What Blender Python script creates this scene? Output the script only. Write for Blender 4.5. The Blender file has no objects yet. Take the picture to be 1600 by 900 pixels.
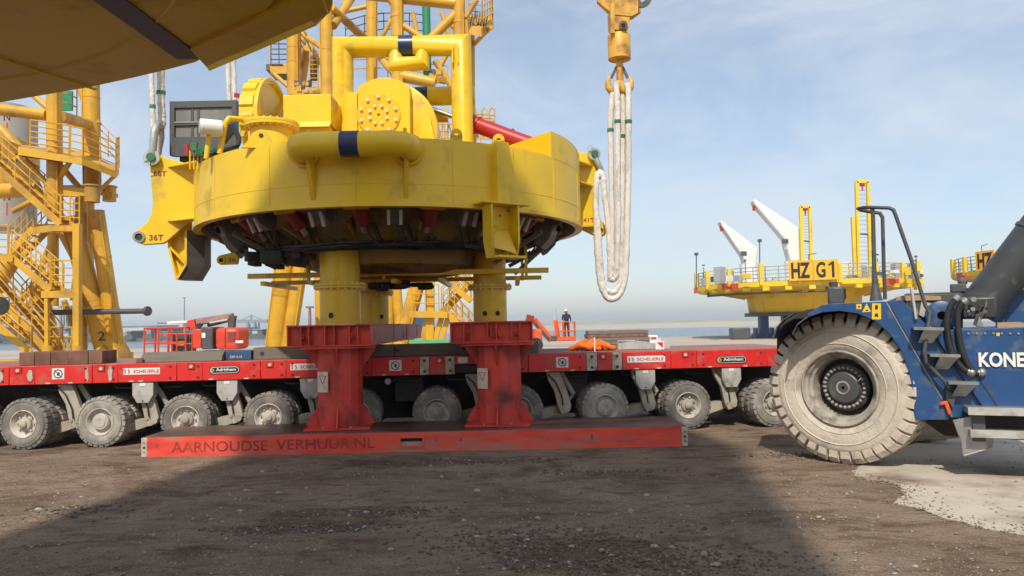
import bpy, bmesh, math, random
from mathutils import Vector, Matrix, noise
V = Vector
PI = math.pi
rad = math.radians
random.seed(7)

# ------------------------------------------------------------------ camera
CAM_H = 1.85
F_PX, ROLL, HORIZON = 1160.0, rad(1.2), 505.0
PITCH = math.atan((HORIZON - 450) / F_PX)
sc = bpy.context.scene
cam_data = bpy.data.cameras.new('camera')
cam_data.sensor_width = 36
cam_data.lens = 36 * F_PX / 1600
cam_data.clip_end = 6000
cam_data.clip_start = 0.05
cam = bpy.data.objects.new('camera', cam_data)
sc.collection.objects.link(cam)
cam.matrix_world = (Matrix.Translation((0, 0, CAM_H)) @ Matrix.Rotation(PI / 2 + PITCH, 4, 'X')
                    @ Matrix.Rotation(-ROLL, 4, 'Z'))
sc.camera = cam

# ------------------------------------------------------------------ light
SUN_EL, SUN_DIR = rad(48), V((0.16, 1.0, 0)).normalized()      # SUN_DIR: the way the light travels over the ground
world = bpy.data.worlds.new('World'); sc.world = world; world.use_nodes = True
wn = world.node_tree.nodes; wl = world.node_tree.links
bg = wn['Background']; bg.inputs['Strength'].default_value = 0.13
sky = wn.new('ShaderNodeTexSky'); sky.sky_type = 'NISHITA'; sky.sun_disc = False
sky.sun_elevation = SUN_EL
sky.sun_rotation = math.atan2(-SUN_DIR.x, -SUN_DIR.y)
sky.air_density = 1.0; sky.dust_density = 1.2; sky.ozone_density = 1.4
# thin wispy cloud veil over the whole dome
tc = wn.new('ShaderNodeTexCoord'); mp = wn.new('ShaderNodeMapping')
mp.inputs['Scale'].default_value = (1.0, 1.0, 2.4); mp.inputs['Rotation'].default_value = (0.25, 0.2, 0.4)
nz = wn.new('ShaderNodeTexNoise'); nz.inputs['Scale'].default_value = 3.4; nz.inputs['Detail'].default_value = 9
nz.inputs['Roughness'].default_value = 0.62; nz.inputs['Distortion'].default_value = 0.45
cr = wn.new('ShaderNodeValToRGB'); cr.color_ramp.elements[0].position = 0.38; cr.color_ramp.elements[1].position = 0.74
cr.color_ramp.elements[0].color = (0.32, 0.32, 0.32, 1); cr.color_ramp.elements[1].color = (0.92, 0.92, 0.92, 1)
mx = wn.new('ShaderNodeMix'); mx.data_type = 'RGBA'; mx.inputs['B'].default_value = (4.8, 5.25, 5.75, 1)
wl.new(tc.outputs['Generated'], mp.inputs['Vector']); wl.new(mp.outputs['Vector'], nz.inputs['Vector'])
wl.new(nz.outputs['Fac'], cr.inputs['Fac']); wl.new(cr.outputs['Color'], mx.inputs['Factor'])
wl.new(sky.outputs['Color'], mx.inputs['A']); wl.new(mx.outputs['Result'], bg.inputs['Color'])
sun_data = bpy.data.lights.new('sun', 'SUN'); sun_data.energy = 3.5; sun_data.angle = rad(1.0)
sun_data.color = (1.0, 0.93, 0.80)
sun = bpy.data.objects.new('sun', sun_data); sc.collection.objects.link(sun)
ldir = V((SUN_DIR.x * math.cos(SUN_EL), SUN_DIR.y * math.cos(SUN_EL), -math.sin(SUN_EL)))
sun.rotation_euler = ldir.to_track_quat('-Z', 'Y').to_euler()
sun.location = (0, -20, 30)
sc.view_settings.view_transform = 'Standard'; sc.view_settings.look = 'None'
sc.view_settings.exposure = 0.25; sc.view_settings.gamma = 1.0
sc.view_settings.use_curve_mapping = False

# ------------------------------------------------------------------ pixel to place
_cr, _sr, _cp, _sp = math.cos(ROLL), math.sin(ROLL), math.cos(PITCH), math.sin(PITCH)
EYE = V((0, 0, CAM_H))
def ray(x, y):
    u, v = x - 800, 450 - y
    a, b = u * _cr + v * _sr, -u * _sr + v * _cr
    return V((a, F_PX * _cp - b * _sp, F_PX * _sp + b * _cp))
def gnd(x, y, z=0.0):                  # where a pixel meets the level z
    d = ray(x, y); return EYE + d * ((z - CAM_H) / d.z)
def at(x, y, Y):                       # where it meets the upright plane at distance Y
    d = ray(x, y); return EYE + d * (Y / d.y)
def onplane(x, y, p, n):
    d = ray(x, y); return EYE + d * ((V(p) - EYE).dot(n) / d.dot(n))

# ------------------------------------------------------------------ mesh helpers
COL = sc.collection
WORLD = {}                             # object name -> world origin
class MB:
    def __init__(s): s.v = []; s.f = []
    def add(s, vs, fs):
        o = len(s.v); s.v += [V(p) for p in vs]; s.f += [tuple(i + o for i in f) for f in fs]; return s
    def box(s, c, size, rz=0, m=None):
        hx, hy, hz = (a / 2 for a in size)
        vs = [V((x, y, z)) for x in (-hx, hx) for y in (-hy, hy) for z in (-hz, hz)]
        R = m if m is not None else Matrix.Rotation(rz, 3, 'Z')
        return s.add([V(c) + R @ p for p in vs], [(0,1,3,2),(4,6,7,5),(0,4,5,1),(2,3,7,6),(0,2,6,4),(1,5,7,3)])
    def beam(s, p, q, w, h, up=(0, 0, 1)):         # bar from p to q, h along up
        p, q = V(p), V(q); d = (q - p).normalized(); up = V(up)
        sd = d.cross(up)
        if sd.length < 1e-5: sd = d.cross(V((1, 0, 0)))
        sd.normalize(); u = sd.cross(d)
        vs = [e + sd * a * w / 2 + u * b * h / 2 for e in (p, q) for a in (-1, 1) for b in (-1, 1)]
        return s.add(vs, [(0,1,3,2),(4,6,7,5),(0,4,5,1),(2,3,7,6),(0,2,6,4),(1,5,7,3)])
    def tube(s, p, q, r0, r1=None, n=12, cap=True):
        p, q = V(p), V(q); r1 = r0 if r1 is None else r1
        d = (q - p).normalized(); a = d.orthogonal().normalized(); b = d.cross(a)
        vs = []
        for e, r in ((p, r0), (q, r1)):
            vs += [e + (a * math.cos(2*PI*i/n) + b * math.sin(2*PI*i/n)) * r for i in range(n)]
        fs = [(i, (i+1) % n, n + (i+1) % n, n + i) for i in range(n)]
        if cap: fs += [tuple(range(n-1, -1, -1)), tuple(range(n, 2*n))]
        return s.add(vs, fs)
    def path(s, pts, r, n=10, closed=False, cap=True):
        pts = [V(p) for p in pts]; k = len(pts); rr = r if isinstance(r, (list, tuple)) else [r] * k
        tang = []
        for i in range(k):
            if closed: t = (pts[(i+1) % k] - pts[i]).normalized() + (pts[i] - pts[i-1]).normalized()
            elif i == 0: t = pts[1] - pts[0]
            elif i == k-1: t = pts[-1] - pts[-2]
            else: t = (pts[i+1] - pts[i]).normalized() + (pts[i] - pts[i-1]).normalized()
            tang.append(t.normalized())
        a = tang[0].orthogonal().normalized(); vs = []
        for i in range(k):
            a = (a - tang[i] * a.dot(tang[i])).normalized(); b = tang[i].cross(a)
            st = 1.0
            if 0 < i < k-1:
                c = (pts[i] - pts[i-1]).normalized().dot(tang[i]); st = 1 / max(c, 0.5)
            if st > 1.02:                         # mitre: stretch in the bend plane
                nb = ((pts[i+1] - pts[i]).normalized() - (pts[i] - pts[i-1]).normalized()).normalized()
            for j in range(n):
                w = (a * math.cos(2*PI*j/n) + b * math.sin(2*PI*j/n)) * rr[i]
                if st > 1.02: w = w + nb * w.dot(nb) * (st - 1)
                vs.append(pts[i] + w)
        fs = []
        for i in range(k if closed else k-1):
            i2 = (i+1) % k
            fs += [(i*n + j, i*n + (j+1) % n, i2*n + (j+1) % n, i2*n + j) for j in range(n)]
        if cap and not closed: fs += [tuple(range(n-1, -1, -1)), tuple(range((k-1)*n, k*n))]
        return s.add(vs, fs)
    def lathe(s, prof, n=32, c=(0, 0, 0), m=None, a0=0, a1=2*PI, closed=False):
        """profile (r, z) turned about z, then matrix m (3x3), then moved to c"""
        full = abs(a1 - a0 - 2*PI) < 1e-6; k = n if full else n + 1; L = len(prof); vs = []
        R = m if m is not None else Matrix.Identity(3)
        for i in range(k):
            t = a0 + (a1 - a0) * i / n
            for r, z in prof: vs.append(V(c) + R @ V((r * math.cos(t), r * math.sin(t), z)))
        fs = []
        for i in range(n):
            i2 = (i+1) % k
            for j in range(L if closed else L-1):
                j2 = (j+1) % L
                fs.append((i*L + j, i2*L + j, i2*L + j2, i*L + j2))
        if not full and closed: fs += [tuple(range(L)), tuple(range((k-1)*L + L-1, (k-1)*L - 1, -1))]
        return s.add(vs, fs)
    def prism(s, poly, vec):
        """planar polygon pushed along vec"""
        n = len(poly); poly = [V(p) for p in poly]; vec = V(vec)
        vs = poly + [p + vec for p in poly]
        return s.add(vs, [tuple(range(n-1, -1, -1)), tuple(range(n, 2*n))] + [(i, (i+1) % n, n + (i+1) % n, n + i) for i in range(n)])
    def slab(s, poly, vec):                       # prism centred on its polygon
        vec = V(vec); return s.prism([V(p) - vec / 2 for p in poly], vec)
    def ball(s, c, r, n=10, m=6, sq=(1, 1, 1)):
        prof = [(math.sin(PI*i/m) * r, -math.cos(PI*i/m) * r) for i in range(m+1)]
        prof[0] = (r * .02, -r); prof[-1] = (r * .02, r)
        return s.lathe(prof, n, c, Matrix.Diagonal(V(sq)))
    def merge(s, o, m=None, t=(0, 0, 0)):
        t = V(t); return s.add([(m @ p if m is not None else p) + t for p in o.v], o.f)
    def mesh(s, name, mat, org, ang=35):
        me = bpy.data.meshes.new(name)
        me.from_pydata([tuple(p - org) for p in s.v], [], s.f)
        bm = bmesh.new(); bm.from_mesh(me); bmesh.ops.recalc_face_normals(bm, faces=bm.faces); bm.to_mesh(me); bm.free()
        if mat: me.materials.append(mat)
        me.polygons.foreach_set('use_smooth', [True] * len(me.polygons))
        me.set_sharp_from_angle(angle=rad(ang)); me.update()
        return me
    def islands(s):
        par = list(range(len(s.v)))
        def find(i):
            while par[i] != i: par[i] = par[par[i]]; i = par[i]
            return i
        for f in s.f:
            r = find(f[0])
            for i in f[1:]: par[find(i)] = r
        out = {}
        for f in s.f:
            g = out.setdefault(find(f[0]), (MB(), {})); m, mp = g; idx = []
            for i in f:
                if i not in mp: mp[i] = len(m.v); m.v.append(s.v[i])
                idx.append(mp[i])
            m.f.append(tuple(idx))
        return [g[0] for g in out.values()]
    def build_each(s, name, mat, parent=None, ang=35, bevel=0):
        """every loose piece becomes a part of its own"""
        return [m.build(name, mat, parent, ang, bevel=bevel) for m in s.islands()]
    def build(s, name, mat, parent=None, ang=35, loc=None, bevel=0, local=False):
        """loc: the object's own origin in the world; its verts are world coords unless local=True"""
        pw = WORLD.get(parent.name, V()) if parent else V()
        lw = V(loc) if loc is not None else (pw if parent else V())
        me = s.mesh(name, mat, V() if local else lw, ang)
        return link(name, me, parent, lw, bevel)
def link(name, me, parent=None, w=None, bevel=0):
    o = bpy.data.objects.new(name, me); COL.objects.link(o)
    pw = WORLD.get(parent.name, V()) if parent else V()
    w = V(w) if w is not None else pw
    o.location = w - pw; WORLD[o.name] = w
    if parent: o.parent = parent
    if bevel:
        b = o.modifiers.new('bevel', 'BEVEL'); b.width = bevel; b.segments = 2; b.limit_method = 'ANGLE'; b.angle_limit = rad(40)
    return o
def tag(o, label=None, cat=None, group=None, kind=None):
    if label: o['label'] = label
    if cat: o['category'] = cat
    if group: o['group'] = group
    if kind: o['kind'] = kind
    return o
def thing(name, loc, label, cat, group=None):
    o = bpy.data.objects.new(name, None); COL.objects.link(o); o.location = loc; WORLD[o.name] = V(loc)
    o.empty_display_size = 0.3
    return tag(o, label, cat, group)
def clone(o, parent=None):
    c = o.copy(); COL.objects.link(c); c.parent = parent
    for ch in [x for x in COL.objects if x.parent == o]: clone(ch, c)
    return c
def frame(x, y=None, z=None):                     # 3x3 with given columns
    return Matrix((V(x), V(y), V(z))).transposed()
def text_mb(body, w, h, thick=0.004, bold=0.0):
    cu = bpy.data.curves.new('txt', 'FONT'); cu.body = body; cu.size = 1; cu.extrude = 0.5; cu.offset = bold
    cu.resolution_u = 3
    ob = bpy.data.objects.new('txt', cu); COL.objects.link(ob)
    dg = bpy.context.evaluated_depsgraph_get(); me = bpy.data.meshes.new_from_object(ob.evaluated_get(dg))
    vs = [v.co.copy() for v in me.vertices]; fs = [tuple(p.vertices) for p in me.polygons]
    bpy.data.objects.remove(ob); bpy.data.curves.remove(cu); bpy.data.meshes.remove(me)
    x0, x1 = min(v.x for v in vs), max(v.x for v in vs); y0, y1 = min(v.y for v in vs), max(v.y for v in vs)
    m = MB(); m.add([V(((v.x - (x0+x1)/2) * w / (x1-x0), (v.y - (y0+y1)/2) * h / (y1-y0), v.z * thick)) for v in vs], fs)
    return m
def text(name, body, c, right, up, w, h, mat, parent, bold=0.0, thick=0.004):
    right = V(right).normalized(); up = V(up).normalized(); nrm = right.cross(up)
    up = nrm.cross(right)
    return MB().merge(text_mb(body, w, h, thick, bold), frame(right, up, nrm), c).build(name, mat, parent, 20)
def railing(m, pts, h=1.1, bars=3, step=1.3, r=0.025, n=6):
    """posts and bars along a base line"""
    pts = [V(p) for p in pts]
    for a, b in zip(pts[:-1], pts[1:]):
        L = (b - a).length; k = max(1, round(L / step))
        for i in range(k + 1): m.tube(a.lerp(b, i/k), a.lerp(b, i/k) + V((0, 0, h)), r, n=n)
        for j in range(bars):
            z = V((0, 0, h * (j + 1) / bars)); m.tube(a + z, b + z, r, n=n)
    return m
# ------------------------------------------------------------------ materials
def material(name, col, rough=0.5, col2=None, scale=3.0, amount=0.5, metal=0.0, bump=0.0, bscale=40.0, detail=6,
             dirt=None, dirt_amt=0.0, dirt_scale=1.2, spec=0.5, stretch=None, coat=0.0, runs=None, runs_amt=0.5, vary=0.0):
    """paint/metal/earth with a noise-driven second colour, a dirt layer and fine relief"""
    m = bpy.data.materials.new(name); m.use_nodes = True; nt = m.node_tree; N, L = nt.nodes, nt.links
    b = N['Principled BSDF']; b.inputs['Roughness'].default_value = rough; b.inputs['Metallic'].default_value = metal
    b.inputs['Specular IOR Level'].default_value = spec; b.inputs['Coat Weight'].default_value = coat
    tc = N.new('ShaderNodeTexCoord'); oi = N.new('ShaderNodeObjectInfo'); va = N.new('ShaderNodeVectorMath'); va.operation = 'MULTIPLY_ADD'
    va.inputs[1].default_value = (37, 53, 29); L.new(oi.outputs['Random'], va.inputs[0]); L.new(tc.outputs['Object'], va.inputs[2]); src = va.outputs['Vector']
    raw = src
    if stretch:
        mp = N.new('ShaderNodeMapping'); mp.inputs['Scale'].default_value = stretch
        L.new(src, mp.inputs['Vector']); src = mp.outputs['Vector']
    def nz(sc_, d, lo, hi):
        t = N.new('ShaderNodeTexNoise'); t.inputs['Scale'].default_value = sc_; t.inputs['Detail'].default_value = d
        t.inputs['Roughness'].default_value = 0.6
        L.new(src, t.inputs['Vector'])
        r = N.new('ShaderNodeMapRange'); r.inputs['From Min'].default_value = lo; r.inputs['From Max'].default_value = hi
        L.new(t.outputs['Fac'], r.inputs['Value']); return r.outputs['Result']
    out = None
    c2 = col2 or tuple(c * 0.82 for c in col)
    mix = N.new('ShaderNodeMix'); mix.data_type = 'RGBA'
    mix.inputs['A'].default_value = (*col, 1); mix.inputs['B'].default_value = (*c2, 1)
    f = nz(scale, detail, 0.5 - amount * 0.1, 0.75); L.new(f, mix.inputs['Factor'])
    out = mix.outputs['Result']
    if dirt:
        m2 = N.new('ShaderNodeMix'); m2.data_type = 'RGBA'; m2.inputs['B'].default_value = (*dirt, 1)
        f2 = nz(dirt_scale, 9, 0.62 - 0.3 * dirt_amt, 0.78 - 0.15 * dirt_amt)
        L.new(f2, m2.inputs['Factor']); L.new(out, m2.inputs['A']); out = m2.outputs['Result']
        rr = N.new('ShaderNodeMapRange'); rr.inputs['To Min'].default_value = rough; rr.inputs['To Max'].default_value = min(1, rough + 0.35)
        L.new(f2, rr.inputs['Value']); L.new(rr.outputs['Result'], b.inputs['Roughness'])
    if runs:                                       # grime that has run down upright faces
        mp = N.new('ShaderNodeMapping'); mp.inputs['Scale'].default_value = (5.0, 5.0, 0.35); L.new(raw, mp.inputs['Vector']); keep = src; src = mp.outputs['Vector']
        f3 = nz(1.0, 7, 0.60, 0.80); src = keep
        k3 = N.new('ShaderNodeMath'); k3.operation = 'MULTIPLY'; k3.inputs[1].default_value = runs_amt; L.new(f3, k3.inputs[0])
        m3 = N.new('ShaderNodeMix'); m3.data_type = 'RGBA'; m3.inputs['B'].default_value = (*runs, 1); L.new(k3.outputs[0], m3.inputs['Factor']); L.new(out, m3.inputs['A']); out = m3.outputs['Result']
    if vary:                                       # one piece dustier than the next
        rv = N.new('ShaderNodeMapRange'); rv.inputs['To Min'].default_value = 1 - vary; rv.inputs['To Max'].default_value = 1 + vary * .6; L.new(oi.outputs['Random'], rv.inputs['Value'])
        hs = N.new('ShaderNodeHueSaturation'); L.new(rv.outputs['Result'], hs.inputs['Value']); L.new(out, hs.inputs['Color']); out = hs.outputs['Color']
    L.new(out, b.inputs['Base Color'])
    if bump:
        t = N.new('ShaderNodeTexNoise'); t.inputs['Scale'].default_value = bscale; t.inputs['Detail'].default_value = 5
        L.new(src, t.inputs['Vector'])
        bp = N.new('ShaderNodeBump'); bp.inputs['Strength'].default_value = bump; bp.inputs['Distance'].default_value = 0.02
        L.new(t.outputs['Fac'], bp.inputs['Height']); L.new(bp.outputs['Normal'], b.inputs['Normal'])
    return m
YEL = material('yellow paint', (0.78, 0.52, 0.014), 0.36, (0.70, 0.45, 0.014), 1.4, dirt=(0.40, 0.27, 0.05), dirt_amt=0.16, dirt_scale=1.6, bump=0.10, bscale=5, runs=(0.34, 0.22, 0.05), runs_amt=0.45)
DKYEL = material('shaded underside yellow', (0.24, 0.145, 0.018), 0.55, (0.13, 0.08, 0.014), 1.5, dirt=(0.04, 0.03, 0.02), dirt_amt=0.5, dirt_scale=1.5)  # shade put into the colour: ring yellow darkened for its underside
YEL2 = material('tower yellow paint', (0.64, 0.35, 0.020), 0.42, (0.52, 0.265, 0.018), 0.8, dirt=(0.28, 0.15, 0.04), dirt_amt=0.34, dirt_scale=0.6, runs=(0.26, 0.13, 0.04), runs_amt=0.5)
YELP = material('platform yellow paint', (0.80, 0.55, 0.02), 0.45, (0.72, 0.47, 0.02), 0.4, dirt=(0.4, 0.28, 0.08), dirt_amt=0.15, dirt_scale=0.3)
YELH = material('worn hook block yellow', (0.66, 0.37, 0.04), 0.45, (0.52, 0.26, 0.03), 4, dirt=(0.20, 0.07, 0.03), dirt_amt=0.45, dirt_scale=4)
BLUEB = material('dark blue band', (0.018, 0.035, 0.10), 0.35)
RED = material('red girder paint', (0.68, 0.058, 0.034), 0.42, (0.40, 0.02, 0.018), 2, dirt=(0.16, 0.05, 0.03), dirt_amt=0.34, dirt_scale=2.8, runs=(0.20, 0.06, 0.04), runs_amt=0.5)
REDD = material('dull red pedestal paint', (0.62, 0.052, 0.034), 0.5, (0.46, 0.034, 0.026), 1.6, dirt=(0.13, 0.04, 0.03), dirt_amt=0.42, dirt_scale=2.6, runs=(0.15, 0.045, 0.03), runs_amt=0.6)
PINK = material('lightened red girder web', (0.50, 0.20, 0.17), 0.6, (0.42, 0.16, 0.135), 1.5, dirt=(0.2, 0.09, 0.07), dirt_amt=0.3)  # girder red lightened here to carry the light on its side
REDT = material('trailer red paint', (0.66, 0.025, 0.020), 0.38, (0.55, 0.02, 0.018), 2, dirt=(0.34, 0.13, 0.10), dirt_amt=0.26, dirt_scale=4.5, runs=(0.25, 0.07, 0.05), runs_amt=0.5)
REDM = material('scraped red mat paint', (0.76, 0.080, 0.046), 0.5, (0.50, 0.03, 0.022), 3, dirt=(0.36, 0.20, 0.15), dirt_amt=0.32, dirt_scale=2.8, stretch=(0.45, 1, 1.6))
CREAM = material('bare pale steel', (0.48, 0.44, 0.38), 0.55, (0.30, 0.24, 0.18), 6, dirt=(0.15, 0.10, 0.07), dirt_amt=0.3, dirt_scale=7)
MUDTOP = material('muddy wet steel top', (0.10, 0.062, 0.048), 0.42, (0.045, 0.030, 0.024), 1.6, dirt=(0.25, 0.12, 0.09), dirt_amt=0.45, dirt_scale=1.3, stretch=(0.4, 1, 1), bump=0.2, bscale=12)
TYRE = material('dusty trailer tyre', (0.20, 0.185, 0.165), 0.85, (0.32, 0.295, 0.255), 5, dirt=(0.46, 0.42, 0.355), dirt_amt=0.45, dirt_scale=3.5, bump=0.3, bscale=50, vary=0.35)
RIM = material('dusty wheel rim', (0.50, 0.47, 0.415), 0.7, (0.38, 0.35, 0.30), 7, dirt=(0.17, 0.15, 0.12), dirt_amt=0.32, dirt_scale=9, vary=0.3)
HUB = material('muddy hub', (0.36, 0.32, 0.26), 0.75, (0.48, 0.43, 0.36), 12, vary=0.3)
ARM = material('dirty axle steel', (0.40, 0.365, 0.30), 0.75, (0.28, 0.245, 0.20), 5, dirt=(0.34, 0.30, 0.22), dirt_amt=0.35, dirt_scale=4)
GREYBOX = material('grey cabinet paint', (0.44, 0.43, 0.40), 0.5, (0.28, 0.27, 0.25), 4, dirt=(0.22, 0.19, 0.15), dirt_amt=0.35, dirt_scale=5)
UNDER = material('dark chassis', (0.035, 0.032, 0.030), 0.8, (0.06, 0.05, 0.045), 4)
BLACK = material('black rubber and hose', (0.016, 0.016, 0.017), 0.5, (0.03, 0.03, 0.03), 5)
DGREY = material('dark grey paint', (0.075, 0.078, 0.082), 0.45, (0.055, 0.055, 0.058), 3, dirt=(0.14, 0.125, 0.11), dirt_amt=0.25, dirt_scale=3)
BOOMG = material('dark cylinder paint', (0.050, 0.053, 0.058), 0.42, (0.036, 0.038, 0.042), 2, dirt=(0.22, 0.19, 0.16), dirt_amt=0.16, dirt_scale=2.5)
STEEL = material('worn steel', (0.36, 0.36, 0.35), 0.42, (0.25, 0.24, 0.23), 6, metal=0.6, dirt=(0.2, 0.16, 0.12), dirt_amt=0.3, dirt_scale=5)
CHROME = material('chrome rod', (0.75, 0.75, 0.76), 0.12, metal=1.0)
BOLT = material('zinc bolt', (0.72, 0.66, 0.50), 0.35, metal=0.25)
WHITE = material('white paint', (0.74, 0.74, 0.72), 0.45, (0.66, 0.66, 0.64), 2, dirt=(0.45, 0.42, 0.36), dirt_amt=0.15)
BLUE = material('machine blue paint', (0.018, 0.072, 0.205), 0.38, (0.014, 0.058, 0.165), 2, dirt=(0.12, 0.13, 0.15), dirt_amt=0.24, dirt_scale=4.5, runs=(0.11, 0.11, 0.11), runs_amt=0.5)
BTYRE = material('mud caked big tyre', (0.58, 0.51, 0.42), 0.92, (0.47, 0.41, 0.335), 3.5, dirt=(0.20, 0.175, 0.145), dirt_amt=0.26, dirt_scale=2.6, bump=0.5, bscale=22)
BRIM = material('mud caked big rim', (0.38, 0.345, 0.29), 0.75, (0.26, 0.23, 0.19), 6, dirt=(0.05, 0.045, 0.04), dirt_amt=0.35, dirt_scale=5)
SLING = material('white round sling', (0.72, 0.675, 0.62), 0.9, (0.58, 0.53, 0.48), 16, dirt=(0.40, 0.33, 0.28), dirt_amt=0.25, dirt_scale=11, bump=0.8, bscale=55, stretch=(1, 1, 0.35))
GALV = material('galvanised shackle', (0.50, 0.50, 0.49), 0.38, (0.38, 0.38, 0.37), 9, metal=0.5)
GREEN = material('green pin paint', (0.03, 0.16, 0.075), 0.45)
GREENP = material('green pipe paint', (0.015, 0.22, 0.10), 0.45)
BLKTXT = material('black lettering', (0.012, 0.012, 0.013), 0.6)
STENCIL = material('worn dark stencil', (0.14, 0.032, 0.026), 0.6, (0.55, 0.055, 0.038), 4, amount=1.5)
REDTXT = material('red lettering', (0.50, 0.03, 0.03), 0.5)
PADG = material('grey gripper pad', (0.115, 0.11, 0.10), 0.55, (0.075, 0.07, 0.065), 4)
REDK = material('oily dark red ram', (0.20, 0.014, 0.012), 0.45)  # darker red for the gripper rams than the other cylinders
REDH = material('red hydraulic cylinder', (0.42, 0.02, 0.018), 0.4)
PADF = material('pale pad fin', (0.42, 0.41, 0.38), 0.5, (0.3, 0.29, 0.27), 5)
OLIVE = material('olive grey and underside shade', (0.13, 0.105, 0.06), 0.6, (0.12, 0.10, 0.065), 2)  # shade under the ring held in this dark tone; other parts share it
RUST = material('rusty brown plate', (0.17, 0.075, 0.05), 0.75, (0.25, 0.13, 0.09), 2.5, dirt=(0.10, 0.05, 0.035), dirt_amt=0.4, dirt_scale=3)
TIMB = material('grey weathered beam', (0.17, 0.145, 0.12), 0.85, (0.11, 0.095, 0.08), 3, stretch=(0.3, 2, 2), bump=0.3)
ORNG = material('orange lift paint', (0.75, 0.11, 0.02), 0.42, (0.65, 0.08, 0.02), 2)
ORRED = material('red orange lift paint', (0.66, 0.055, 0.022), 0.42, (0.55, 0.04, 0.02), 2, dirt=(0.35, 0.12, 0.08), dirt_amt=0.2)
ORSL = material('orange sling cloth', (0.80, 0.17, 0.02), 0.85, (0.62, 0.11, 0.02), 5, bump=0.5, bscale=18)
ALU = material('aluminium fence', (0.50, 0.50, 0.48), 0.45, (0.4, 0.4, 0.38), 3, metal=0.3)
NAVY = material('navy work clothes', (0.018, 0.024, 0.045), 0.85)
SKIN = material('skin', (0.45, 0.24, 0.17), 0.6)
CONC = material('pale concrete', (0.48, 0.42, 0.345), 0.9, (0.39, 0.335, 0.27), 1.2, dirt=(0.17, 0.12, 0.085), dirt_amt=0.35, dirt_scale=0.9, bump=0.3, bscale=30)
QUAY = material('quay paving', (0.42, 0.36, 0.305), 0.9, (0.33, 0.28, 0.235), 0.15, dirt=(0.12, 0.10, 0.085), dirt_amt=0.35, dirt_scale=0.08, stretch=(0.25, 1, 1))
SAND = material('pale beach sand', (0.44, 0.385, 0.32), 0.95, (0.35, 0.31, 0.25), 0.02, stretch=(0.3, 1, 1))
DUNE = material('dune grass cover', (0.28, 0.28, 0.19), 0.95, (0.44, 0.39, 0.29), 0.03)
FARW = material('far pale cladding', (0.50, 0.51, 0.52), 0.7, (0.42, 0.43, 0.44), 0.02)
FARG = material('far grey steel', (0.25, 0.28, 0.31), 0.7)
FARR = material('far red stock', (0.30, 0.12, 0.09), 0.8)
FARD = material('far dark bank', (0.10, 0.105, 0.10), 0.9, (0.15, 0.14, 0.12), 0.05)
OLDW = material('weathered white drum', (0.42, 0.41, 0.385), 0.6, (0.34, 0.33, 0.31), 1, runs=(0.25, 0.2, 0.15), runs_amt=0.5)
PLASTIC = material('yellow sign face', (0.86, 0.42, 0.012), 0.5)
SIGNY = material('yellow warning sticker', (0.82, 0.52, 0.02), 0.5)
WOOD = material('scrap plywood', (0.40, 0.27, 0.16), 0.8, (0.32, 0.2, 0.12), 8)
PAPER = material('weathered paper sign', (0.62, 0.56, 0.46), 0.8, (0.45, 0.36, 0.27), 8)
GREENM = material('green tarp edge', (0.10, 0.38, 0.16), 0.7)
STONE = material('pale stone', (0.34, 0.31, 0.28), 0.9, (0.22, 0.20, 0.18), 20)

def water_mat():
    m = bpy.data.materials.new('harbour water'); m.use_nodes = True; N, L = m.node_tree.nodes, m.node_tree.links
    b = N['Principled BSDF']; b.inputs['Base Color'].default_value = (0.06, 0.10, 0.13, 1); b.inputs['Roughness'].default_value = 0.22
    tc = N.new('ShaderNodeTexCoord'); mp = N.new('ShaderNodeMapping'); mp.inputs['Scale'].default_value = (0.12, 0.5, 1)
    t = N.new('ShaderNodeTexNoise'); t.inputs['Scale'].default_value = 1.0; t.inputs['Detail'].default_value = 6
    bp = N.new('ShaderNodeBump'); bp.inputs['Strength'].default_value = 0.5; bp.inputs['Distance'].default_value = 0.5
    L.new(tc.outputs['Object'], mp.inputs['Vector']); L.new(mp.outputs['Vector'], t.inputs['Vector'])
    L.new(t.outputs['Fac'], bp.inputs['Height']); L.new(bp.outputs['Normal'], b.inputs['Normal'])
    return m
WATER = water_mat()

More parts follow.
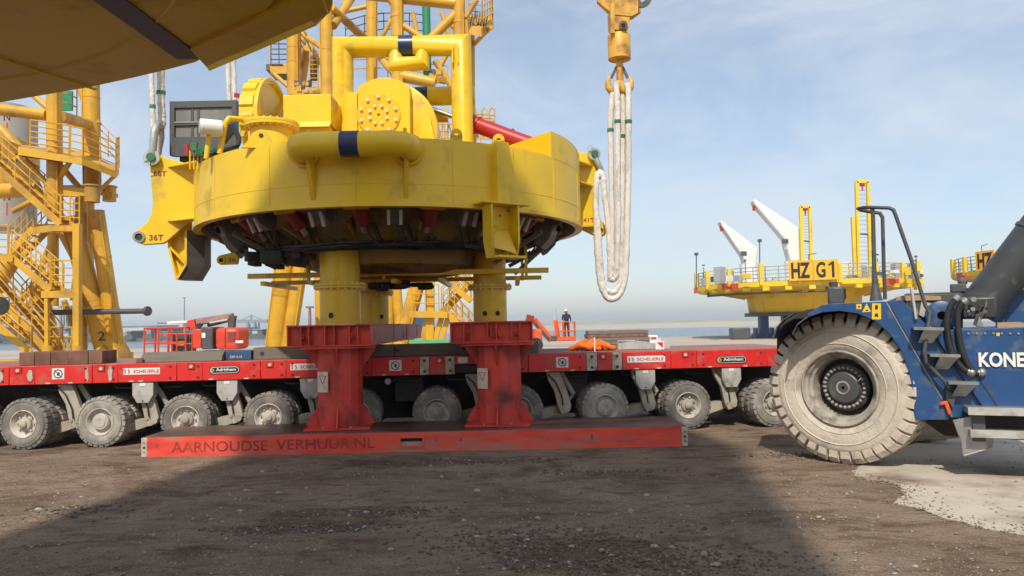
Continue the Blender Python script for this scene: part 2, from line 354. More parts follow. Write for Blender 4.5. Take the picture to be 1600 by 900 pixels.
def dirt_mat():
    m = bpy.data.materials.new('trodden earth'); m.use_nodes = True; N, L = m.node_tree.nodes, m.node_tree.links
    b = N['Principled BSDF']; b.inputs['Roughness'].default_value = 0.95; b.inputs['Specular IOR Level'].default_value = 0.25
    tc = N.new('ShaderNodeTexCoord')
    def noise_(scale, detail, rough=0.6, stretch=None, dist=0):
        src = tc.outputs['Object']
        if stretch:
            mp = N.new('ShaderNodeMapping'); mp.inputs['Scale'].default_value = stretch; L.new(src, mp.inputs['Vector']); src = mp.outputs['Vector']
        t = N.new('ShaderNodeTexNoise'); t.inputs['Scale'].default_value = scale; t.inputs['Detail'].default_value = detail
        t.inputs['Roughness'].default_value = rough; t.inputs['Distortion'].default_value = dist
        L.new(src, t.inputs['Vector']); return t.outputs['Fac']
    def ramp(f, a, b_, ca, cb):
        r = N.new('ShaderNodeValToRGB'); r.color_ramp.elements[0].position = a; r.color_ramp.elements[1].position = b_
        r.color_ramp.elements[0].color = (*ca, 1); r.color_ramp.elements[1].color = (*cb, 1); L.new(f, r.inputs['Fac']); return r.outputs['Color']
    def mixc(f, a, b_, mode='MIX'):
        x = N.new('ShaderNodeMix'); x.data_type = 'RGBA'; x.blend_type = mode
        if isinstance(f, float): x.inputs['Factor'].default_value = f
        else: L.new(f, x.inputs['Factor'])
        L.new(a, x.inputs['A']); L.new(b_, x.inputs['B']); return x.outputs['Result']
    base = ramp(noise_(0.7, 8), 0.36, 0.66, (0.225, 0.162, 0.115), (0.345, 0.255, 0.182))
    streak = ramp(noise_(1.1, 8, 0.68, (0.6, 1.2, 1), 0.8), 0.49, 0.60, (1, 1, 1), (0.60, 0.55, 0.51))
    damp = ramp(noise_(5.0, 8, 0.7, (0.6, 1.3, 1)), 0.50, 0.62, (1, 1, 1), (0.68, 0.64, 0.61))
    grain = ramp(noise_(55, 4), 0.30, 0.72, (0.72, 0.72, 0.72), (1.22, 1.21, 1.2))
    c = mixc(1.0, base, streak, 'MULTIPLY'); c = mixc(1.0, c, damp, 'MULTIPLY'); c = mixc(1.0, c, grain, 'MULTIPLY')
    L.new(c, b.inputs['Base Color'])
    h1 = noise_(9, 9, 0.68); h2 = noise_(70, 4)
    ad = N.new('ShaderNodeMath'); ad.operation = 'MULTIPLY_ADD'; ad.inputs[1].default_value = 0.25; L.new(h2, ad.inputs[0]); L.new(h1, ad.inputs[2])
    bp = N.new('ShaderNodeBump'); bp.inputs['Strength'].default_value = 1.0; bp.inputs['Distance'].default_value = 0.07
    L.new(ad.outputs[0], bp.inputs['Height']); L.new(bp.outputs['Normal'], b.inputs['Normal'])
    return m
EARTH = dirt_mat()
# ------------------------------------------------------------------ the setting
UP = V((0, 0, 1))
def sheet(name, pts, z, mat):
    m = MB(); m.add([V((x, y, z)) for x, y in pts], [tuple(range(len(pts)))])
    return tag(m.build(name, mat), kind='structure')
def gh(x, y):                                     # gentle unevenness of the near ground, zero under heavy things
    fade = min(1, max(0, (10.7 - y) / 1.2)) * min(1, max(0, (y - 0.5) / 1.0))
    n = noise.noise(V((x * .9, y * 1.3, 0))) * 0.022 + noise.noise(V((x * 3.1, y * 4.2, 5))) * 0.014 + noise.noise(V((x * 9, y * 11, 2))) * 0.010
    n += max(0, noise.noise(V((x * .5 + 3, y * 1.7, 9)))) * 0.03
    return (n - 0.004) * fade * (1 if x < 3.2 else max(0.0, 1 - (x - 3.2) / 0.6))
# near ground: uneven trodden earth patch let into the ground sheet
m = MB(); NX, NY = 330, 240; X0, X1, Y0_, Y1_ = -9.0, 9.0, 0.5, 11.5
for j in range(NY + 1):
    for i in range(NX + 1):
        x, y = X0 + (X1 - X0) * i / NX, Y0_ + (Y1_ - Y0_) * j / NY
        e = min(1, i / 12, (NX - i) / 12, j / 12, (NY - j) / 12)
        m.v.append(V((x, y, gh(x, y) * e)))
for j in range(NY):
    for i in range(NX):
        a = j * (NX + 1) + i; m.f.append((a, a + 1, a + NX + 2, a + NX + 1))
o = len(m.v); B = 60
m.v += [V(p) for p in ((-140, -70, 0), (140, -70, 0), (140, 26, 0), (-140, 26, 0))]
c00, c10, c01, c11 = 0, NX, NY * (NX + 1), NY * (NX + 1) + NX
m.f += [(o, o+1) + tuple(range(c10, c00 - 1, -1)), (o+1, o+2) + tuple(c10 + (NX+1) * j for j in range(NY, -1, -1)),
        (o+2, o+3) + tuple(range(c01, c11 + 1)), (o+3, o) + tuple(c00 + (NX+1) * j for j in range(NY + 1))]
tag(m.build('ground', EARTH, ang=60), kind='structure')
# paved quay further back, with its edge wall and the harbour
QE = 82.0
m = MB(); m.box((0, (26 + QE) / 2, -2.5), (1600, QE - 26, 5.0)); tag(m.build('quay', QUAY), kind='structure')
sheet('water', [(-2500, QE - 1), (2500, QE - 1), (2500, 2400), (-2500, 2400)], -4.0, WATER)
# far shores
m = MB()
N = 90
for k, (y, z) in enumerate(((520, -5.0), (540, -3.6), (585, -2.2), (640, -0.6), (760, 0.2), (1500, 0.5))):
    for i in range(N + 1):
        x = -60 + 1100 * i / N
        m.v.append(V((x, y + 14 * noise.noise(V((x * .008, k * .2, 0))), z + (0.9 * noise.noise(V((x * .03, k * 3, 1))) if k > 2 else 0))))
for k in range(5):
    for i in range(N):
        a = k * (N + 1) + i; m.f.append((a, a + 1, a + N + 2, a + N + 1))
tag(m.build('beach', SAND, ang=80), kind='structure')
m = MB()
for k, (y, z) in enumerate(((640, -1.0), (655, 0.7), (690, 1.1), (760, -0.5))):
    for i in range(N + 1):
        x = -60 + 1100 * i / N
        m.v.append(V((x, y, z + (1.1 * abs(noise.noise(V((x * .045, k * .7, 2)))) if 0 < k < 3 else 0))))
for k in range(3):
    for i in range(N):
        a = k * (N + 1) + i; m.f.append((a, a + 1, a + N + 2, a + N + 1))
tag(m.build('dunes', DUNE, ang=80), kind='structure')
m = MB(); m.box((-640, 900, -3.0), (1130, 900, 3.4)); m.box((-330, 452, -3.3), (520, 20, 2.0)); tag(m.build('far_bank', FARD), kind='structure')

# pale concrete patch beside the big tyre
pc = [gnd(*p) for p in ((1330, 744), (1400, 758), (1415, 775), (1395, 786), (1440, 796), (1480, 812), (1520, 822), (1600, 836), (1750, 850),
                        (1900, 760), (1800, 690), (1500, 684), (1400, 700), (1345, 722))]
dense = []
for a, b in zip(pc, pc[1:] + pc[:1]):
    k = max(2, int((b - a).length / 0.07))
    for i in range(k):
        p = a.lerp(b, i / k); w = 0.07 if i else 0.03
        dense.append((p.x + w * noise.noise(V((p.x*5, p.y*5, 1))), p.y + w * 1.6 * noise.noise(V((p.x*5, p.y*5, 7)))))
m = MB(); m.prism([V((x, y, -0.05)) for x, y in dense], (0, 0, 0.056)); tag(m.build('concrete_patch', CONC), kind='structure')

# gravel: thousands of chips in one sheet of stuff; the bigger stones are things of their own
def chip(m, c, r, seed):
    rnd = random.Random(seed); rot = Matrix.Rotation(rnd.uniform(0, PI), 3, 'Z') @ Matrix.Rotation(rnd.uniform(-.5, .5), 3, 'X')
    vs = [V((1, 0, 0)), V((-1, 0, 0)), V((0, 1, 0)), V((0, -1, 0)), V((0, 0, 1)), V((0, 0, -1))]
    vs = [V(c) + rot @ V((v.x * r * rnd.uniform(.7, 1.3), v.y * r * rnd.uniform(.6, 1.0), v.z * r * rnd.uniform(.45, .8))) for v in vs]
    m.add(vs, [(0,2,4),(2,1,4),(1,3,4),(3,0,4),(2,0,5),(1,2,5),(3,1,5),(0,3,5)])
rnd = random.Random(3)
mpale, mdark, mclod = MB(), MB(), MB()
for i in range(52000):
    y = 3.6 + 7.1 * rnd.random() ** 1.25; x = rnd.uniform(-.72, .72) * y
    d = noise.noise(V((x * .6, y * .9, 3))) + 0.35 * noise.noise(V((x * 3, y * 3, 8)))
    if d + rnd.uniform(-.35, .5) < (0.04 if y > 5.5 else -0.16): continue
    r = min(0.024, 0.0042 + rnd.expovariate(300))
    chip(mpale if rnd.random() < 0.20 else mdark, (x, y, gh(x, y) + r * .25), r, i)
for (px, py, wx, wy, n_) in ((740, 722, 1.3, .22, 700), (480, 826, .75, .16, 800), (930, 738, 1.0, .2, 400), (860, 845, 1.3, .5, 900), (1000, 880, 1.2, .35, 900), (600, 800, .8, .2, 400), (1240, 712, .6, .25, 350), (120, 800, .7, .3, 300)):
    c_ = gnd(px, py)
    for i in range(n_):
        x, y = c_.x + rnd.gauss(0, wx * .5), min(10.9, c_.y + rnd.gauss(0, wy * .5)); r = min(0.03, 0.007 + rnd.expovariate(190))
        chip(mclod if rnd.random() < .93 else mpale, (x, y, gh(x, y) + r * .3), r, i + int(px) * 1000)
for i in range(2600):                             # soil tracked over the edge of the concrete
    ex, ey = dense[rnd.randrange(len(dense) * 7 // 12)]; x, y = ex + abs(rnd.gauss(0, .16)) - .05, ey + rnd.gauss(0, .12); r = min(.022, .004 + rnd.expovariate(260))
    chip(mdark if rnd.random() < .6 else mclod, (x, y, .006 + r * .2), r, i + 900000)
tag(mclod.build('soil_clods', material('dark damp soil', (0.105, 0.078, 0.058), 0.95, (0.16, 0.12, 0.09), 9), ang=10), kind='stuff')
tag(mdark.build('gravel', material('dark gravel', (0.17, 0.14, 0.115), 0.95, (0.27, 0.22, 0.18), 8), ang=10), kind='stuff')
tag(mpale.build('gravel', STONE, ang=10), kind='stuff')
STP = [(330,813),(375,800),(435,773),(517,830),(745,768),(840,810),(893,853),(905,830),(1010,775),(725,815),(478,765),(410,740),(572,800),
       (1050,860),(1022,858),(1100,870),(940,862),(985,800),(385,770),(745,840),(1280,810),(1120,885),(690,745),(240,838),(60,800),(610,860)]
for i, (x, y) in enumerate(STP):
    p = gnd(x, y); r = 0.020 + 0.016 * ((i * 37) % 10) / 10
    ms = MB(); rr = random.Random(i + 50)
    ms.ball((0, 0, 0), r, 7, 5, (rr.uniform(.9, 1.4), rr.uniform(.7, 1), rr.uniform(.55, .8)))
    ms.v = [v * rr.uniform(.85, 1.12) for v in ms.v]
    tag(ms.build('stone', STONE, ang=30, loc=(p.x, p.y, gh(p.x, p.y) + r * .35), local=True),
        'small pale stone lying loose on the trodden earth', 'stone', 'loose stones on the earth')
# ------------------------------------------------------------------ red load-spreading mat on the earth
MX0, MX1, MY0, MY1, MZ = -5.48, 2.53, 10.965, 12.15, 0.285
mat_t = thing('spreader_mat', ((MX0+MX1)/2, (MY0+MY1)/2, 0), 'long low red steel mat lying on the earth with black lettering on its side', 'steel mat')
slot0, slot1 = at(626, 690, MY0).x, at(660, 690, MY0).x
b = MB()                                          # side wall split round the lifting slot
for x0, x1, z0, z1 in ((MX0+.09, slot0, 0, MZ), (slot1, MX1-.09, 0, MZ), (slot0, slot1, 0, .085), (slot0, slot1, .20, MZ)):
    b.box(((x0+x1)/2, MY0 + .03, (z0+z1)/2), (x1-x0, .06, z1-z0))
b.build('side_plate', REDM, mat_t)
b = MB(); b.box(((MX0+MX1)/2, (MY0+MY1)/2 + .03, MZ/2 - .004), (MX1-MX0-.18, MY1-MY0-.07, MZ - .02)); b.build('core', UNDER, mat_t)
b = MB(); b.box(((MX0+MX1)/2, (MY0+MY1)/2 + .01, MZ + .003), (MX1-MX0-.04, MY1-MY0-.03, .012)); b.build('top_plate', MUDTOP, mat_t, bevel=.004)
for x in (MX0 + .045, MX1 - .045):
    b = MB(); b.box((x, (MY0+MY1)/2, MZ/2), (.088, MY1-MY0+.004, MZ-.006)); e = b.build('end_plate', CREAM, mat_t, bevel=.006)
    b = MB()
    for z in (.07, .14, .21): b.tube((x, MY0 - .004, z), (x, MY0 + .01, z), .012 if z != .14 else .019, n=10)
    b.build_each('bolt_hole', UNDER, e)
b = MB()
f0 = at(623, 683, MY0); f1 = at(663, 695, MY0)
for x0, x1, z0, z1 in ((slot0-.03, slot1+.03, .20, .222), (slot0-.03, slot1+.03, .063, .085), (slot0-.03, slot0, .085, .20), (slot1, slot1+.03, .085, .20)):
    b.box(((x0+x1)/2, MY0 - .003, (z0+z1)/2), (x1-x0, .02, z1-z0))
b.build('slot_frame', REDM, mat_t)
b = MB(); b.box(((slot0+slot1)/2, MY0 + .045, .115), (slot1-slot0, .05, .06), 0); b.build('slot_dirt', STONE, mat_t)
c0, c1 = at(268, 695, MY0).x, at(418, 692, MY0).x
text('lettering', 'AARNOUDSE', ((c0+c1)/2, MY0 - .004, .140), (1,0,0), UP, c1-c0, .150, STENCIL, mat_t, thick=.003)
c0, c1 = at(432, 692, MY0).x, at(585, 690, MY0).x
text('lettering', 'VERHUUR.NL', ((c0+c1)/2, MY0 - .004, .143), (1,0,0), UP, c1-c0, .150, STENCIL, mat_t, thick=.003)
b = MB()
for px, s in ((245, .03), (682, .02), (720, .03), (925, .04)):
    x = at(px, 688, MY0).x; b.box((x, MY0 - .003, .165), (s * .6, .004, s * 1.8))
b.build_each('scrape_mark', RUST, mat_t)

# ------------------------------------------------------------------ pedestals and the two long girders
GZ0, GZ1, GY0, GY1 = 1.555, 1.885, 11.2, 17.4
def pedestal(cx, cy, rz, label):
    t = thing('support_pedestal', (cx, cy, MZ + .012), label, 'pedestal', 'red pedestals on the mat')
    z0, z1 = MZ + .012, GZ0 - .004; R = Matrix.Rotation(rz, 3, 'Z'); C = V((cx, cy, 0))
    P = lambda x, y, z: C + R @ V((x, y, 0)) + V((0, 0, z))
    b = MB(); b.box((cx, cy, z0 + .02), (.98, .98, .036), rz); b.build('base_plate', REDD, t, bevel=.004)
    b = MB()                                      # eight-sided column
    b.lathe([(.02, z0+.03), (.345, z0+.03), (.345, z1-.03), (.02, z1-.03)], 16, (cx, cy, 0), Matrix.Rotation(rz + PI/16, 3, 'Z')); b.build('column', REDD, t, 20)
    for k in range(4):
        a = k * PI/2; d = V((math.cos(a), math.sin(a), 0)); n = V((-d.y, d.x, 0))
        pts = [P(*(d * .31).xy, z0+.037), P(*(d * .53).xy, z0+.037), P(*(d * .52).xy, z0+.06), P(*(d * .37).xy, z0+.30), P(*(d * .31).xy, z0+.38)]
        b = MB(); b.slab(pts, R @ n * .022); b.build('gusset', REDD, t)
    for k in range(4):                            # spread of plates below the girder
        a = k * PI/2; d = V((math.cos(a), math.sin(a), 0)); n = V((-d.y, d.x, 0)); w = .54 if k % 2 == 0 else .46
        pts = [P(*(d * .31).xy, z1-.032), P(*(d * w).xy, z1-.032), P(*(d * w).xy, z1-.06), P(*(d * .33).xy, z1-.36), P(*(d * .31).xy, z1-.36)]
        b = MB(); b.slab(pts, R @ n * .022); b.build('head_gusset', REDD, t)
    b = MB(); b.box((cx, cy, z1 - .016), (1.08, .92, .03), rz); b.build('head_plate', REDD, t)
    b = MB()
    for s in (-.2, .2):
        b.tube(P(s, -.47, z0+.038), P(s, -.47, z0+.06), .02, n=6)
    b.build_each('bolt', STEEL, t)
    # weathered paper notice with a red triangle
    q = P(-.22, -.30, z0 + .72); rr = R @ Matrix.Rotation(rad(-33), 3, 'Z') @ V((1, 0, 0))
    b = MB(); nrm = rr.cross(UP); b.slab([q + rr * sx * .10 + UP * sz * .155 + nrm * .012 for sx, sz in ((-1,-1),(1,-1),(1,1),(-1,1))], nrm * .006)
    s = b.build('notice', PAPER, t)
    b = MB(); c = q + nrm * .016 + UP * .05; tri = [c + rr * math.sin(a) * .075 - UP * math.cos(a) * .085 for a in (0, 2*PI/3, 4*PI/3)]
    for a_, b_ in zip(tri, tri[1:] + tri[:1]): b.beam(a_, b_, .006, .010, nrm)
    b.build('triangle_mark', REDTXT, s)
    return t
pedestal(-2.71, 11.66, rad(6), 'red steel pedestal under the wider sunlit girder with a pinkish side')
pedestal(-0.23, 11.68, rad(-4), 'red steel pedestal standing on the mat under the girder with welded hooks')

def girder(x0, x1, label, hooks):
    t = thing('support_girder', ((x0+x1)/2, GY0, GZ0), label, 'girder', 'red girders')
    cx = (x0+x1)/2; W = x1-x0
    for z in (GZ0 + .012, GZ1 - .012):
        b = MB(); b.box((cx, (GY0+GY1)/2, z), (W, GY1-GY0, .024)); b.build('flange', RED, t, bevel=.003)
    for s in (-1, 1):                             # side webs, the light they catch put into a paler colour
        b = MB(); b.box((cx + s * (W/2 - .02), (GY0+GY1)/2 + .03, (GZ0+GZ1)/2), (.016, GY1-GY0-.1, GZ1-GZ0-.05)); b.build('web', PINK, t)
    b = MB(); b.box((cx, GY0 + .10, (GZ0+GZ1)/2), (W - .07, .016, GZ1-GZ0-.05)); b.build('end_web', RED, t)
    xs = [x0 + W * f for f in (.012, .17, .26, .45, .56, .74, .84, .988)]
    for x in xs:
        b = MB(); b.box((x, GY0 + .052, (GZ0+GZ1)/2), (.018, .090, GZ1-GZ0-.05)); b.build('stiffener', RED, t)
    for i in (1, 5):                              # hand holes: a bridge between two stiffeners with rounded corners
        xa, xb = xs[i], xs[i+1]; xm = (xa+xb)/2; hw = (xb-xa)/2 - .010; zc = (GZ0+GZ1)/2 - .01
        for sgn, base in ((1, zc + .012), (-1, zc - .012)):
            pts = [V((xm - hw, GY0 + .02, base)), V((xm + hw, GY0 + .02, base))]
            arc = [V((xm + hw * math.cos(a), GY0 + .02, base + sgn * (.055 - .05 * math.sin(a)))) for a in [PI * k / 8 for k in range(9)]]
            b = MB(); b.prism([V((xm + hw, GY0+.02, base - sgn*.0))] + arc + [V((xm - hw, GY0+.02, base))], (0, .05, 0)); b.build('hand_hole_rim', RED, t)
    if hooks:
        for k in (0, 1):
            x = xs[3] + .05 + k * .12; b = MB()
            b.path([V((x, GY0 + .06, GZ1-.10)), V((x, GY0 + .06, GZ1-.2)), V((x + .02, GY0 + .06, GZ1-.23)), V((x + .06, GY0 + .06, GZ1-.23)), V((x + .07, GY0+.06, GZ1-.20))], .018, 8)
            b.build('welded_hook', RED, t)
    for k in range(3):
        b = MB(); b.box((x1 - .008, GY0 + 2.2 + k * 1.6, (GZ0+GZ1)/2), (.012, .03, GZ1-GZ0-.06)); b.build('stiffener', PINK, t)
    return t
girder(-3.416, -2.135, 'long red girder with a lightened pinkish side under the two close yellow legs', False)
girder(-0.956, 0.305, 'long red girder with two welded hooks under the single yellow leg', True)
# ------------------------------------------------------------------ red multi-axle trailer
TA = math.atan2(12.614 - 12.008, 2.916 + 6.673); TU = V((math.cos(TA), math.sin(TA), 0)); TN = V((TU.y, -TU.x, 0))   # TN faces the viewer
TP0 = V((-6.673, 12.008 - .06, 0))                # foot of the side face
def tr(x, y, off=0.0): return onplane(x, y, TP0 + TN * off, TN)
def trs(x, y=590): return (tr(x, y) - TP0).dot(TU)          # distance along the trailer
def tp(s, z, off=0.0): return TP0 + TU * s + TN * off + V((0, 0, z))
DZ0, DZ1 = 1.03, 1.325
trailer = thing('transport_trailer', tp(5, 0, -1.2), 'red multi-axle heavy transport trailer with rows of dusty wheels behind the mat', 'trailer')
S0, S1 = trs(-140), trs(1262)
RT = frame(TU, -TN, UP)
def tbox(m, s0, s1, z0, z1, o0, o1): m.box(tp((s0+s1)/2, (z0+z1)/2, (o0+o1)/2), (abs(s1-s0), abs(o1-o0), z1-z0), m=RT); return m
b = MB(); tbox(b, S0, S1, DZ0 + .02, DZ1 - .012, -2.36, -.045); b.build('frame', UNDER, trailer)
b = MB(); tbox(b, S0, S1, DZ1 - .012, DZ1 + .006, -2.40, -.02); b.build('deck', material('trailer deck', (0.30, 0.10, 0.08), 0.7, (0.25, 0.20, 0.17), 1.2, dirt=(0.20, 0.17, 0.14), dirt_amt=0.5), trailer)
b = MB(); tbox(b, S0, S1, .22, DZ0 + .03, -1.75, -1.0); b.build('spine', UNDER, trailer)  # carried low and wide, added to darken the view between the wheels
b = MB(); tbox(b, S0, S1, DZ0, DZ1 - .012, -2.40, -2.36); b.build('far_side_beam', REDT, trailer)
# side panels; edges read off the photograph
edges = [-140, -95, -72, 14, 54, 144, 184, 276, 316, 407, 447, 545, 581, 656, 671, 696, 711, 808, 826, 917, 934, 957, 973, 1049, 1090, 1200, 1230, 1262]
bare = {(656, 671), (696, 711), (917, 934), (957, 973)}
panels = {}
for a, c in zip(edges[:-1], edges[1:]):
    if (a, c) == (711, 808): z0 = DZ0 + .16
    else: z0 = DZ0
    b = MB(); pr = 0.0 if (c - a) > 60 else -.006
    tbox(b, trs(a) + .003, trs(c) - .003, z0, DZ1, -.05, pr)
    panels[(a, c)] = b.build('side_panel', CREAM if (a, c) in bare else REDT, trailer, bevel=.006)
# scraped patches, bolt holes, lamps
def disc(m, p, r, n=10, d=.006): m.tube(p + TN * -.004, p + TN * d, r, n=n)
for a, c in panels:
    w = c - a; p = panels[(a, c)]; b = MB(); n = 0
    if w > 60 and (a, c) != (711, 808):
        for x in (c - 10, ) + ((a + 10,) if w > 95 else ()):
            for z in (DZ0 + .055, DZ1 - .06): disc(b, tp(trs(x), z, 0), .021); n += 1
    elif 25 < w <= 60:
        for z in (DZ0 + .055, DZ1 - .06): disc(b, tp(trs(c - 7), z, -.004), .02); n += 1
    elif w <= 20:
        for z in (DZ0 + .055, DZ1 - .06): disc(b, tp(trs((a + c) / 2), z, -.004), .024); n += 1
    if n: b.build_each('bolt_hole', UNDER, p)
for x in (28, 158, 299, 422, 687, 943, 1072):
    s = trs(x); b = MB(); tbox(b, s - .055, s + .055, DZ1 - .115, DZ1 - .015, -.012, .004); k = b.build('lamp_recess', UNDER, trailer)
    b = MB(); tbox(b, s - .045, s + .045, DZ1 - .106, DZ1 - .024, 0, .007); b.build('lamp_plate', REDT, k)
    b = MB(); disc(b, tp(s, DZ1 - .066, .006), .026, 12, .014); b.build('lamp_lens', material('lamp lens', (.7, .55, .42), .2), k)
for (x, y, w, h) in ((47, 590, .10, .22), (136, 588, .06, .26), (172, 582, .09, .26), (2, 590, .06, .26)):
    s = trs(x); rr = random.Random(x); cz = (DZ0 + DZ1) / 2; b = MB()
    pts = [tp(s + w * .5 * math.cos(t) * rr.uniform(.5, 1.1), cz + h * .5 * math.sin(t) * rr.uniform(.8, 1.05), .003) for t in [2*PI*k/14 for k in range(14)]]
    b.prism(pts, TN * .002); b.build('scraped_patch', CREAM, trailer)
b = MB()
for x in (-60, 75, 110, 205, 220, 330, 385, 465, 600, 636, 855, 895, 995, 1030, 1110, 1165):
    s = trs(x); tbox(b, s - .035, s + .035, DZ0 + .008, DZ0 + .026, 0, .004)
b.build_each('data_label', PAPER, trailer)
# sign plates on the panels
def plate(x0, x1, y, h, mat, name, parent):
    s0, s1 = trs(x0), trs(x1); z = tr((x0+x1)/2, y).z; b = MB(); tbox(b, s0, s1, z - h/2, z + h/2, 0, .006)
    return b.build(name, mat, parent), tp((s0+s1)/2, z, .008), s1 - s0
for x0, x1, y in ((193, 250, 580), (454, 512, 573), (981, 1040, 561), (-90, -34, 586)):
    sg, c, w = plate(x0, x1, y, .105, WHITE, 'name_plate', trailer)
    text('lettering', 'SCHEUERLE', c + TU * .07, TU, UP, w * .70, .052, REDTXT, sg, bold=.012)
    b = MB(); q = c - TU * (w * .40)
    for k in (-1, 1): b.path([q + TU * (.030*k) + UP * .034, q + TU * (.030*k - .014) + UP * .02, q + TU * (.030*k + .008), q + TU * (.030*k - .006) - UP * .034], .007, 6)
    b.build('swirl_mark', REDTXT, sg)
def oval(c, w, h, z, off):
    r = h / 2; pts = []
    for k in range(13): a = -PI/2 + PI*k/12; pts.append(c + TU * (w/2 - r + r*math.cos(a)) + UP * (r*math.sin(a)) + TN * off)
    for k in range(13): a = PI/2 + PI*k/12; pts.append(c + TU * (-(w/2 - r) + r*math.cos(a)) + UP * (r*math.sin(a)) + TN * off)
    return pts
for x, y in ((351, 578), (1144, 562)):
    c = tp(trs(x), tr(x, y).z, .004); W = trs(x + 23.5) - trs(x - 23.5)
    b = MB(); b.prism(oval(c, W, .125, 0, 0), TN * .004); sg = b.build('name_plate', BLKTXT, trailer)
    b = MB(); b.prism(oval(c, W - .024, .103, 0, .005), TN * .001); b.build('plate_line', WHITE, sg)
    b = MB(); b.prism(oval(c, W - .042, .085, 0, .0065), TN * .0015); b.build('plate_field', BLKTXT, sg)
    text('lettering', 'Adrighem', c + TN * .011 + TU * .025, TU, UP, W * .66, .068, WHITE, sg, bold=.02)
    b = MB(); b.lathe([(.026, 0), (.026, .003), (.014, .003), (.014, 0)], 16, c + TN * .009 - TU * W * .395, frame(TU, UP, TN)); b.build('emblem', SIGNY, sg)
for x, y in ((91, 584), (618, 571), (879, 566)):
    sg, c, w = plate(x - 9.5, x + 9.5, y, .175, WHITE, 'prohibition_sign', trailer)
    b = MB(); b.lathe([(.070, 0), (.070, .003), (.056, .003), (.056, 0)], 24, c, frame(TU, UP, TN)); d = (TU * .7 - UP * .7); b.beam(c - d * .09 + TN*.002, c + d * .09 + TN*.002, .010, .003, TN)
    b.build('prohibition_ring', material('ring', (.13, .07, .07), .6), sg)
    b = MB(); b.prism([c + TU*a + UP*e + TN*.0005 for a, e in ((-.012,-.03),(.022,-.03),(.026,.0),(.016,.028),(.004,.03),(-.004,.01),(-.016,.0))], TN * .0012); b.build('hand_symbol', BLKTXT, sg)
b = MB(); tbox(b, trs(716), trs(731), DZ1 - .115, DZ1 - .02, .001, .006); b.build('data_label', WHITE, trailer)
b = MB(); tbox(b, trs(726), trs(790), DZ0, DZ0 + .15, -.35, -.25); b.build('hose_bay', UNDER, trailer)
b = MB()
for k in range(3): b.path([tp(trs(716), DZ0 + .06 + .03*k, -.12), tp(trs(735), DZ0 + .12 - .02*k, -.1), tp(trs(752), DZ0 + .03 + .02*k, -.1), tp(trs(775), DZ0 + .1, -.12)], .013, 6)
b.build_each('hose', BLACK, trailer)

# wheels: one pair of tyres per hub; built once, then copied
WR = 0.405
def wheel_parts():
    ax = frame((1, 0, 0), (0, 0, 1), (0, -1, 0))   # lathe axis z -> -y (towards the viewer)
    def tyre(y0):
        m = MB(); w = .30
        prof = [(.20, -.04), (.225, .0), (.27, .012), (.33, .012), (.378, -.012), (.390, -.04), (.390, -w+.04), (.378, -w+.012), (.33, -w), (.27, -w), (.20, -w+.05)]
        m.lathe(prof, 40, (0, y0, 0), ax)
        n = 26
        for k in range(n):
            for side, (za, zb) in enumerate(((.008, -.125), (-w-.004, -w+.13))):
                a = 2*PI*(k + .5*side) / n; da = PI / n * .76
                pts = []
                for aa in (a - da, a + da):
                    for r, z in ((.366, za - (.006 if side == 0 else -.006)), (WR, za - (.02 if side == 0 else -.02)), (WR, zb), (.37, zb)):
                        pts.append(V((0, y0, 0)) + ax @ V((r*math.cos(aa), r*math.sin(aa), z)))
                m.add(pts, [(0,1,2,3), (7,6,5,4), (0,4,5,1), (1,5,6,2), (2,6,7,3), (3,7,4,0)])
        for rr in (.345, .30):
            m.lathe([(rr, .010), (rr + .006, .016), (rr + .012, .010)], 40, (0, y0, 0), ax)
        return m
    def rim(y0):
        m = MB(); m.lathe([(.225, -.03), (.222, .006), (.212, .010), (.205, .0), (.19, -.05), (.165, -.075), (.10, -.075), (.02, -.072)], 36, (0, y0, 0), ax); return m
    hubA = MB(); hubA.lathe([(.105, -.078), (.105, -.03), (.085, -.015), (.055, -.012), (.055, .02), (.04, .03), (.002, .03)], 18, (0, 0, 0), ax)
    nuts = MB()
    for k in range(8):
        a = 2*PI*k/8; p = ax @ V((.138*math.cos(a), .138*math.sin(a), -.078)); nuts.tube(p, p + V((0, -.035, 0)), .017, n=6)
    hubB = MB(); hubB.lathe([(.135, -.078), (.135, -.02), (.12, -.005), (.09, -.003), (.085, .006), (.045, .006), (.04, .0), (.002, .0)], 24, (0, 0, 0), ax)
    return tyre(0), tyre(.36), rim(0), rim(.36), hubA, nuts, hubB
ty, ty2, ri, ri2, hubA, nuts, hubB = wheel_parts()
MW = {k: v.mesh(k, mt, V()) for k, v, mt in (('tyre', ty, TYRE), ('inner_tyre', ty2, TYRE), ('rim', ri, RIM), ('inner_rim', ri2, RIM), ('hub', hubA, HUB), ('hub_cover', hubB, RIM))}
for q_, mq in enumerate(nuts.islands()): MW['wheel_nut%d' % q_] = mq.mesh('wheel_nut', HUB, V())
WX = [(-78, 0, -8, 0), (35, 0, -9, 1), (155, 1, -3, 1), (289, 0, -3, 1), (419, 0, 0, 1), (557, 1, 0, 0), (683, 0, 0, 1), (812, 0, 4, 1), (947, 1, 5, 1), (1077, 0, 6, 1), (1212, 0, 8, 1)]
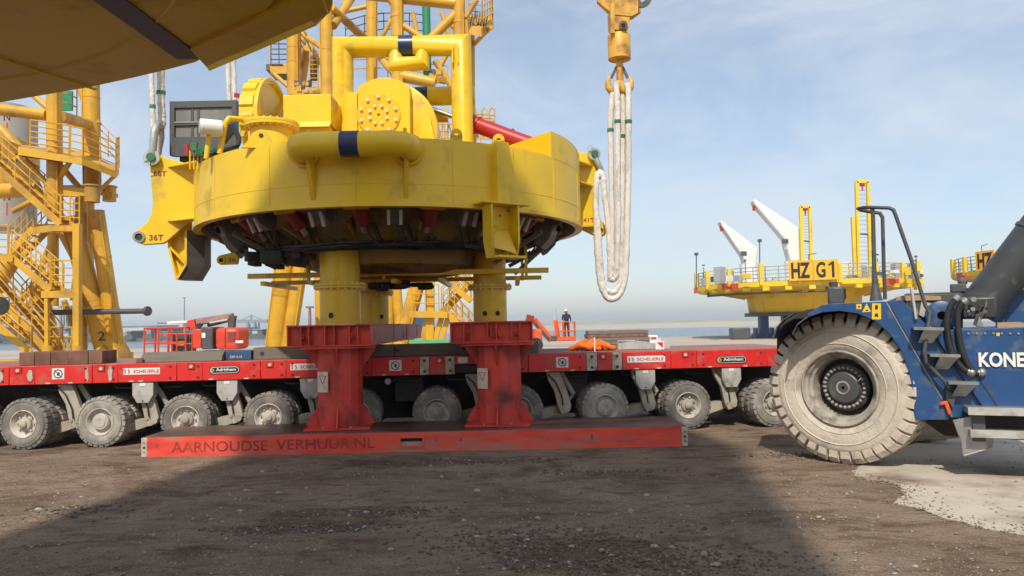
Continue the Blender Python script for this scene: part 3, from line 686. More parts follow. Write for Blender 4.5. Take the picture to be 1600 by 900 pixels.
def swing_arm(parent, s):
    """bent leaf and its toe beside a wheel"""
    o = -.16
    poly = [(.47, 1.02), (.70, 1.02), (.83, .66), (.885, .44), (.83, .33), (.72, .30), (.66, .42), (.60, .70), (.50, .88)]
    b = MB(); b.slab([tp(s + x, z, o) for x, z in poly], TN * .11); a = b.build('swing_arm', ARM, parent, bevel=.012)
    b = MB(); b.tube(tp(s + .81, .40, o + .07), tp(s + .81, .40, o - .3), .055, n=14); b.tube(tp(s + .70, .43, o + .075), tp(s + .70, .43, o), .02, n=8); b.build('pivot_pin', HUB, a)
    b = MB(); b.slab([tp(s + x, z, o - .22) for x, z in ((.25, .36), (.8, .46), (.8, .34), (.30, .18))], TN * .2); b.build('axle_beam', ARM, a)
    b = MB(); b.tube(tp(s + .74, 1.0, o - .12), tp(s + .95, .62, o - .16), .045, n=10); b.tube(tp(s + .95, .62, o - .16), tp(s + .80, .42, o - .16), .025, n=8); b.build('suspension_cylinder', ARM, a)
    b = MB(); b.path([tp(s + .50, .98, o + .08), tp(s + .62, .86, o + .09), tp(s + .72, .62, o + .08), tp(s + .74, .46, o + .08)], .012, 6); b.build('brake_hose', BLACK, a)
for i, (x, kind, yaw, arm) in enumerate(WX):
    s = trs(x, 660); w = tp(s, WR + .002, -.02)
    root = link('wheel', MW['tyre'], trailer, w); root.rotation_euler.z = TA + rad(yaw + (i * 53 % 7 - 3)); root.rotation_euler.y = rad(i * 47 % 90)
    root.rotation_mode = 'XYZ'
    for nm in ('inner_tyre', 'rim', 'inner_rim') + (('hub_cover',) if kind else ('hub',) + tuple('wheel_nut%d' % q for q in range(8))):
        c = bpy.data.objects.new(nm.rstrip('0123456789'), MW[nm]); COL.objects.link(c); c.parent = root
    if arm: swing_arm(trailer, s)
    far = link('far_wheel', MW['tyre'], trailer, tp(s, WR + .002, -2.0)); far.rotation_euler.z = TA
# grey valve cabinets below the beam
for x in (222, 354, 485, 1010, 1145):
    s = trs(x, 618); w = .165; b = MB()
    b.prism([tp(s + a, z, -.02) for a, z in ((-w, 1.025), (w, 1.025), (w, .82), (w*.55, .69), (-w*.55, .69), (-w, .82))], TN * -.20)
    k = b.build('valve_cabinet', GREYBOX, trailer, bevel=.008)
    b = MB(); tbox(b, s - .045, s + .045, .965, 1.01, -.02, -.014); b.build('small_label', WHITE, k)
    b = MB(); disc(b, tp(s, .725, -.02), .012); b.build('lock', UNDER, k)
b = MB()
for x in (70, 190, 260, 330, 460, 600, 640, 720, 760, 870, 905, 1000, 1100):
    s = trs(x, 610); b.path([tp(s - .25, 1.0, -.3), tp(s - .2, .93, -.28), tp(s + .12, .92, -.26), tp(s + .22, 1.0, -.3)], .018, 6)
b.build_each('air_line', BLACK, trailer)
b = MB(); disc(b, tp(trs(606, 596), tr(606, 596).z, -.02), .05, 14, .03); b.build('work_lamp', STEEL, trailer)
b = MB(); tbox(b, trs(612), trs(660), .56, 1.0, -.75, -.40); tbox(b, trs(868), trs(925), .52, 1.0, -.7, -.4); b.build_each('tank', UNDER, trailer, bevel=.03)
# ------------------------------------------------------------------ cargo resting on the trailer deck
TOPZ = DZ1 + .008
def dbox(name, x0, x1, z0, z1, o0, o1, mat, bevel=.008):
    b = MB(); tbox(b, trs(x0, 560), trs(x1, 560), z0, z1, o0, o1); return b.build(name, mat, None, bevel=bevel)
xs = (24, 48, 73, 101, 133, 155)
for k, (a, c) in enumerate(zip(xs[:-1], xs[1:])):
    tag(dbox('steel_plate', a, c - .4, TOPZ, TOPZ + (.218 if k % 2 else .213), -.62, -.10 - .006 * (k % 3), RUST), 'rusty brown steel block in the row on the trailer deck', 'steel block', 'row of rusty blocks on the trailer')
tag(dbox('steel_beam', 386, 612, TOPZ, GZ0 - .006 - .02, -.80, -.36, TIMB), 'grey weathered beam on the trailer deck beneath the pinkish-sided girder', 'beam')
tag(dbox('steel_beam', 613, 845, TOPZ, GZ0 - .006 - .02, -.80, -.36, TIMB), 'grey weathered beam on the trailer deck beneath the girder with hooks', 'beam')
for x in (400, 618, 725, 833):
    p = tp(trs(x, 550), TOPZ + .10, -.355)
    host = [o for o in COL.objects if o.name.startswith('steel_beam')][0 if x < 613 else 1]
    b = MB(); b.tube(p - TN * .004, p + TN * .006, .032, n=12); b.build('bolt_hole', UNDER, host)
m = MB(); s0, s1 = trs(212, 560), trs(342, 560)
m.prism([tp(s0, TOPZ + z, -.35 + y) for y, z in ((-.2, 0), (.2, 0), (.17, .09), (.06, .155), (-.06, .16), (-.18, .1))], TU * (s1 - s0))
o = m.build('timber_baulk', TIMB, None, bevel=.01); tag(o, 'long grey rounded timber baulk lying on the trailer deck', 'timber')
tag(dbox('wedge_block', 208.5, 219, TOPZ, TOPZ + .075, -.14, -.09, RUST), 'small dark wedge against the end of the timber baulk', 'wedge')
bb = dbox('blue_crate', 343, 384, TOPZ, TOPZ + .155, -.7, -.3, material('blue crate', (.03, .08, .18), .6)); tag(bb, 'low blue crate with worn white letters on the trailer deck', 'crate')
text('lettering', 'EXP 4-15', tp(trs(360, 560), TOPZ + .055, -.296), TU, UP, .19, .04, WHITE, bb)
# ------------------------------------------------------------------ the big yellow ring-shaped lifting tool
TC = V((-2.08, 13.30, 0)); TR = 3.33; ZB, ZT = 3.475, 4.415
tool = thing('lifting_tool', (TC.x, TC.y, GZ1 + .002), 'big yellow ring-shaped lifting tool on three legs standing on the red girders', 'lifting tool')
NV = (V((0, 0, 0)) - TC).normalized(); RV = V((-NV.y, NV.x, 0))         # towards the viewer / to the viewer's right
if RV.x < 0: RV = -RV
def cyl(x, y, R=TR):
    d = ray(x, y); a = d.x**2 + d.y**2; b_ = -2 * (d.x*TC.x + d.y*TC.y); c = TC.x**2 + TC.y**2 - R*R
    D = max(0, b_*b_ - 4*a*c); return EYE + d * ((-b_ - math.sqrt(D)) / 2 / a)
def phi(p): return math.atan2(p.y - TC.y, p.x - TC.x)
def cp(a, r, z): return V((TC.x + r*math.cos(a), TC.y + r*math.sin(a), z))
def lp(x, y, off=0.0): return onplane(x, y, TC + NV * off, NV)
PH0 = math.atan2(NV.y, NV.x)
NSEG = 128
# ring shell with a proud bottom rim, inner wall and cover
m = MB(); m.lathe([(TR-.05, ZB+.06), (TR, ZB+.06), (TR, ZT), (TR-.03, ZT+.0), (TR-.03, ZT-.03), (TR-.05, ZT-.03)], NSEG, (TC.x, TC.y, 0), closed=True); m.build('ring_shell', YEL, tool, 30)
m = MB(); m.lathe([(TR-.10, ZB-.004), (TR+.022, ZB-.004), (TR+.022, ZB+.058), (TR-.10, ZB+.058)], NSEG, (TC.x, TC.y, 0), closed=True); m.build('bottom_rim', YEL, tool, 30)
m = MB(); m.lathe([(1.3, ZT-.05), (TR-.052, ZT-.05), (TR-.052, ZT-.02), (1.3, ZT-.02)], 96, (TC.x, TC.y, 0), closed=True); m.build('ring_cover', YEL, tool, 30)
for dg in (-78, -52, -31, -9, 14, 31, 47, 66, 84):   # upright plate joints and a few round plugs on the shell
    a = PH0 + rad(dg); m = MB(); m.box(cp(a, TR + .001, (ZB + ZT)/2 + .02), (.012, .014, ZT - ZB - .10), a); m.build('weld_seam', YEL, tool)
m = MB(); m.lathe([(TR, ZB + .30), (TR + .004, ZB + .303), (TR + .004, ZB + .309), (TR, ZB + .312)], NSEG, (TC.x, TC.y, 0)); m.build('weld_seam', YEL, tool, 60)
# raised housing on the ring's right flank: sunlit front slope, curved back wall
a0, a1 = phi(cyl(792, 250)), phi(cyl(905, 262)) 
hz = ZT + .40
pa = [cp(phi(cyl(789, 232)), TR-.02, ZT-.005), cp(phi(cyl(861, 250)), TR-.02, ZT-.005)]
ak0, ak1 = phi(cyl(861, 240)), PH0 + rad(106); K = 20
wall = [ak0 + (ak1 - ak0) * i / K for i in range(K + 1)]
hA = at(787, 230, 12.4); hA = V((hA.x, hA.y, ZT - .019)); hin = [cp(ak1, TR - .9, ZT - .019)]
foot = [hA] + [cp(a, TR + .003, ZT - .019) for a in wall] + hin
m = MB(); m.prism(foot, V((0, 0, hz - ZT + .019)))
for i_ in range(len(foot)):                       # the roof falls away towards the lug
    k_ = max(0, (i_ - 1) / K) if i_ <= K + 1 else 1
    m.v[len(foot) + i_].z -= .30 * k_ ** 2
m.build('side_housing', YEL, tool, 25)
# lifting lugs standing out left and right
def lug(poly, off, th, name, mat=YEL):
    b = MB(); b.slab([lp(x, y, off) for x, y in poly], NV * th); return b.build(name, mat, tool, bevel=.012)
L1 = lug([(236, 262), (235, 251), (240, 245), (252, 243), (262, 248), (300, 258), (318, 262), (318, 345), (300, 345), (262, 378), (255, 381), (226, 383),
          (214, 379), (209, 371), (211, 363), (219, 358), (232, 347), (238, 335), (240, 318)], .30, .10, 'lifting_lug')
R1 = lug([(890, 262), (903, 236), (908, 240), (922, 238), (931, 240), (934, 248), (931, 290), (929, 318), (931, 338), (942, 348), (947, 358), (945, 368),
          (937, 372), (928, 368), (905, 357), (890, 350)], .30, .10, 'lifting_lug')
def lughole(x, y, r, host, off=.30):
    c = lp(x, y, off); b = MB(); b.lathe([(r*.62, -.075), (r, -.075), (r, .075), (r*.62, .075)], 24, c, frame(RV, UP, NV), closed=True); k = b.build('lug_bush', STEEL if r > .09 else YEL, host)
    b = MB(); b.tube(c - NV * .065, c + NV * .054, r * .62, n=20); b.build('lug_bore', UNDER, host)
lughole(219, 371, .098, L1); lughole(937, 361, .075, R1)
for x0, x1, y, host in ((262, 312, 259, L1), (262, 314, 344, L1)):
    b = MB(); p, q = lp(x0, y, .36), lp(x1, y, .36); b.prism([p, q, q + NV * .42 + RV * .05, ], V((0, 0, -.025))); b.build('lug_gusset', YEL, host)
for y in (258, 289):
    b = MB(); p, q = lp(926, y, .355), lp(899, y, .355); b.prism([p, q, q + NV * .40], V((0, 0, -.025))); b.build('lug_gusset', YEL, R1)
b = MB(); b.prism([lp(905, 354, .355), lp(932, 354, .355), lp(900, 355, .75)], V((0, 0, .03))); b.build('lug_gusset', YEL, R1)
def lab(body, x, y, w, h, host, off=.356): text('stencil', body, lp(x, y, off), RV, UP, w, h, STENCIL if host is not None else BLKTXT, host, bold=.01)
lab('68T', 250, 271, .20, .085, L1); lab('36T', 244, 371, .22, .095, L1); lab('41T', 920, 344, .20, .085, R1)
# smaller lower lug behind
b = MB(); b.slab([lp(x, y, .45) for x, y in ((339, 405), (342, 400), (350, 398), (368, 394), (374, 402), (372, 413), (345, 414), (340, 411))], NV * .09); S1 = b.build('lower_lug', YEL, tool, bevel=.01)
lughole(347, 407, .062, S1, .45); lab('36', 362, 406, .12, .07, S1, .50)

# front fender pipe with elbows, gussets and blue band
PY = 9.62; zc = at(548, 225, PY).z; pr = .168
xl, xr = at(463, 225, PY).x, at(632, 225, PY).x
el = [V((xl - .02, 10.35, zc)), V((xl - .02, PY + .20, zc)), V((xl + .03, PY + .07, zc)), V((xl + .16, PY, zc)), V((xr - .16, PY, zc)), V((xr - .03, PY + .07, zc)), V((xr + .02, PY + .20, zc)), V((xr + .02, 10.35, zc))]
m = MB(); m.path(el, pr, 28); fender = m.build('fender_pipe', YEL, tool, 50)
bx0, bx1 = at(533, 225, PY).x, at(562, 225, PY).x
m = MB(); m.tube((bx0, PY, zc), (bx1, PY, zc), pr + .004, n=32, cap=False); m.build('blue_band', BLUEB, fender)
for x in (xl - .0, xr + .0):
    m = MB(); m.lathe([(pr + .012, -.02), (pr + .05, -.02), (pr + .05, .02), (pr + .012, .02)], 28, (x, 10.0, zc), frame((1,0,0), (0,0,1), (0,-1,0)), closed=True); m.build('weld_collar', YEL, fender)
for px in (489, 634):
    p = cyl(px, 260); a = phi(p); t = V((-math.sin(a), math.cos(a), 0))
    m = MB(); m.slab([cp(a, TR, zc - .05), cp(a, TR + .22, zc - .1), cp(a, TR + .16, zc - .2), cp(a, TR + .03, ZB + .14), cp(a, TR, ZB + .10)], t * .055); m.build('fender_gusset', YEL, tool)
m = MB(); m.box((at(549, 202, PY).x - .03, PY + .3, zc + .13), (.62, .42, .12)); m.build('fender_saddle', YEL, tool, bevel=.03)
for px in (481, 632):
    m = MB(); q = at(px, 205, PY + .02); m.box((q.x, PY + .06, zc + pr), (.05, .06, .09)); m.build('fender_stop', YEL, tool, bevel=.01)

# ring stiffener plates and inspection lugs on the front
for px, w in ((770, .05), (790, .045)):
    a = phi(cyl(px, 270)); t = V((-math.sin(a), math.cos(a), 0))
m = MB()
aL, aR, aR2 = phi(cyl(769, 270)), phi(cyl(786, 228)), phi(cyl(803, 308))
front = [cp(aL, TR + .14, ZT + .02), cp(aR, TR + .14, ZT + .02), cp(aR2, TR + .14, ZB + .05), cp(aL, TR + .14, ZB + .05)]
m.prism(front, -V((math.cos(aL), math.sin(aL), 0)) * .24); m.build('guide_box', YEL, tool, 20, bevel=.006)
m = MB(); p0, p1 = cp(phi(cyl(738, 316)), TR + .02, ZB + .045), cp(phi(cyl(808, 312)), TR + .02, ZB + .045)
o_ = V((math.cos(aR), math.sin(aR), 0)) * .28
m.prism([p0, p1, p1 + o_, p0 + o_], V((0, 0, .025))); m.build('guide_shelf', YEL, tool)
for px, py in ((713, 216), (779, 224)):
    c = cyl(px, py, TR - .04); c.z = ZT + .02; b = MB()
    b.lathe([(.03, -.02), (.085, -.02), (.085, .02), (.03, .02)], 16, c + UP * .07, frame(RV, UP, NV), closed=True); b.box(c, (.17, .04, .12), math.atan2(RV.y, RV.x)); b.build('pad_eye', YEL, tool)
c = cyl(405, 221, TR - .04); b = MB(); b.slab([c + RV * a + UP * z for a, z in ((-.24, -.1), (.22, -.1), (.12, .13), (.04, .17), (-.03, .15))], NV * .04); pe = b.build('pad_eye', YEL, tool, bevel=.008)
b = MB(); b.tube(c + UP * .08 + RV * .03 + NV * .019, c + UP * .08 + RV * .03 + NV * .026, .032, n=12); b.build('eye_hole', UNDER, pe)

# guide brackets hanging below the ring
def bracket(px, pt, pb, yaw, mat_l, name='guide_bracket', sc_=1.0, off=TR + .04):
    """channel-shaped bumper: back plate, two cheeks and a cranked toe"""
    a = phi(cyl(px, 320)); a += rad(yaw); n = V((math.cos(a), math.sin(a), 0)); t = V((-math.sin(a), math.cos(a), 0)); base = cp(a, off, 0)
    w = .30 * sc_; H = ZB - pb
    return a, n, t, base, w, H
a = phi(cyl(779, 335)); n = V((math.cos(a), math.sin(a), 0)); t = V((-math.sin(a), math.cos(a), 0))
if t.x < 0: t = -t
bb = cp(a, TR + .02, 0); zbt = at(790, 402, 10.4).z; W = .27
m = MB(); m.slab([bb + t*(-W) + UP*(ZB+.04), bb + t*W + UP*(ZB+.04), bb + t*W + UP*(zbt+.24), bb + t*(W+.08) + UP*zbt - n*.10, bb + t*(-W+.12) + UP*zbt - n*.10, bb + t*(-W) + UP*(zbt+.22)], n * .03)
br = m.build('guide_bracket', YEL, tool)
m = MB(); m.slab([bb - t*W + UP*(ZB+.04), bb - t*W + n*.22 + UP*(ZB+.04), bb - t*W + n*.22 + UP*(zbt+.26), bb - t*(W-.12) + n*.06 + UP*zbt, bb - t*(W-.1) - n*.08 + UP*zbt, bb - t*W + UP*(zbt+.24)], t * .03); m.build('cheek', YEL, br)
m = MB(); e = bb + t*(W*.62)
m.slab([e + UP*(ZB+.04), e + n*.24 + UP*(ZB+.04), e + n*.24 + UP*(zbt+.2), e + t*.05 + n*.12 + UP*(zbt+.04), e + UP*(zbt+.04)], t * .03); m.build('cheek', YEL, br)
m = MB(); m.prism([bb - t*(W-.02) + n*.02 + UP*(zbt+.16), bb - t*(W-.2) + n*.02 + UP*(zbt+.36), bb + t*(W*.5) + n*.02 + UP*(zbt+.38), bb + t*(W*.55) + n*.2 + UP*(zbt+.05), bb - t*.02 + n*.16 + UP*(zbt+.10)], UP * .02); m.build('toe_gusset', YEL, br)
m = MB(); m.prism([bb - t*(W-.10) - n*.10 + UP*zbt, bb + t*(W+.09) - n*.10 + UP*zbt, bb + t*(W+.05) + n*.20 + UP*(zbt-.0), bb - t*(W-.12) + n*.20 + UP*(zbt)], UP * .03); m.build('toe_plate', YEL, br)
m = MB()
for s_, z in ((-.12, .7), (.0, .56), (-.12, .40), (.14, .64), (-.1, .12), (.12, .12), (.02, .06)):
    p = bb + t * s_ + n * .016 + UP * (zbt + z - .05 + .1); m.tube(p, p + n * .006, .016, n=8)
m.build_each('bolt_hole', UNDER, br)
# left bracket seen from its side: light cheek and dark rubbing face
A, Bq, Cq, Dq, E_ = [lp(*p, .12) for p in ((268, 368), (294, 361), (294, 414), (280, 437), (268, 388))]
m = MB(); m.slab([lp(*p, .12) for p in ((272, 352), (300, 338), (300, 362), (294, 362), (268, 368))], NV * .05); m.slab([A, Bq, Bq + (Cq-Bq)*.0 + UP*-.06, A + UP*-.06], NV * .05); bl = m.build('guide_bracket', YEL, tool)
for p, q in ((A, E_), (E_, Dq), (Bq, Cq), (Cq, Dq), (E_ + (A-E_)*.1, Cq)):
    m = MB(); m.beam(p, q, .30, .035, up=(q - p).cross(NV)); m.build('rib', YEL, bl)
m = MB(); m.slab([A, Bq, Cq, Dq, E_], NV * .02); m.build('web', YEL, bl)
s_ = RV * .26 - NV * .18
m = MB(); m.add([Bq + NV*.15, Cq + NV*.15, Dq + NV*.15, Bq + NV*.15 + s_, Cq + NV*.15 + s_, Dq + NV*.15 + s_,
                 Bq - NV*.3, Cq - NV*.3, Dq - NV*.3, Bq - NV*.3 + s_, Cq - NV*.3 + s_, Dq - NV*.3 + s_],
    [(0,1,4,3), (1,2,5,4), (6,9,10,7), (7,10,11,8), (0,3,9,6), (2,8,11,5), (3,4,10,9), (4,5,11,10), (0,6,7,1), (1,7,8,2)]); m.build('rubbing_face', PADG, bl)

# ------------- underside: gripper machinery
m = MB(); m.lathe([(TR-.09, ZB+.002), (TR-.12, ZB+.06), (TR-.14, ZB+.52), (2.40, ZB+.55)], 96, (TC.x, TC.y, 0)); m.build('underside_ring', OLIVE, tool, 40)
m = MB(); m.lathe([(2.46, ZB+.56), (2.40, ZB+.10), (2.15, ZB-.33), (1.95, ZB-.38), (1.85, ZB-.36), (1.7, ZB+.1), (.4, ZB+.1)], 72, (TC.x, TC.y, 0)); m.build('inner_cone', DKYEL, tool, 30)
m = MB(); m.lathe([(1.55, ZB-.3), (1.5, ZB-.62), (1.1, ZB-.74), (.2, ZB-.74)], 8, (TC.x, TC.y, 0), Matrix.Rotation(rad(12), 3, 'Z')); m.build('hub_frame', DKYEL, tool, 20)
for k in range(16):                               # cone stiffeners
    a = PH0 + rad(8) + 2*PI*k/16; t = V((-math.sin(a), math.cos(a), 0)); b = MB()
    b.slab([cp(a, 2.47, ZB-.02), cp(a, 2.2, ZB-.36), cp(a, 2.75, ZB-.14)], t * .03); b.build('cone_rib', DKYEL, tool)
PADS = [(-70, '6L', 1), (-45, '', 1), (-22, '', 1), (0, '', 1), (22, '', 1), (43, '', 1), (66, '9', 1), (88, '', 0), (-92, '', 0), (120, '', 0), (150, '', 0), (180, '', 0), (-150, '', 0), (-120, '', 0)]
for k, (dg, txt, fins) in enumerate(PADS):
    a = PH0 + rad(dg); n = V((math.cos(a), math.sin(a), 0)); t = V((-math.sin(a), math.cos(a), 0))
    low = abs(dg) > 60; zz = -.14 if low else 0
    o0 = cp(a, 2.60, ZB + .02); m = MB()
    pts = [o0 + UP*.45, o0 + n*.32 + UP*.45, o0 + n*.36 - UP*.02, o0 + n*.28 - UP*(.10 + abs(zz)), o0 + n*.12 - UP*(.18 + abs(zz)*1.6), o0 - UP*(.12 + abs(zz))]
    m.slab(pts, t * (.44 if low else .22)); pad = m.build('gripper_pad', PADG, tool, bevel=.012)
    m = MB()
    for s_ in (-.09, .08):
        q = o0 + n*.335 + t*s_ - UP*.02; m.slab([q, q + n*.05, q - n*.06 - UP*.20, q - n*.10 - UP*.18], t * .045)
    m.build_each('pad_fin', PADF, pad)
    m = MB(); q = o0 + n * .37 + UP * .0; m.slab([q - t*.20, q + t*.20, q + t*.20 + n*.06, q - t*.20 + n*.06], UP * .025); m.build('fin_plate', OLIVE, pad)
    if txt:
        fn = (n * .8 - UP * .42).normalized(); text('stencil', txt, o0 + n*.37 - UP*.06 + n*.025, t if (t.cross(UP)).dot(n) > 0 else -t, UP, .15, .11, BLKTXT, pad, thick=.06)
    # red ram between pads
    a2 = a + rad(11); n2 = V((math.cos(a2), math.sin(a2), 0)); t2 = V((-math.sin(a2), math.cos(a2), 0))
    m = MB(); m.tube(cp(a2, 2.86, ZB + .22), cp(a2, 2.50, ZB - .10), .120, n=16); m.tube(cp(a2, 2.90, ZB + .26), cp(a2, 2.80, ZB + .16), .165, n=16); ram = m.build('gripper_ram', REDK, tool)
    m = MB(); m.tube(cp(a2, 2.50, ZB - .10), cp(a2, 2.38, ZB - .22), .05, n=12); m.build('ram_rod', STEEL, ram)
    m = MB(); m.box(cp(a2, 2.84, ZB + .07), (.36, .05, .07), a2 + PI/2); m.build('ram_clamp', YEL, ram)
for j, (r, z, rr) in enumerate(((2.30, ZB-.40, .030), (2.22, ZB-.42, .024), (2.36, ZB-.37, .022), (2.10, ZB-.44, .026))):
    m = MB(); pts = []
    for i in range(90):
        a = 2*PI*i/90; pts.append(cp(a, r + .05*noise.noise(V((math.cos(a)*3, math.sin(a)*3, j*3))), z - .05*abs(noise.noise(V((math.cos(a)*5, math.sin(a)*5, j*7))))))
    m.path(pts, rr, 6, closed=True); m.build('hose_bundle', BLACK, tool, 60)
rnd = random.Random(11)
for k in range(26):                               # loose hose drops
    a = PH0 + rad(rnd.uniform(-85, 85)); r0 = rnd.uniform(2.25, 2.6); m = MB()
    m.path([cp(a, r0, ZB-.1), cp(a + .03, r0 - .05, ZB-.3), cp(a + .08, r0 - .18, ZB-.44), cp(a + .16, r0 - .22, ZB-.42), cp(a + .2, r0 - .1, ZB-.3)], .017, 6); m.build('loose_hose', BLACK, tool, 60)
rnd = random.Random(5)
for k in range(14):                               # clutter hanging under the left flank
    a = PH0 - rad(62) + rad(rnd.uniform(-16, 26)) if RV.dot(cp(PH0 - rad(62), 1, 0) - TC) < 0 else PH0 + rad(62) + rad(rnd.uniform(-26, 16))
    r0 = rnd.uniform(1.9, 2.6); m = MB(); m.box(cp(a, r0, ZB - .42 - rnd.uniform(0, .12)), (rnd.uniform(.14, .34), rnd.uniform(.1, .2), rnd.uniform(.10, .22)), rnd.uniform(0, 3)); m.build('valve_block', UNDER, tool, bevel=.02)
for dg in (-76, -56, 52, 74):
    a = PH0 + rad(dg); m = MB(); m.beam(cp(a, 2.95, ZB - .16), cp(a, 2.05, ZB - .62), .06, .06); m.build('tie_bar', OLIVE, tool)

# ------------- three legs with bolted flanges
LEGS = [(-2.78, 12.0, .325), (-2.76, 14.6, .325), (-.40, 13.30, .30)]
for lx, ly, r in LEGS:
    zf = 2.50; m = MB(); m.lathe([(.02, GZ1+.006), (r, GZ1+.006), (r, zf-.03), (.02, zf-.03)], 40, (lx, ly, 0)); leg = m.build('leg', YEL, tool, 30)
    m = MB(); m.lathe([(.02, zf+.03), (r*.98, zf+.03), (r*.98, ZB+.12), (.02, ZB+.12)], 40, (lx, ly, 0)); m.build('upper_leg', YEL, leg, 30)
    m = MB(); m.lathe([(r*.9, zf-.036), (r+.095, zf-.036), (r+.095, zf-.003), (r*.9, zf-.003)], 40, (lx, ly, 0), closed=True); m.lathe([(r*.9, zf+.003), (r+.095, zf+.003), (r+.095, zf+.036), (r*.9, zf+.036)], 40, (lx, ly, 0), closed=True); m.build('flange', YEL, leg, 30)
    m = MB()
    for k in range(22):
        a = 2*PI*k/22; p = V((lx + (r+.058)*math.cos(a), ly + (r+.058)*math.sin(a), 0)); m.tube(p + UP*(zf-.058), p + UP*(zf+.058), .016, n=6)
    m.build_each('flange_bolt', BOLT, leg)
    for a in (PH0 - rad(25), PH0 + rad(18)) if lx > -1 else (PH0 - rad(22),) if ly < 13 else (PH0 + rad(35),):
        d = V((math.cos(a), math.sin(a), 0)); p = V((lx, ly, 2.03)) + d * (r - .004)
        m = MB(); m.lathe([(.045, 0), (.062, 0), (.062, .012), (.045, .012)], 18, p, frame(d.cross(UP), UP, d), closed=True); h = m.build('port_rim', YEL, leg)
        m = MB(); m.tube(p, p + d * .007, .045, n=18); m.build('port_hole', UNDER, leg)

# ------------- service platform beams under the tool
for Yb, xa, xb, ya, w in ((12.72, 388, 857, 426, .085), (13.95, 425, 846, 437, .075)):
    p, q = at(xa, ya + 5, Yb), at(xb, ya - 3, Yb); z = (p.z + q.z) / 2
    m = MB(); m.beam(V((p.x, Yb, z)), V((q.x, Yb, z)), .10, w); pb = m.build('platform_beam', YEL, tool, bevel=.006)
    m = MB()
    for k in range(26):
        x = p.x + (q.x - p.x) * (k + .5) / 26; m.tube((x, Yb - .051, z), (x, Yb - .058, z), .012, n=6)
    m.build_each('bolt_head', BOLT, pb)
    zb_ = z
for x in (-4.2, -3.4, -2.0, -1.2, .1):
    m = MB(); m.beam((x, 12.5, zb_ - .09), (x, 14.4, zb_ - .09), .08, .07); m.build('cross_beam', YEL, tool)
for x, y in ((-3.5, 12.76), (-3.25, 12.76), (-2.2, 12.78), (-.95, 12.76), (-.2, 12.76), (.25, 12.76), (-3.3, 13.9), (.2, 13.9)):
    m = MB(); m.beam((x, y, zb_ - .05), (x, y, ZB - .3), .08, .05); m.build('hanger', YEL, tool)
m = MB(); m.beam((.05, 12.8, zb_), (.62, 12.8, zb_ + .50), .07, .06); m.build('diagonal_stay', OLIVE, tool)
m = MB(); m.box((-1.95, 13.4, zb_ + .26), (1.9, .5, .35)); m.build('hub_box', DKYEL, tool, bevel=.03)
rnd = random.Random(21)
for k in range(12):                               # dark hydraulic lump hanging between the legs
    m = MB(); m.box((-1.95 + rnd.uniform(-.5, .4), 13.35 + rnd.uniform(-.2, .2), zb_ - .08 - rnd.uniform(0, .08)), (rnd.uniform(.12, .3), .2, rnd.uniform(.08, .17)), rnd.uniform(0, 3)); m.build('hydraulic_swivel', UNDER, tool, bevel=.03)

# ------------- on top: portal of thick pipes
AY = 12.35
p1, p2 = at(535, 73, AY), at(720, 72, AY); zt_ = (p1.z + p2.z) / 2; ar = .178
m = MB(); m.path([V((p1.x, AY, ZT - .1)), V((p1.x, AY, zt_)), V((p2.x, AY, zt_)), V((p2.x + .01, AY, ZT - .1))], ar, 28); portal = m.build('pipe_portal', YEL, tool, 40)
b0, b1 = at(624, 70, AY).x, at(646, 70, AY).x
m = MB(); m.tube((b0, AY, zt_), (b1, AY, zt_), ar + .004, n=32, cap=False); m.build('blue_band', BLUEB, portal)
u0, u1 = at(616, 95, AY - .2), at(658, 95, AY - .2)
m = MB(); m.path([V((u0.x, AY, zt_ - .02)), V((u0.x, AY - .05, u0.z)), V((u1.x, AY - .05, u0.z)), V((u1.x, AY, zt_ - .02))], .118, 22); m.build('pipe_handle', YEL, portal, 40)
m = MB(); c = at(703, 84, AY - .19)
for s_ in (-.045, .045): m.slab([V((c.x + .09 + s_, AY - ar + .03, c.z + .16)), V((c.x + .09 + s_, AY - ar - .035, c.z + .13)), V((c.x + .09 + s_, AY - ar - .035, c.z - .16)), V((c.x + .09 + s_, AY - ar + .03, c.z - .2))], V((.02, 0, 0)))
m.build('cable_clip', YEL, portal)
Yp = 13.0; q0, q1 = at(652, 151, Yp), at(742, 151, Yp)
m = MB(); m.tube((q0.x - .5, Yp, q0.z), (q1.x, Yp, q0.z), .165, n=28); sp = m.build('side_pipe', YEL, tool, 40)
m = MB(); m.tube((at(650, 150, Yp).x, Yp, q0.z), (at(669, 150, Yp).x, Yp, q0.z), .169, n=28, cap=False); m.build('blue_band', BLUEB, sp)
q0, q1 = at(650, 182, Yp), at(700, 182, Yp); m = MB(); m.tube((q0.x - .2, Yp, q0.z), (q1.x, Yp, q0.z), .115, n=20); m.build('lower_pipe', YEL, tool, 40)
m = MB(); m.tube(at(737, 150, 13.0), at(740, 230, 13.0), .06, n=14); m.build('vent_pipe', YEL, tool)

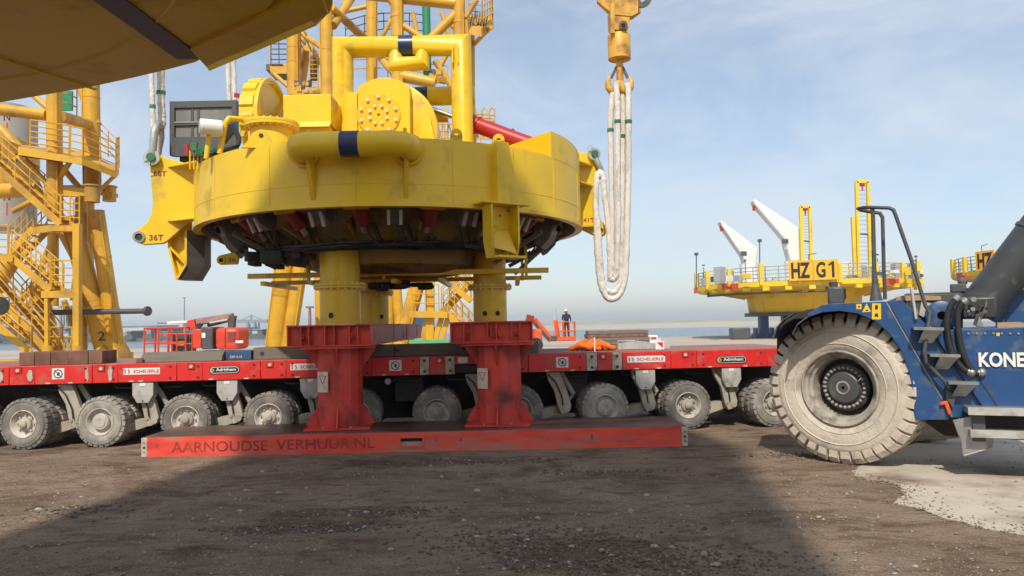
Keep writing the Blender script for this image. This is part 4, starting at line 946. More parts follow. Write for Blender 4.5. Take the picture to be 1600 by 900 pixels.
# ------------- winch block with bolted cover
WY = 11.55; c = at(592, 180, WY); f3 = frame((1,0,0), (0,0,1), (0,-1,0))
m = MB(); m.lathe([(.02, -.9), (.78, -.9), (.78, -.40), (.70, -.38), (.70, -.20), (.60, -.18), (.02, -.18)], 64, c + V((.10, 0, -.12)), f3); wb = m.build('winch_body', YEL, tool, 30)
m = MB()
x0, x1, z0, z1 = at(559, 140, WY).x, at(640, 140, WY).x, ZT, at(600, 121, WY).z
K = 12; arc = [V((x0 + (x1-x0)*i/K, WY, z1 - .22 + .22*math.sin(PI*(.12 + .76*i/K)))) for i in range(K+1)]
m.prism([V((x0, WY, z0)), V((x1, WY, z0))] + arc[::-1], V((0, .32, 0))); m.build('winch_plate', YEL, tool, 25, bevel=.01)
m = MB(); m.lathe([(.02, .03), (.33, .03), (.345, .015), (.345, -.01), (.02, -.01)], 48, c, f3); cov = m.build('winch_cover', material('cover yellow', (.80, .45, .01), .35), tool, 30)
m = MB()
for k in range(10):
    a = 2*PI*(k + .5)/10; p = c + V((.285*math.cos(a), -.03, .285*math.sin(a))); m.tube(p, p + V((0, -.035, 0)), .027, n=6)
for k in range(8):
    a = 2*PI*(k + .5)/8; p = c + V((.145*math.cos(a), -.03, .145*math.sin(a))); m.tube(p, p + V((0, -.035, 0)), .025, n=6)
m.build_each('cover_bolt', BOLT, cov)
m = MB(); p = at(650, 200, WY); m.slab([V((p.x, WY + .1, ZT-.05)), V((p.x + .38, WY + .1, ZT-.05)), V((p.x + .24, WY + .1, ZT + .62)), V((p.x + .10, WY + .1, ZT + .64))], V((0, .3, 0))); m.build('winch_bracket', YEL, tool, bevel=.01)
m = MB(); m.box((x0 - .13, WY + .28, (z0 + z1)/2 - .08), (.18, .3, z1 - z0 - .2)); m.build('winch_side_plate', YEL, tool)
# plain box left of the portal
BY = 11.5; p0, p1 = at(442, 148, BY), at(517, 147, BY); pz = at(480, 200, BY).z
m = MB(); m.box(((p0.x+p1.x)/2, BY + .55, (p0.z + pz)/2 + .03), (p1.x-p0.x, 1.1, p0.z-pz-.06)); m.build('drive_box', YEL, tool, bevel=.012)
m = MB(); m.prism([V((p0.x, BY - .003, pz + .10)), V((p1.x, BY - .003, pz + .10)), V((p1.x - .02, BY - .045, pz + .01)), V((p0.x + .04, BY - .045, pz + .01))], V((0, .03, 0))); m.build('drive_lip', YEL, tool)
m = MB(); m.box(((p0.x+p1.x)/2 + .02, BY + .5, (pz + ZT)/2 - .02), (p1.x-p0.x-.1, .9, pz - ZT + .1)); m.build('drive_foot', YEL, tool)
# sheave guard: a fat half wheel with slotted treads, axis pointing right and towards the viewer
gc = at(428, 194, 11.9); ax = V((1, -.06, .0)).normalized(); sx = UP; sy = ax.cross(sx)
gm = frame(sx, sy, ax); GR = .69
m = MB(); m.lathe([(.05, -.30), (GR*.95, -.30), (GR, -.28), (GR, 0), (GR - .05, .02), (GR - .06, -.03), (.05, -.03)], 48, gc, gm); sg = m.build('sheave_guard', YEL, tool, 30)
m = MB()
for k in range(-2, 7):
    aa = rad(-12 + 25*k)
    p = lambda r, z, a_: gc + gm @ V((r*math.cos(a_), r*math.sin(a_), z))
    m.add([p(GR+.002, -.27, aa), p(GR+.002, -.06, aa), p(GR+.035, -.06, aa+.10), p(GR+.035, -.27, aa+.10), p(GR+.035, -.06, aa+.30), p(GR+.035, -.27, aa+.30), p(GR+.002, -.06, aa+.34), p(GR+.002, -.27, aa+.34)],
          [(0,1,2,3), (3,2,4,5), (5,4,6,7), (0,3,5,7), (1,6,4,2)])
m.build_each('guard_cleat', YEL, sg, 20)
m = MB(); m.lathe([(GR-.01, -.02), (GR+.035, -.02), (GR+.035, .02), (GR-.01, .02)], 48, gc, gm, closed=True); m.build('guard_flange', YEL, sg, 30)
for aa in (-40,):
    m = MB(); d = gm @ V((math.cos(rad(aa)), math.sin(rad(aa)), 0)); m.beam(gc + d*.1 - ax*.03, gc + d*(GR-.06) + ax*.01, .03, .08, ax); m.build('guard_rib', YEL, sg)
# bolted hatch neck
hc = V((at(425, 215, 11.0).x, 11.0, 0)); zn = at(425, 196, 11.0).z
m = MB(); m.lathe([(.36, ZT - .25), (.30, zn - .05), (.02, zn - .05)], 36, hc, None); nk = m.build('hatch_neck', YEL, tool, 30)
m = MB(); m.lathe([(.02, zn - .05), (.40, zn - .05), (.40, zn - .012), (.02, zn - .012)], 40, hc); m.lathe([(.02, zn - .008), (.40, zn - .008), (.40, zn + .03), (.02, zn + .03)], 40, hc); m.build('hatch_flange', YEL, nk, 30)
m = MB()
for k in range(24):
    a = 2*PI*k/24; p = hc + V((.365*math.cos(a), .365*math.sin(a), 0)); m.tube(p + UP*(zn - .075), p + UP*(zn + .05), .014, n=6)
m.build_each('hatch_bolt', BOLT, nk)
# bent pipe loop, white lamp on a post, valves, hoses, red ram
m = MB(); m.path([at(343, 240, 10.9), at(352, 193, 10.9), at(358, 185, 10.9), at(376, 186, 11.1), at(388, 192, 11.2), at(391, 200, 11.2), at(392, 222, 11.2)], .040, 14); m.build('bent_pipe', YEL, tool, 60)
pl = at(322, 245, 10.8); ph = at(327, 208, 10.8); m = MB(); m.tube(V((pl.x, 10.8, ZT - .06)), ph, .036, n=12); lp_ = m.build('lamp_post', YEL, tool)
c = at(331, 199, 10.75); d = V((-.86, -.5, -.02)).normalized(); m = MB(); m.tube(c - d*.14, c + d*.16, .115, n=24); m.build('lamp_body', WHITE, lp_, bevel=.012)
m = MB(); m.tube(c + d*.158, c + d*.168, .098, n=24); m.build('lamp_glass', material('lamp glass', (.72, .72, .72), .1), lp_)
m = MB(); rnd = random.Random(4)
for k in range(9):
    p = at(300 + k*4.5, 236 + rnd.uniform(-7, 4), 11.2); m.box(p, (rnd.uniform(.05, .12), .08, rnd.uniform(.05, .13)), rnd.uniform(0, 2))
m.build('valve_cluster', GREEN, tool)
m = MB(); p = at(293, 233, 11.5); m.tube(p - UP*.1, p + UP*.07, .042, n=12); m.build('red_accumulator', REDH, tool)
m = MB()
for k in range(5):
    x = 297 + k*6; p = at(x, 247, 11.3); m.tube(V((p.x, 11.3, ZT - .1)), p + UP*.12, .014, n=6)
m.build('valve_rack', YEL, tool)
for k in range(7):
    m = MB(); o_ = k*.03; m.path([at(352, 205 + 3*k, 11.9), at(366, 203 + 2*k, 11.7) + UP*.1, at(375, 216 + k, 11.5), at(372, 228, 11.2 + o_), at(350 - k*3, 236, 11.1 + o_), at(330 - k*2, 240, 11.1)], .024, 8); m.build('hose', BLACK, tool, 60)
m = MB(); rnd = random.Random(9)
for k in range(6): m.path([at(380 + k*3, 196 + rnd.uniform(-2, 4), 11.3), at(392 + k*3, 190 + rnd.uniform(-2, 4), 11.2), at(408, 192 + rnd.uniform(-2, 3), 11.1)], .012, 6)
m.build('red_strap', REDH, tool)
p, q, r_ = at(655, 163, 12.9), at(705, 180, 12.75), at(738, 193, 12.7)
m = MB(); m.tube(p, r_, .042, n=14); rod = m.build('ram_rod', CHROME, tool)
e_ = at(828, 226, 12.4); m = MB(); m.tube(r_, e_, .135, n=22); m.tube(r_ - (e_ - r_).normalized()*.05, r_ + (e_-r_).normalized()*.12, .155, n=22); m.build('red_ram', REDH, tool, 40)
m = MB(); m.tube(at(765, 190, 12.6), at(822, 212, 12.4), .012, n=8); g_ = at(801, 204, 12.5); m.ball(g_, .035, 8, 6); m.build('ram_cable', BLACK, tool)
# black hydraulic cabinet frame behind the ring's left edge
KY = 12.6; k0, k1, k2 = at(264, 158, KY), at(370, 156, KY), at(264, 243, KY); kw = k1.x-k0.x; kh = k0.z-k2.z; kx = (k0.x+k1.x)/2; kz = (k0.z+k2.z)/2
m = MB(); m.box((kx, KY + .06, kz), (kw - .12, .03, kh - .1)); cab = m.build('cabinet', material('cabinet grey panel', (.20, .20, .19), .5, (.13, .13, .125), 1.5, stretch=(3, 1, .3)), tool)
for z_, h_ in ((k0.z - .06, .12), ((k0.z + k2.z)/2 + .07, .05), (k2.z + .15, .34)):
    m = MB(); m.box((kx, KY + .035, z_), (kw - .16, .05 if h_ < .3 else .06, h_)); m.build('cabinet_rail', DGREY, cab, bevel=.008)
for x_ in (k0.x + .05, k1.x - .05):
    m = MB(); m.box((x_, KY + .06, kz), (.085, .12, kh)); m.build('cabinet_post', DGREY, cab, bevel=.008)
for f_ in (.33, .42):
    m = MB(); m.box((k0.x + kw*f_, KY + .040, kz), (.05, .012, kh - .14)); m.build('cabinet_rib', DGREY, cab)
m = MB(); m.box((k0.x + kw*.5, KY + .004, (k0.z+k2.z)/2 + .1), (kw - .18, .012, .02)); m.build('cabinet_trim', STEEL, cab)
m = MB(); m.box((kx, KY + .3, (k2.z + ZT)/2 - .1), (kw*.8, .3, max(.1, k2.z - ZT + .3))); m.build('cabinet_foot', DGREY, cab)
# ------------------------------------------------------------------ crane hook block, slings and shackles
HY = 13.0
def hk(x, y, dy=0): return at(x, y, HY + dy)
hb = thing('hook_block', hk(968, 130), 'rust-streaked yellow crane hook block with a double hook above the white slings', 'crane hook')
m = MB(); m.slab([hk(*p, -.1) for p in ((933, -30), (933, 5), (950, 17), (958, 24), (986, 27), (997, 22), (998, -30))], V((0, .07, 0))); m.build('cheek_plate', YELH, hb, bevel=.008)
m = MB(); m.slab([hk(*p, .25) for p in ((938, -30), (936, 8), (951, 22), (962, 30), (988, 30), (1001, 20), (1000, -30))], V((0, .07, 0))); m.build('cheek_plate', YELH, hb, bevel=.008)
m = MB(); m.slab([hk(*p, .05) for p in ((951, 20), (952, 44), (957, 52), (976, 54), (981, 46), (983, 22))], V((0, .34, 0))); m.build('trunnion_plate', YELH, hb, bevel=.008)
m = MB(); m.tube(hk(974, 39, -.24), hk(974, 39, .3), .075, n=18); pn = m.build('trunnion_pin', STEEL, hb)
m = MB(); m.tube(hk(974, 39, -.25), hk(974, 39, -.27), .035, n=14); m.build('pin_cap', UNDER, pn)
m = MB(); m.beam(hk(957, -20, -.2), hk(957, 52, -.2), .07, .05, (0, 1, 0)); m.build('side_strap', YELH, hb)
c0, c1 = hk(967, 55), hk(967, 93)
m = MB(); m.lathe([(.02, 0), (.19, 0), (.20, -.02), (.20, -(c0.z-c1.z)), (.17, -(c0.z-c1.z)-.015), (.02, -(c0.z-c1.z)-.015)], 32, c0); m.build('swivel_housing', YELH, hb, 30)
m = MB(); m.tube(hk(968, 93), hk(969, 132), .062, n=16); m.build('hook_shank', YELH, hb)
for s_ in (-1, 1):                                # the two horns
    pts = [hk(968, 128), hk(968 + 5*s_, 140), hk(968 + 12*s_, 143), hk(968 + 17*s_, 137), hk(968 + 18.5*s_, 127), hk(968 + 15*s_, 119)]
    m = MB(); m.path(pts, [.07, .075, .07, .06, .045, .02], 12); m.build('hook_horn', YELH, hb, 60)
    m = MB(); m.beam(hk(968 + 4*s_, 104), hk(968 + 13*s_, 122), .05, .025, (0, 1, 0)); m.build('safety_latch', DGREY, hb)
m = MB(); m.lathe([(.10, 0), (.20, 0), (.20, .035), (.10, .035)], 20, hk(1001, -4, .1), frame((1,0,0), (0,0,1), (0,-1,0)), closed=True); m.build('sheave', DGREY, hb)
m = MB(); m.tube(hk(968, -30), hk(966, -330), .03, n=8); m.build('hoist_rope', DGREY, hb)

def wavy(pts, amp, seed, sub=9):
    pts = [V(p) for p in pts]; out = []
    for i in range(len(pts) - 1):                  # Catmull-Rom
        p0, p1, p2, p3 = pts[max(0, i-1)], pts[i], pts[i+1], pts[min(len(pts)-1, i+2)]
        for k in range(sub):
            t = k / sub; out.append(.5*((2*p1) + (p2-p0)*t + (2*p0-5*p1+4*p2-p3)*t*t + (3*p1-p0-3*p2+p3)*t**3))
    out.append(pts[-1])
    return [p + V((noise.noise(V((i*.5, seed, 0))), noise.noise(V((i*.5, seed, 9))), 0))*amp for i, p in enumerate(out)]
def sling(name, pts, r, seed, label, group=None, bands=(), twist=.09):
    w = wavy(pts, .012, seed); rr = [r*(1 + twist*noise.noise(V((i*.8, seed*3.1, 2)))) for i in range(len(w))]
    m = MB(); m.path(w, rr, 9); o = m.build(name, SLING, None, 50); tag(o, label, 'sling', group)
    for i in bands:
        p, q = w[i], w[i+1]; d = (q - p).normalized(); b = MB(); b.tube(p - d*.028, p + d*.028, r*1.18, n=10); b.build('green_band', GREEN, o)
    return o
SR = .058
# loop hung on the hook's right horn that runs down to the shackle of the ring's right lug
sling('round_sling', [hk(957, 146, -.03), hk(954, 190, -.03), hk(955, 260, -.02), hk(956, 340, 0), hk(956, 410), hk(955, 432)], SR*.88, 1, 'white round sling hanging free from the hook with its short bight beside the long loop', None, (11,))
sling('round_sling', [hk(963, 130, -.08), hk(964, 150, -.1), hk(965, 190, -.1), hk(965, 270, -.08), hk(966, 340, -.06), hk(964, 410, -.02), hk(962, 432, 0), hk(956, 437), hk(953, 428), hk(953, 400), hk(950, 350, .02), hk(944, 300, .03), hk(942, 275, .06), hk(936, 268, .1)], SR*.9, 2,
      'white round sling from the hook down to a short bight and up to the shackle', None, (18,))
sling('round_sling', [hk(980, 130, -.08), hk(982, 150, -.1), hk(982, 190, -.1), hk(982, 270), hk(980, 350), hk(978, 420), hk(973, 450), hk(962, 466), hk(948, 464), hk(938, 440), hk(934, 400), hk(932, 350, .02), hk(931, 310, .03), hk(932, 280, .05), hk(935, 270, .1)], SR*.95, 3,
      'outer white round sling whose long bight hangs lowest below the hook', None, (18,))
sling('round_sling', [hk(973, 146, .02), hk(973, 195, .02), hk(972, 290), hk(971, 370), hk(971, 430), hk(966, 449), hk(957, 457), hk(946, 450), hk(940, 430), hk(937, 390), hk(934, 340)], SR*.85, 4,
      'inner white round sling of the long bight hanging between the two others', None, (11,))
# shackles
def shackle(c, d, w, L, r, label):
    """bow shackle: pin at c, bow along d"""
    d = V(d).normalized(); sd = NV if abs(d.dot(NV)) < .8 else RV; t = thing('shackle', c, label, 'shackle', 'lifting shackles')
    m = MB(); m.path([c + sd*w, c + sd*w + d*L*.35, c + sd*w*1.35 + d*L*.72, c + sd*w*.7 + d*L, c - sd*w*.7 + d*L, c - sd*w*1.35 + d*L*.72, c - sd*w + d*L*.35, c - sd*w], r, 12); m.build('bow', GALV, t, 60)
    m = MB(); m.tube(c - sd*(w+.06), c + sd*(w+.07), r*1.15, n=14); m.build('pin', GREEN, t)
    for s_ in (-1, 1):
        m = MB(); m.lathe([(r*1.15, -.03), (r*2.1, -.03), (r*2.1, .03), (r*1.15, .03)], 18, c + sd*w*s_, frame(d.cross(sd), d, sd), closed=True); m.build('eye', GALV, t)
    m = MB(); m.lathe([(.04, -.005), (.055, -.005), (.055, .005), (.04, .005)], 14, c + sd*(w+.05) - d*.10 - RV*.05, frame(d.cross(sd), d, sd), closed=True); m.build('split_pin', GALV, t)
    return t
shackle(lp(926, 243, .30), lp(937, 272, .30) - lp(926, 243, .30), .11, .40, .055, 'bow shackle with a green pin on the ring lug marked 41T')
shackle(lp(241, 249, .30), lp(248, 196, .30) - lp(241, 249, .30), .13, .58, .062, 'bow shackle with a green pin on the ring lug marked 68T')
a_, b_ = lp(240, 205, .42), lp(252, 200, .18)
sling('round_sling', [a_, lp(239, 185, .42), lp(238, 150, .42), lp(237, 110, .42), lp(238, 20, .42), lp(240, -120, .42)], .042, 5, 'thinner white sling rising from the shackle on the lug marked 68T', None, (14,))
sling('round_sling', [b_, lp(253, 185, .18), lp(252, 165, .18), lp(251, 110, .18), lp(251, 20, .18), lp(252, -120, .18)], .066, 6, 'thicker crumpled white sling rising from the shackle on the lug marked 68T', None, (22,), .24)
for k, x in enumerate((357, 366)):
    sling('round_sling', [at(x + 2, 175, 14.2), at(x, 130, 14.2), at(x - 1, 60, 14.2), at(x - 3, -100, 14.2)], .044, 8 + k, ('white sling behind the black cabinet with a red tag' if k else 'plain white sling strand behind the black cabinet'), None)
b = MB(); b.box(at(370, 149, 14.1), (.10, .03, .08), .4); b.build('tag', REDH, [o for o in COL.objects if o.name.startswith('round_sling')][-1])

# ------------------------------------------------------------------ a second tool standing close over the viewer's left
OZ = 2.95; OC = V((-2.72, 1.20, 0)); ORr = 2.36
def og(x, y, z=OZ): return gnd(x, y, z)
over = thing('overhead_tool', (OC.x, OC.y, 0), 'second yellow lifting tool looming overhead in shade with dark blue stripes', 'lifting tool')
rim = [og(*p) for p in ((0, 160), (70, 148), (140, 136), (205, 122), (260, 109), (305, 97))]
aS = math.atan2(rim[0].y - OC.y, rim[0].x - OC.x); aE = math.atan2(rim[-1].y - OC.y, rim[-1].x - OC.x)
out = list(rim[::-1])
r_s, r_e = (rim[0] - OC).xy.length, (rim[-1] - OC).xy.length
K = 60
for i in range(1, K):
    a = aS + (2*PI - (aS - aE)) * i / K; r = r_s + (r_e - r_s) * i / K; out.append(V((OC.x + r*math.cos(a), OC.y + r*math.sin(a), OZ)))
m = MB(); m.prism(out, V((0, 0, .95))); m.build('ring_shell', YEL, over, 30)
# box girder along the rim with a chamfered lower edge
g0, g1 = og(318, 100), og(482, 28); gd = (g1 - g0); gd.z = 0; gd.normalize(); gn = V((-gd.y, gd.x, 0))
if gn.dot(g0 - OC) < 0: gn = -gn
e0, e1 = og(305, 80), og(470, 9)
prof = [(-.30, -.012), (-.02, -.012), (.03, .05), (.10, .16), (.10, .7), (-.30, .7)]
# lower edge follows the photograph: nearer face reads lighter, outer face darker
pA = og(309, 84, OZ - .012); pB = og(327, 111, OZ + .10)
m = MB(); Lg = (og(491, 39, OZ + .10) - pB).length
i0 = og(305, 80, OZ - .012); m.prism([i0 - gn*.02, og(322, 104, OZ - .012) , og(327, 111, OZ + .10), og(327, 111, OZ + .10) + UP*.6, i0 - gn*.02 + UP*.7], gd * Lg); m.build('box_girder', YEL, over, 20)
# blue stripes: thin raised bands of paint on the flat underside
def stripe(p, q, w, z):
    p, q = V((p.x, p.y, z)), V((q.x, q.y, z)); d = (q - p).normalized(); n = V((-d.y, d.x, 0)) * w / 2
    b = MB(); b.prism([p - n, q - n, q + n, p + n], V((0, 0, .004))); return b.build('blue_stripe', BLUEB, over)
s0, s1 = og(297, 90), og(120, -40); stripe(s0, s1, .105, OZ - .006)
m = MB(); j0 = og(480, 20, OZ + .02); j1 = og(505, -20, OZ + .02); dirj = gd
m.prism([og(468, 8, OZ+.0), og(491, 37, OZ+.0), og(515, 20, OZ+.0), og(520, 4, OZ+.0), og(512, -25, OZ+.0), og(470, -30, OZ)], V((0, 0, .8))); m.build('lug_plate', YEL, over)
stripe(og(476, -4), og(494, 18), .05, OZ - .006)
for r_w in (.55, .86):                            # plate seams on the flat underside
    m = MB(); m.lathe([(ORr*r_w - .008, OZ), (ORr*r_w, OZ - .006), (ORr*r_w + .008, OZ)], 72, (OC.x, OC.y, 0)); m.build('weld_seam', YEL, over, 60)
for dg in (10, 25, 68, 92, 115):
    a = rad(dg); p = V((OC.x + .3*math.cos(a), OC.y + .3*math.sin(a), OZ - .003)); q = V((OC.x + (ORr-.08)*math.cos(a), OC.y + (ORr-.08)*math.sin(a), OZ - .003)); m = MB(); m.beam(p, q, .014, .007); m.build('weld_seam', YEL, over)
# its legs and stands, out of the frame to the left and behind
for lx, ly in ((-4.25, .55), (-2.35, -.55), (-2.9, 2.05)):
    m = MB(); m.lathe([(.02, .30), (.24, .30), (.24, OZ + .01), (.02, OZ + .01)], 28, (lx, ly, 0)); m.build('leg', YEL, over, 30)
    m = MB(); m.box((lx, ly, .15), (.9, .9, .30)); m.build('foot_block', REDD, over, bevel=.01)
# ------------------------------------------------------------------ tall transition piece behind the viewer; it throws the broad shadow
TPX, TPY, TPR, TPH = -3.2, -6.2, 3.60, 19.3
tpc = thing('transition_piece', (TPX, TPY, 0), 'tall yellow steel transition piece standing upright on the quay', 'steel tower')
m = MB(); m.lathe([(.05, 0), (TPR, 0), (TPR, TPH), (.05, TPH)], 72, (TPX, TPY, 0)); m.build('shell', YEL, tpc, 30)
for z in (.15, 9.5, TPH - .12):
    m = MB(); m.lathe([(TPR, z - .12), (TPR + .06, z - .12), (TPR + .06, z + .12), (TPR, z + .12)], 72, (TPX, TPY, 0), closed=True); m.build('flange', YEL, tpc, 30)
m = MB(); m.box((TPX, TPY - TPR - .03, 1.1), (.9, .1, 2.1)); m.build('door', DGREY, tpc)
# ------------------------------------------------------------------ blue reach stacker
BA = rad(-22); BU = V((math.cos(BA), math.sin(BA), 0)); BN = V((math.sin(BA), -math.cos(BA), 0))     # BU to the right and nearer, BN out of the side
BP = V((3.92, 9.08, 0))
def bs(x, y, off=0.0): return onplane(x, y, BP + BN * off, BN)
rs = thing('reach_stacker', (5.2, 9.4, 0), 'blue container handling machine with a mud-caked giant tyre and white lettering', 'reach stacker')
def panel(name, pts, off, th, mat, parent=rs, bevel=.006):
    b = MB(); b.slab([bs(x, y, off) for x, y in pts], BN * th); return b.build(name, mat, parent, bevel=bevel)
# ---- wheel
WRr = .945; yawW = rad(-45)
wc = V((4.09, 9.38, WRr + .002)); ax = V((math.sin(yawW), -math.cos(yawW), 0)); wu = V((math.cos(yawW), math.sin(yawW), 0)); F3 = frame(wu, UP, ax)
if F3.determinant() < 0: F3 = frame(-wu, UP, ax)
def P(r, a, z): return wc + F3 @ V((r*math.cos(a), r*math.sin(a), z))
w = .50
m = MB(); m.lathe([(.465, -.06), (.47, -.01), (.51, .025), (.60, .045), (.74, .048), (.79, .028), (.83, -.01), (.85, -.06), (.85, -w+.06), (.83, -w+.01), (.74, -w-.048), (.51, -w-.02), (.465, -w+.06)], 72, wc, F3)
big = m.build('tyre', BTYRE, rs, 40)
for rr in (.565, .70):
    m = MB(); m.lathe([(rr-.012, .035 if rr < .6 else .044 if rr < .75 else .034), (rr, .050 if rr > .75 else .058 if rr > .6 else .046), (rr+.012, .034 if rr < .6 else .044 if rr < .75 else .030)], 72, wc, F3); m.build('sidewall_ring', BTYRE, big, 60)
NB = 37; rnd = random.Random(2)
for k in range(NB):
    m = MB()
    for side in (0, 1):
        a = 2*PI*(k + .5*side)/NB; da = PI/NB*.73
        zz = [(.018, -.17)] if side == 0 else [(-w-.018, -w+.17)]
        for za, zb in zz:
            sgn = 1 if side == 0 else -1; pts = []
            jr = rnd.uniform(-.010, .004)
            for aa, q in ((a - da, 0), (a + da, 0)):
                sh = sgn * .05
                pts += [P(.745, aa, za + sgn*.016), P(.875, aa, za + sgn*.004), P(WRr + jr, aa + sh*.2, za - sgn*.055), P(WRr + jr, aa + sh*1.4, zb), P(.86, aa + sh*1.4, zb)]
            m.add(pts, [(0,1,2,3,4), (9,8,7,6,5), (0,5,6,1), (1,6,7,2), (2,7,8,3), (3,8,9,4), (4,9,5,0)])
    m.build('tread_lug', BTYRE, big, 25)
m = MB(); m.lathe([(.48, -.03), (.478, .03), (.466, .045), (.452, .04), (.445, .0), (.415, -.02), (.405, -.06), (.375, -.08), (.365, -.20), (.36, -.26)], 64, wc, F3); rim_ = m.build('rim', BRIM, rs, 30)
m = MB(); m.lathe([(.36, -.26), (.36, -.27), (.30, -.28), (.02, -.28)], 48, wc, F3); m.build('rim_disc', UNDER, rim_, 30)
m = MB(); m.lathe([(.295, -.28), (.295, -.19), (.275, -.175), (.225, -.175), (.205, -.16), (.195, -.12), (.18, -.11), (.02, -.105)], 48, wc, F3); hubr = m.build('hub', DGREY, rs, 30)
m = MB()
for k in range(28):
    a = 2*PI*k/28; m.tube(P(.248, a, -.18), P(.248, a, -.135), .021, n=6); m.ball(P(.248, a, -.132), .017, 6, 4)
m.build_each('wheel_nut', BRIM, hubr)
m = MB(); m.lathe([(.065, -.104), (.085, -.104), (.085, -.098), (.065, -.098)], 28, wc, F3, closed=True); m.build('hub_ring', BRIM, hubr)
m = MB(); m.path([P(.20, .4, -.11), P(.23, .45, -.08), P(.27, .52, -.10)], .008, 6); m.build('valve_stem', STEEL, hubr)
m = MB(); m.tube(wc + ax * -.25, wc + ax * -1.6, .16, n=20); m.build('axle', UNDER, rs)
# ---- fender: side sheet cut round the tyre, a rolled crown and a rear flap
arch = [(1238, 524), (1246, 508), (1262, 496), (1285, 488), (1312, 486), (1340, 490), (1366, 501), (1390, 521), (1408, 548), (1420, 580), (1427, 615), (1428, 645), (1432, 656)]
def arch3(off): return [bs(x, y, off) for x, y in arch]
panel('fender_side', [(1262, 490), (1283, 477), (1300, 474), (1383, 471)] + [(1486, 651), (1480, 656), (1432, 656)] + arch[::-1][1:-2], .0, .03, BLUE)
ao, ai = arch3(.0), arch3(-.8)
m = MB()
for i in range(len(ao) - 1):
    t0 = V((0, 0, .02)); m.add([ao[i], ao[i+1], ai[i+1], ai[i], ao[i] + t0, ao[i+1] + t0, ai[i+1] + t0, ai[i] + t0], [(0,1,2,3), (7,6,5,4), (0,4,5,1), (3,2,6,7)])
m.build('fender_lining', DGREY, rs, 60)
m = MB(); tl = [bs(*p, -.02) for p in ((1262, 490), (1283, 477), (1300, 474), (1383, 471))]; tb = [p - BN * .95 for p in tl]
for i in range(3): m.add([tl[i], tl[i+1], tb[i+1], tb[i], tl[i] - UP*.02, tl[i+1] - UP*.02, tb[i+1] - UP*.02, tb[i] - UP*.02], [(0,1,2,3), (4,7,6,5), (0,4,5,1)])
m.build('fender_crown', BLUE, rs)
fl = [bs(*p, -.02) for p in ((1262, 489), (1240, 489), (1222, 500), (1212, 512), (1206, 530))]
m = MB()
for p, q in zip(fl[:-1], fl[1:]):
    m.add([p, q, q - BN*.9, p - BN*.9, p + BU*.02, q + BU*.02, q - BN*.9 + BU*.02, p - BN*.9 + BU*.02], [(0,1,2,3), (7,6,5,4), (0,4,5,1), (1,5,6,2)])
m.build('rear_flap', DGREY, rs, 60)
panel('fender_edge', [(1383, 471), (1385, 471), (1489, 651), (1487, 652)], .0165, .006, STEEL, bevel=0)
panel('wheel_housing', [(1214, 512), (1236, 492), (1262, 484), (1300, 478), (1385, 474), (1480, 600), (1480, 655), (1300, 640), (1214, 560)], -1.0, .04, UNDER, bevel=0)
# ---- sloping stair stringer and body
panel('stair_stringer', [(1386, 471), (1408, 468), (1445, 505), (1536, 636), (1500, 652), (1489, 652)], -.02, .06, BLUE)
panel('body_side', [(1456, 518), (1470, 516), (1700, 508), (1720, 640), (1536, 638)], .02, .10, BLUE)
m = MB(); q = [bs(*p, .02) for p in ((1456, 518), (1470, 516), (1700, 508), (1720, 640), (1536, 638))]; m.prism(q, -BN * 1.3); m.build('body_core', BLUE, rs)
panel('upper_body', [(1562, 514), (1564, 462), (1700, 455), (1700, 512)], -.95, .5, BLUE)
panel('chassis_top', [(1386, 471), (1410, 462), (1500, 459), (1500, 512), (1446, 508)], -.55, .4, DGREY)
panel('boom_rail', [(1415, 459), (1700, 450), (1700, 461), (1415, 468)], -1.1, .3, DGREY)
panel('chassis_bottom', [(1440, 655), (1536, 640), (1720, 640), (1720, 690), (1470, 676)], -.6, .5, UNDER)
c = bs(1585, 563, .085); p0, p1 = bs(1529, 562, .085), bs(1600, 562, .085)
kw_ = (p1 - p0).length; hgt = bs(1545, 551, .085).z - bs(1545, 574, .085).z
full = kw_ * 10 / 4.15
text('lettering', 'KONECRANES', p0 + BU * full / 2 + UP * 0.0, BU, UP, full, hgt, WHITE, rs, bold=.035, thick=.006)
for x0_, y0_, x1_, y1_ in ((1480, 516, 1560, 637), (1600, 512, 1612, 640)):
    m = MB(); m.beam(bs(x0_, y0_, .073), bs(x1_, y1_, .073), .012, .006, BN); m.build('panel_gap', UNDER, rs)
for k in range(9):
    q = bs(1500 + k*13, 521, .07); m = MB(); m.tube(q, q + BN*.014, .013, n=6); m.build('bolt', STEEL, rs)
# ---- steps
for x, y, s_ in ((1424, 511, 1.0), (1449, 552, 1.0), (1477, 594, 1.0)):
    a, b_ = bs(x, y, .0), bs(x + 46, y + 1, .0)
    m = MB(); m.prism([a, b_, b_ + BN*.22, a + BN*.22], V((0, 0, -.018))); st = m.build('step', STEEL, rs)
    c_, d_ = bs(x + 22, y + 24, .02), bs(x + 44, y + 20, .02)
    m = MB(); e0, e1 = a.lerp(b_, .35) + BN*.19 - UP*.018, b_ + BN*.19 - UP*.018; f0, f1 = bs(x + 10, y + 25, .06), bs(x + 32, y + 25, .06)
    m.add([e0, e1, f1, f0, e0 + BN*.012, e1 + BN*.012, f1 + BN*.012, f0 + BN*.012], [(0,1,2,3), (7,6,5,4), (0,4,5,1), (1,5,6,2), (2,6,7,3), (3,7,4,0)]); m.build('step_bracket', STEEL, st)
    m = MB(); m.beam(a + BN*.22 - UP*.012, b_ + BN*.22 - UP*.012, .012, .035); m.build('step_edge', STEEL, st)
panel('step_foot_plate', [(1478, 609), (1494, 617), (1489, 637), (1478, 622)], .06, .012, DGREY, bevel=0)
panel('step_shield', [(1424, 468), (1436, 488), (1430, 505), (1418, 485)], -.2, .012, STEEL, bevel=0)
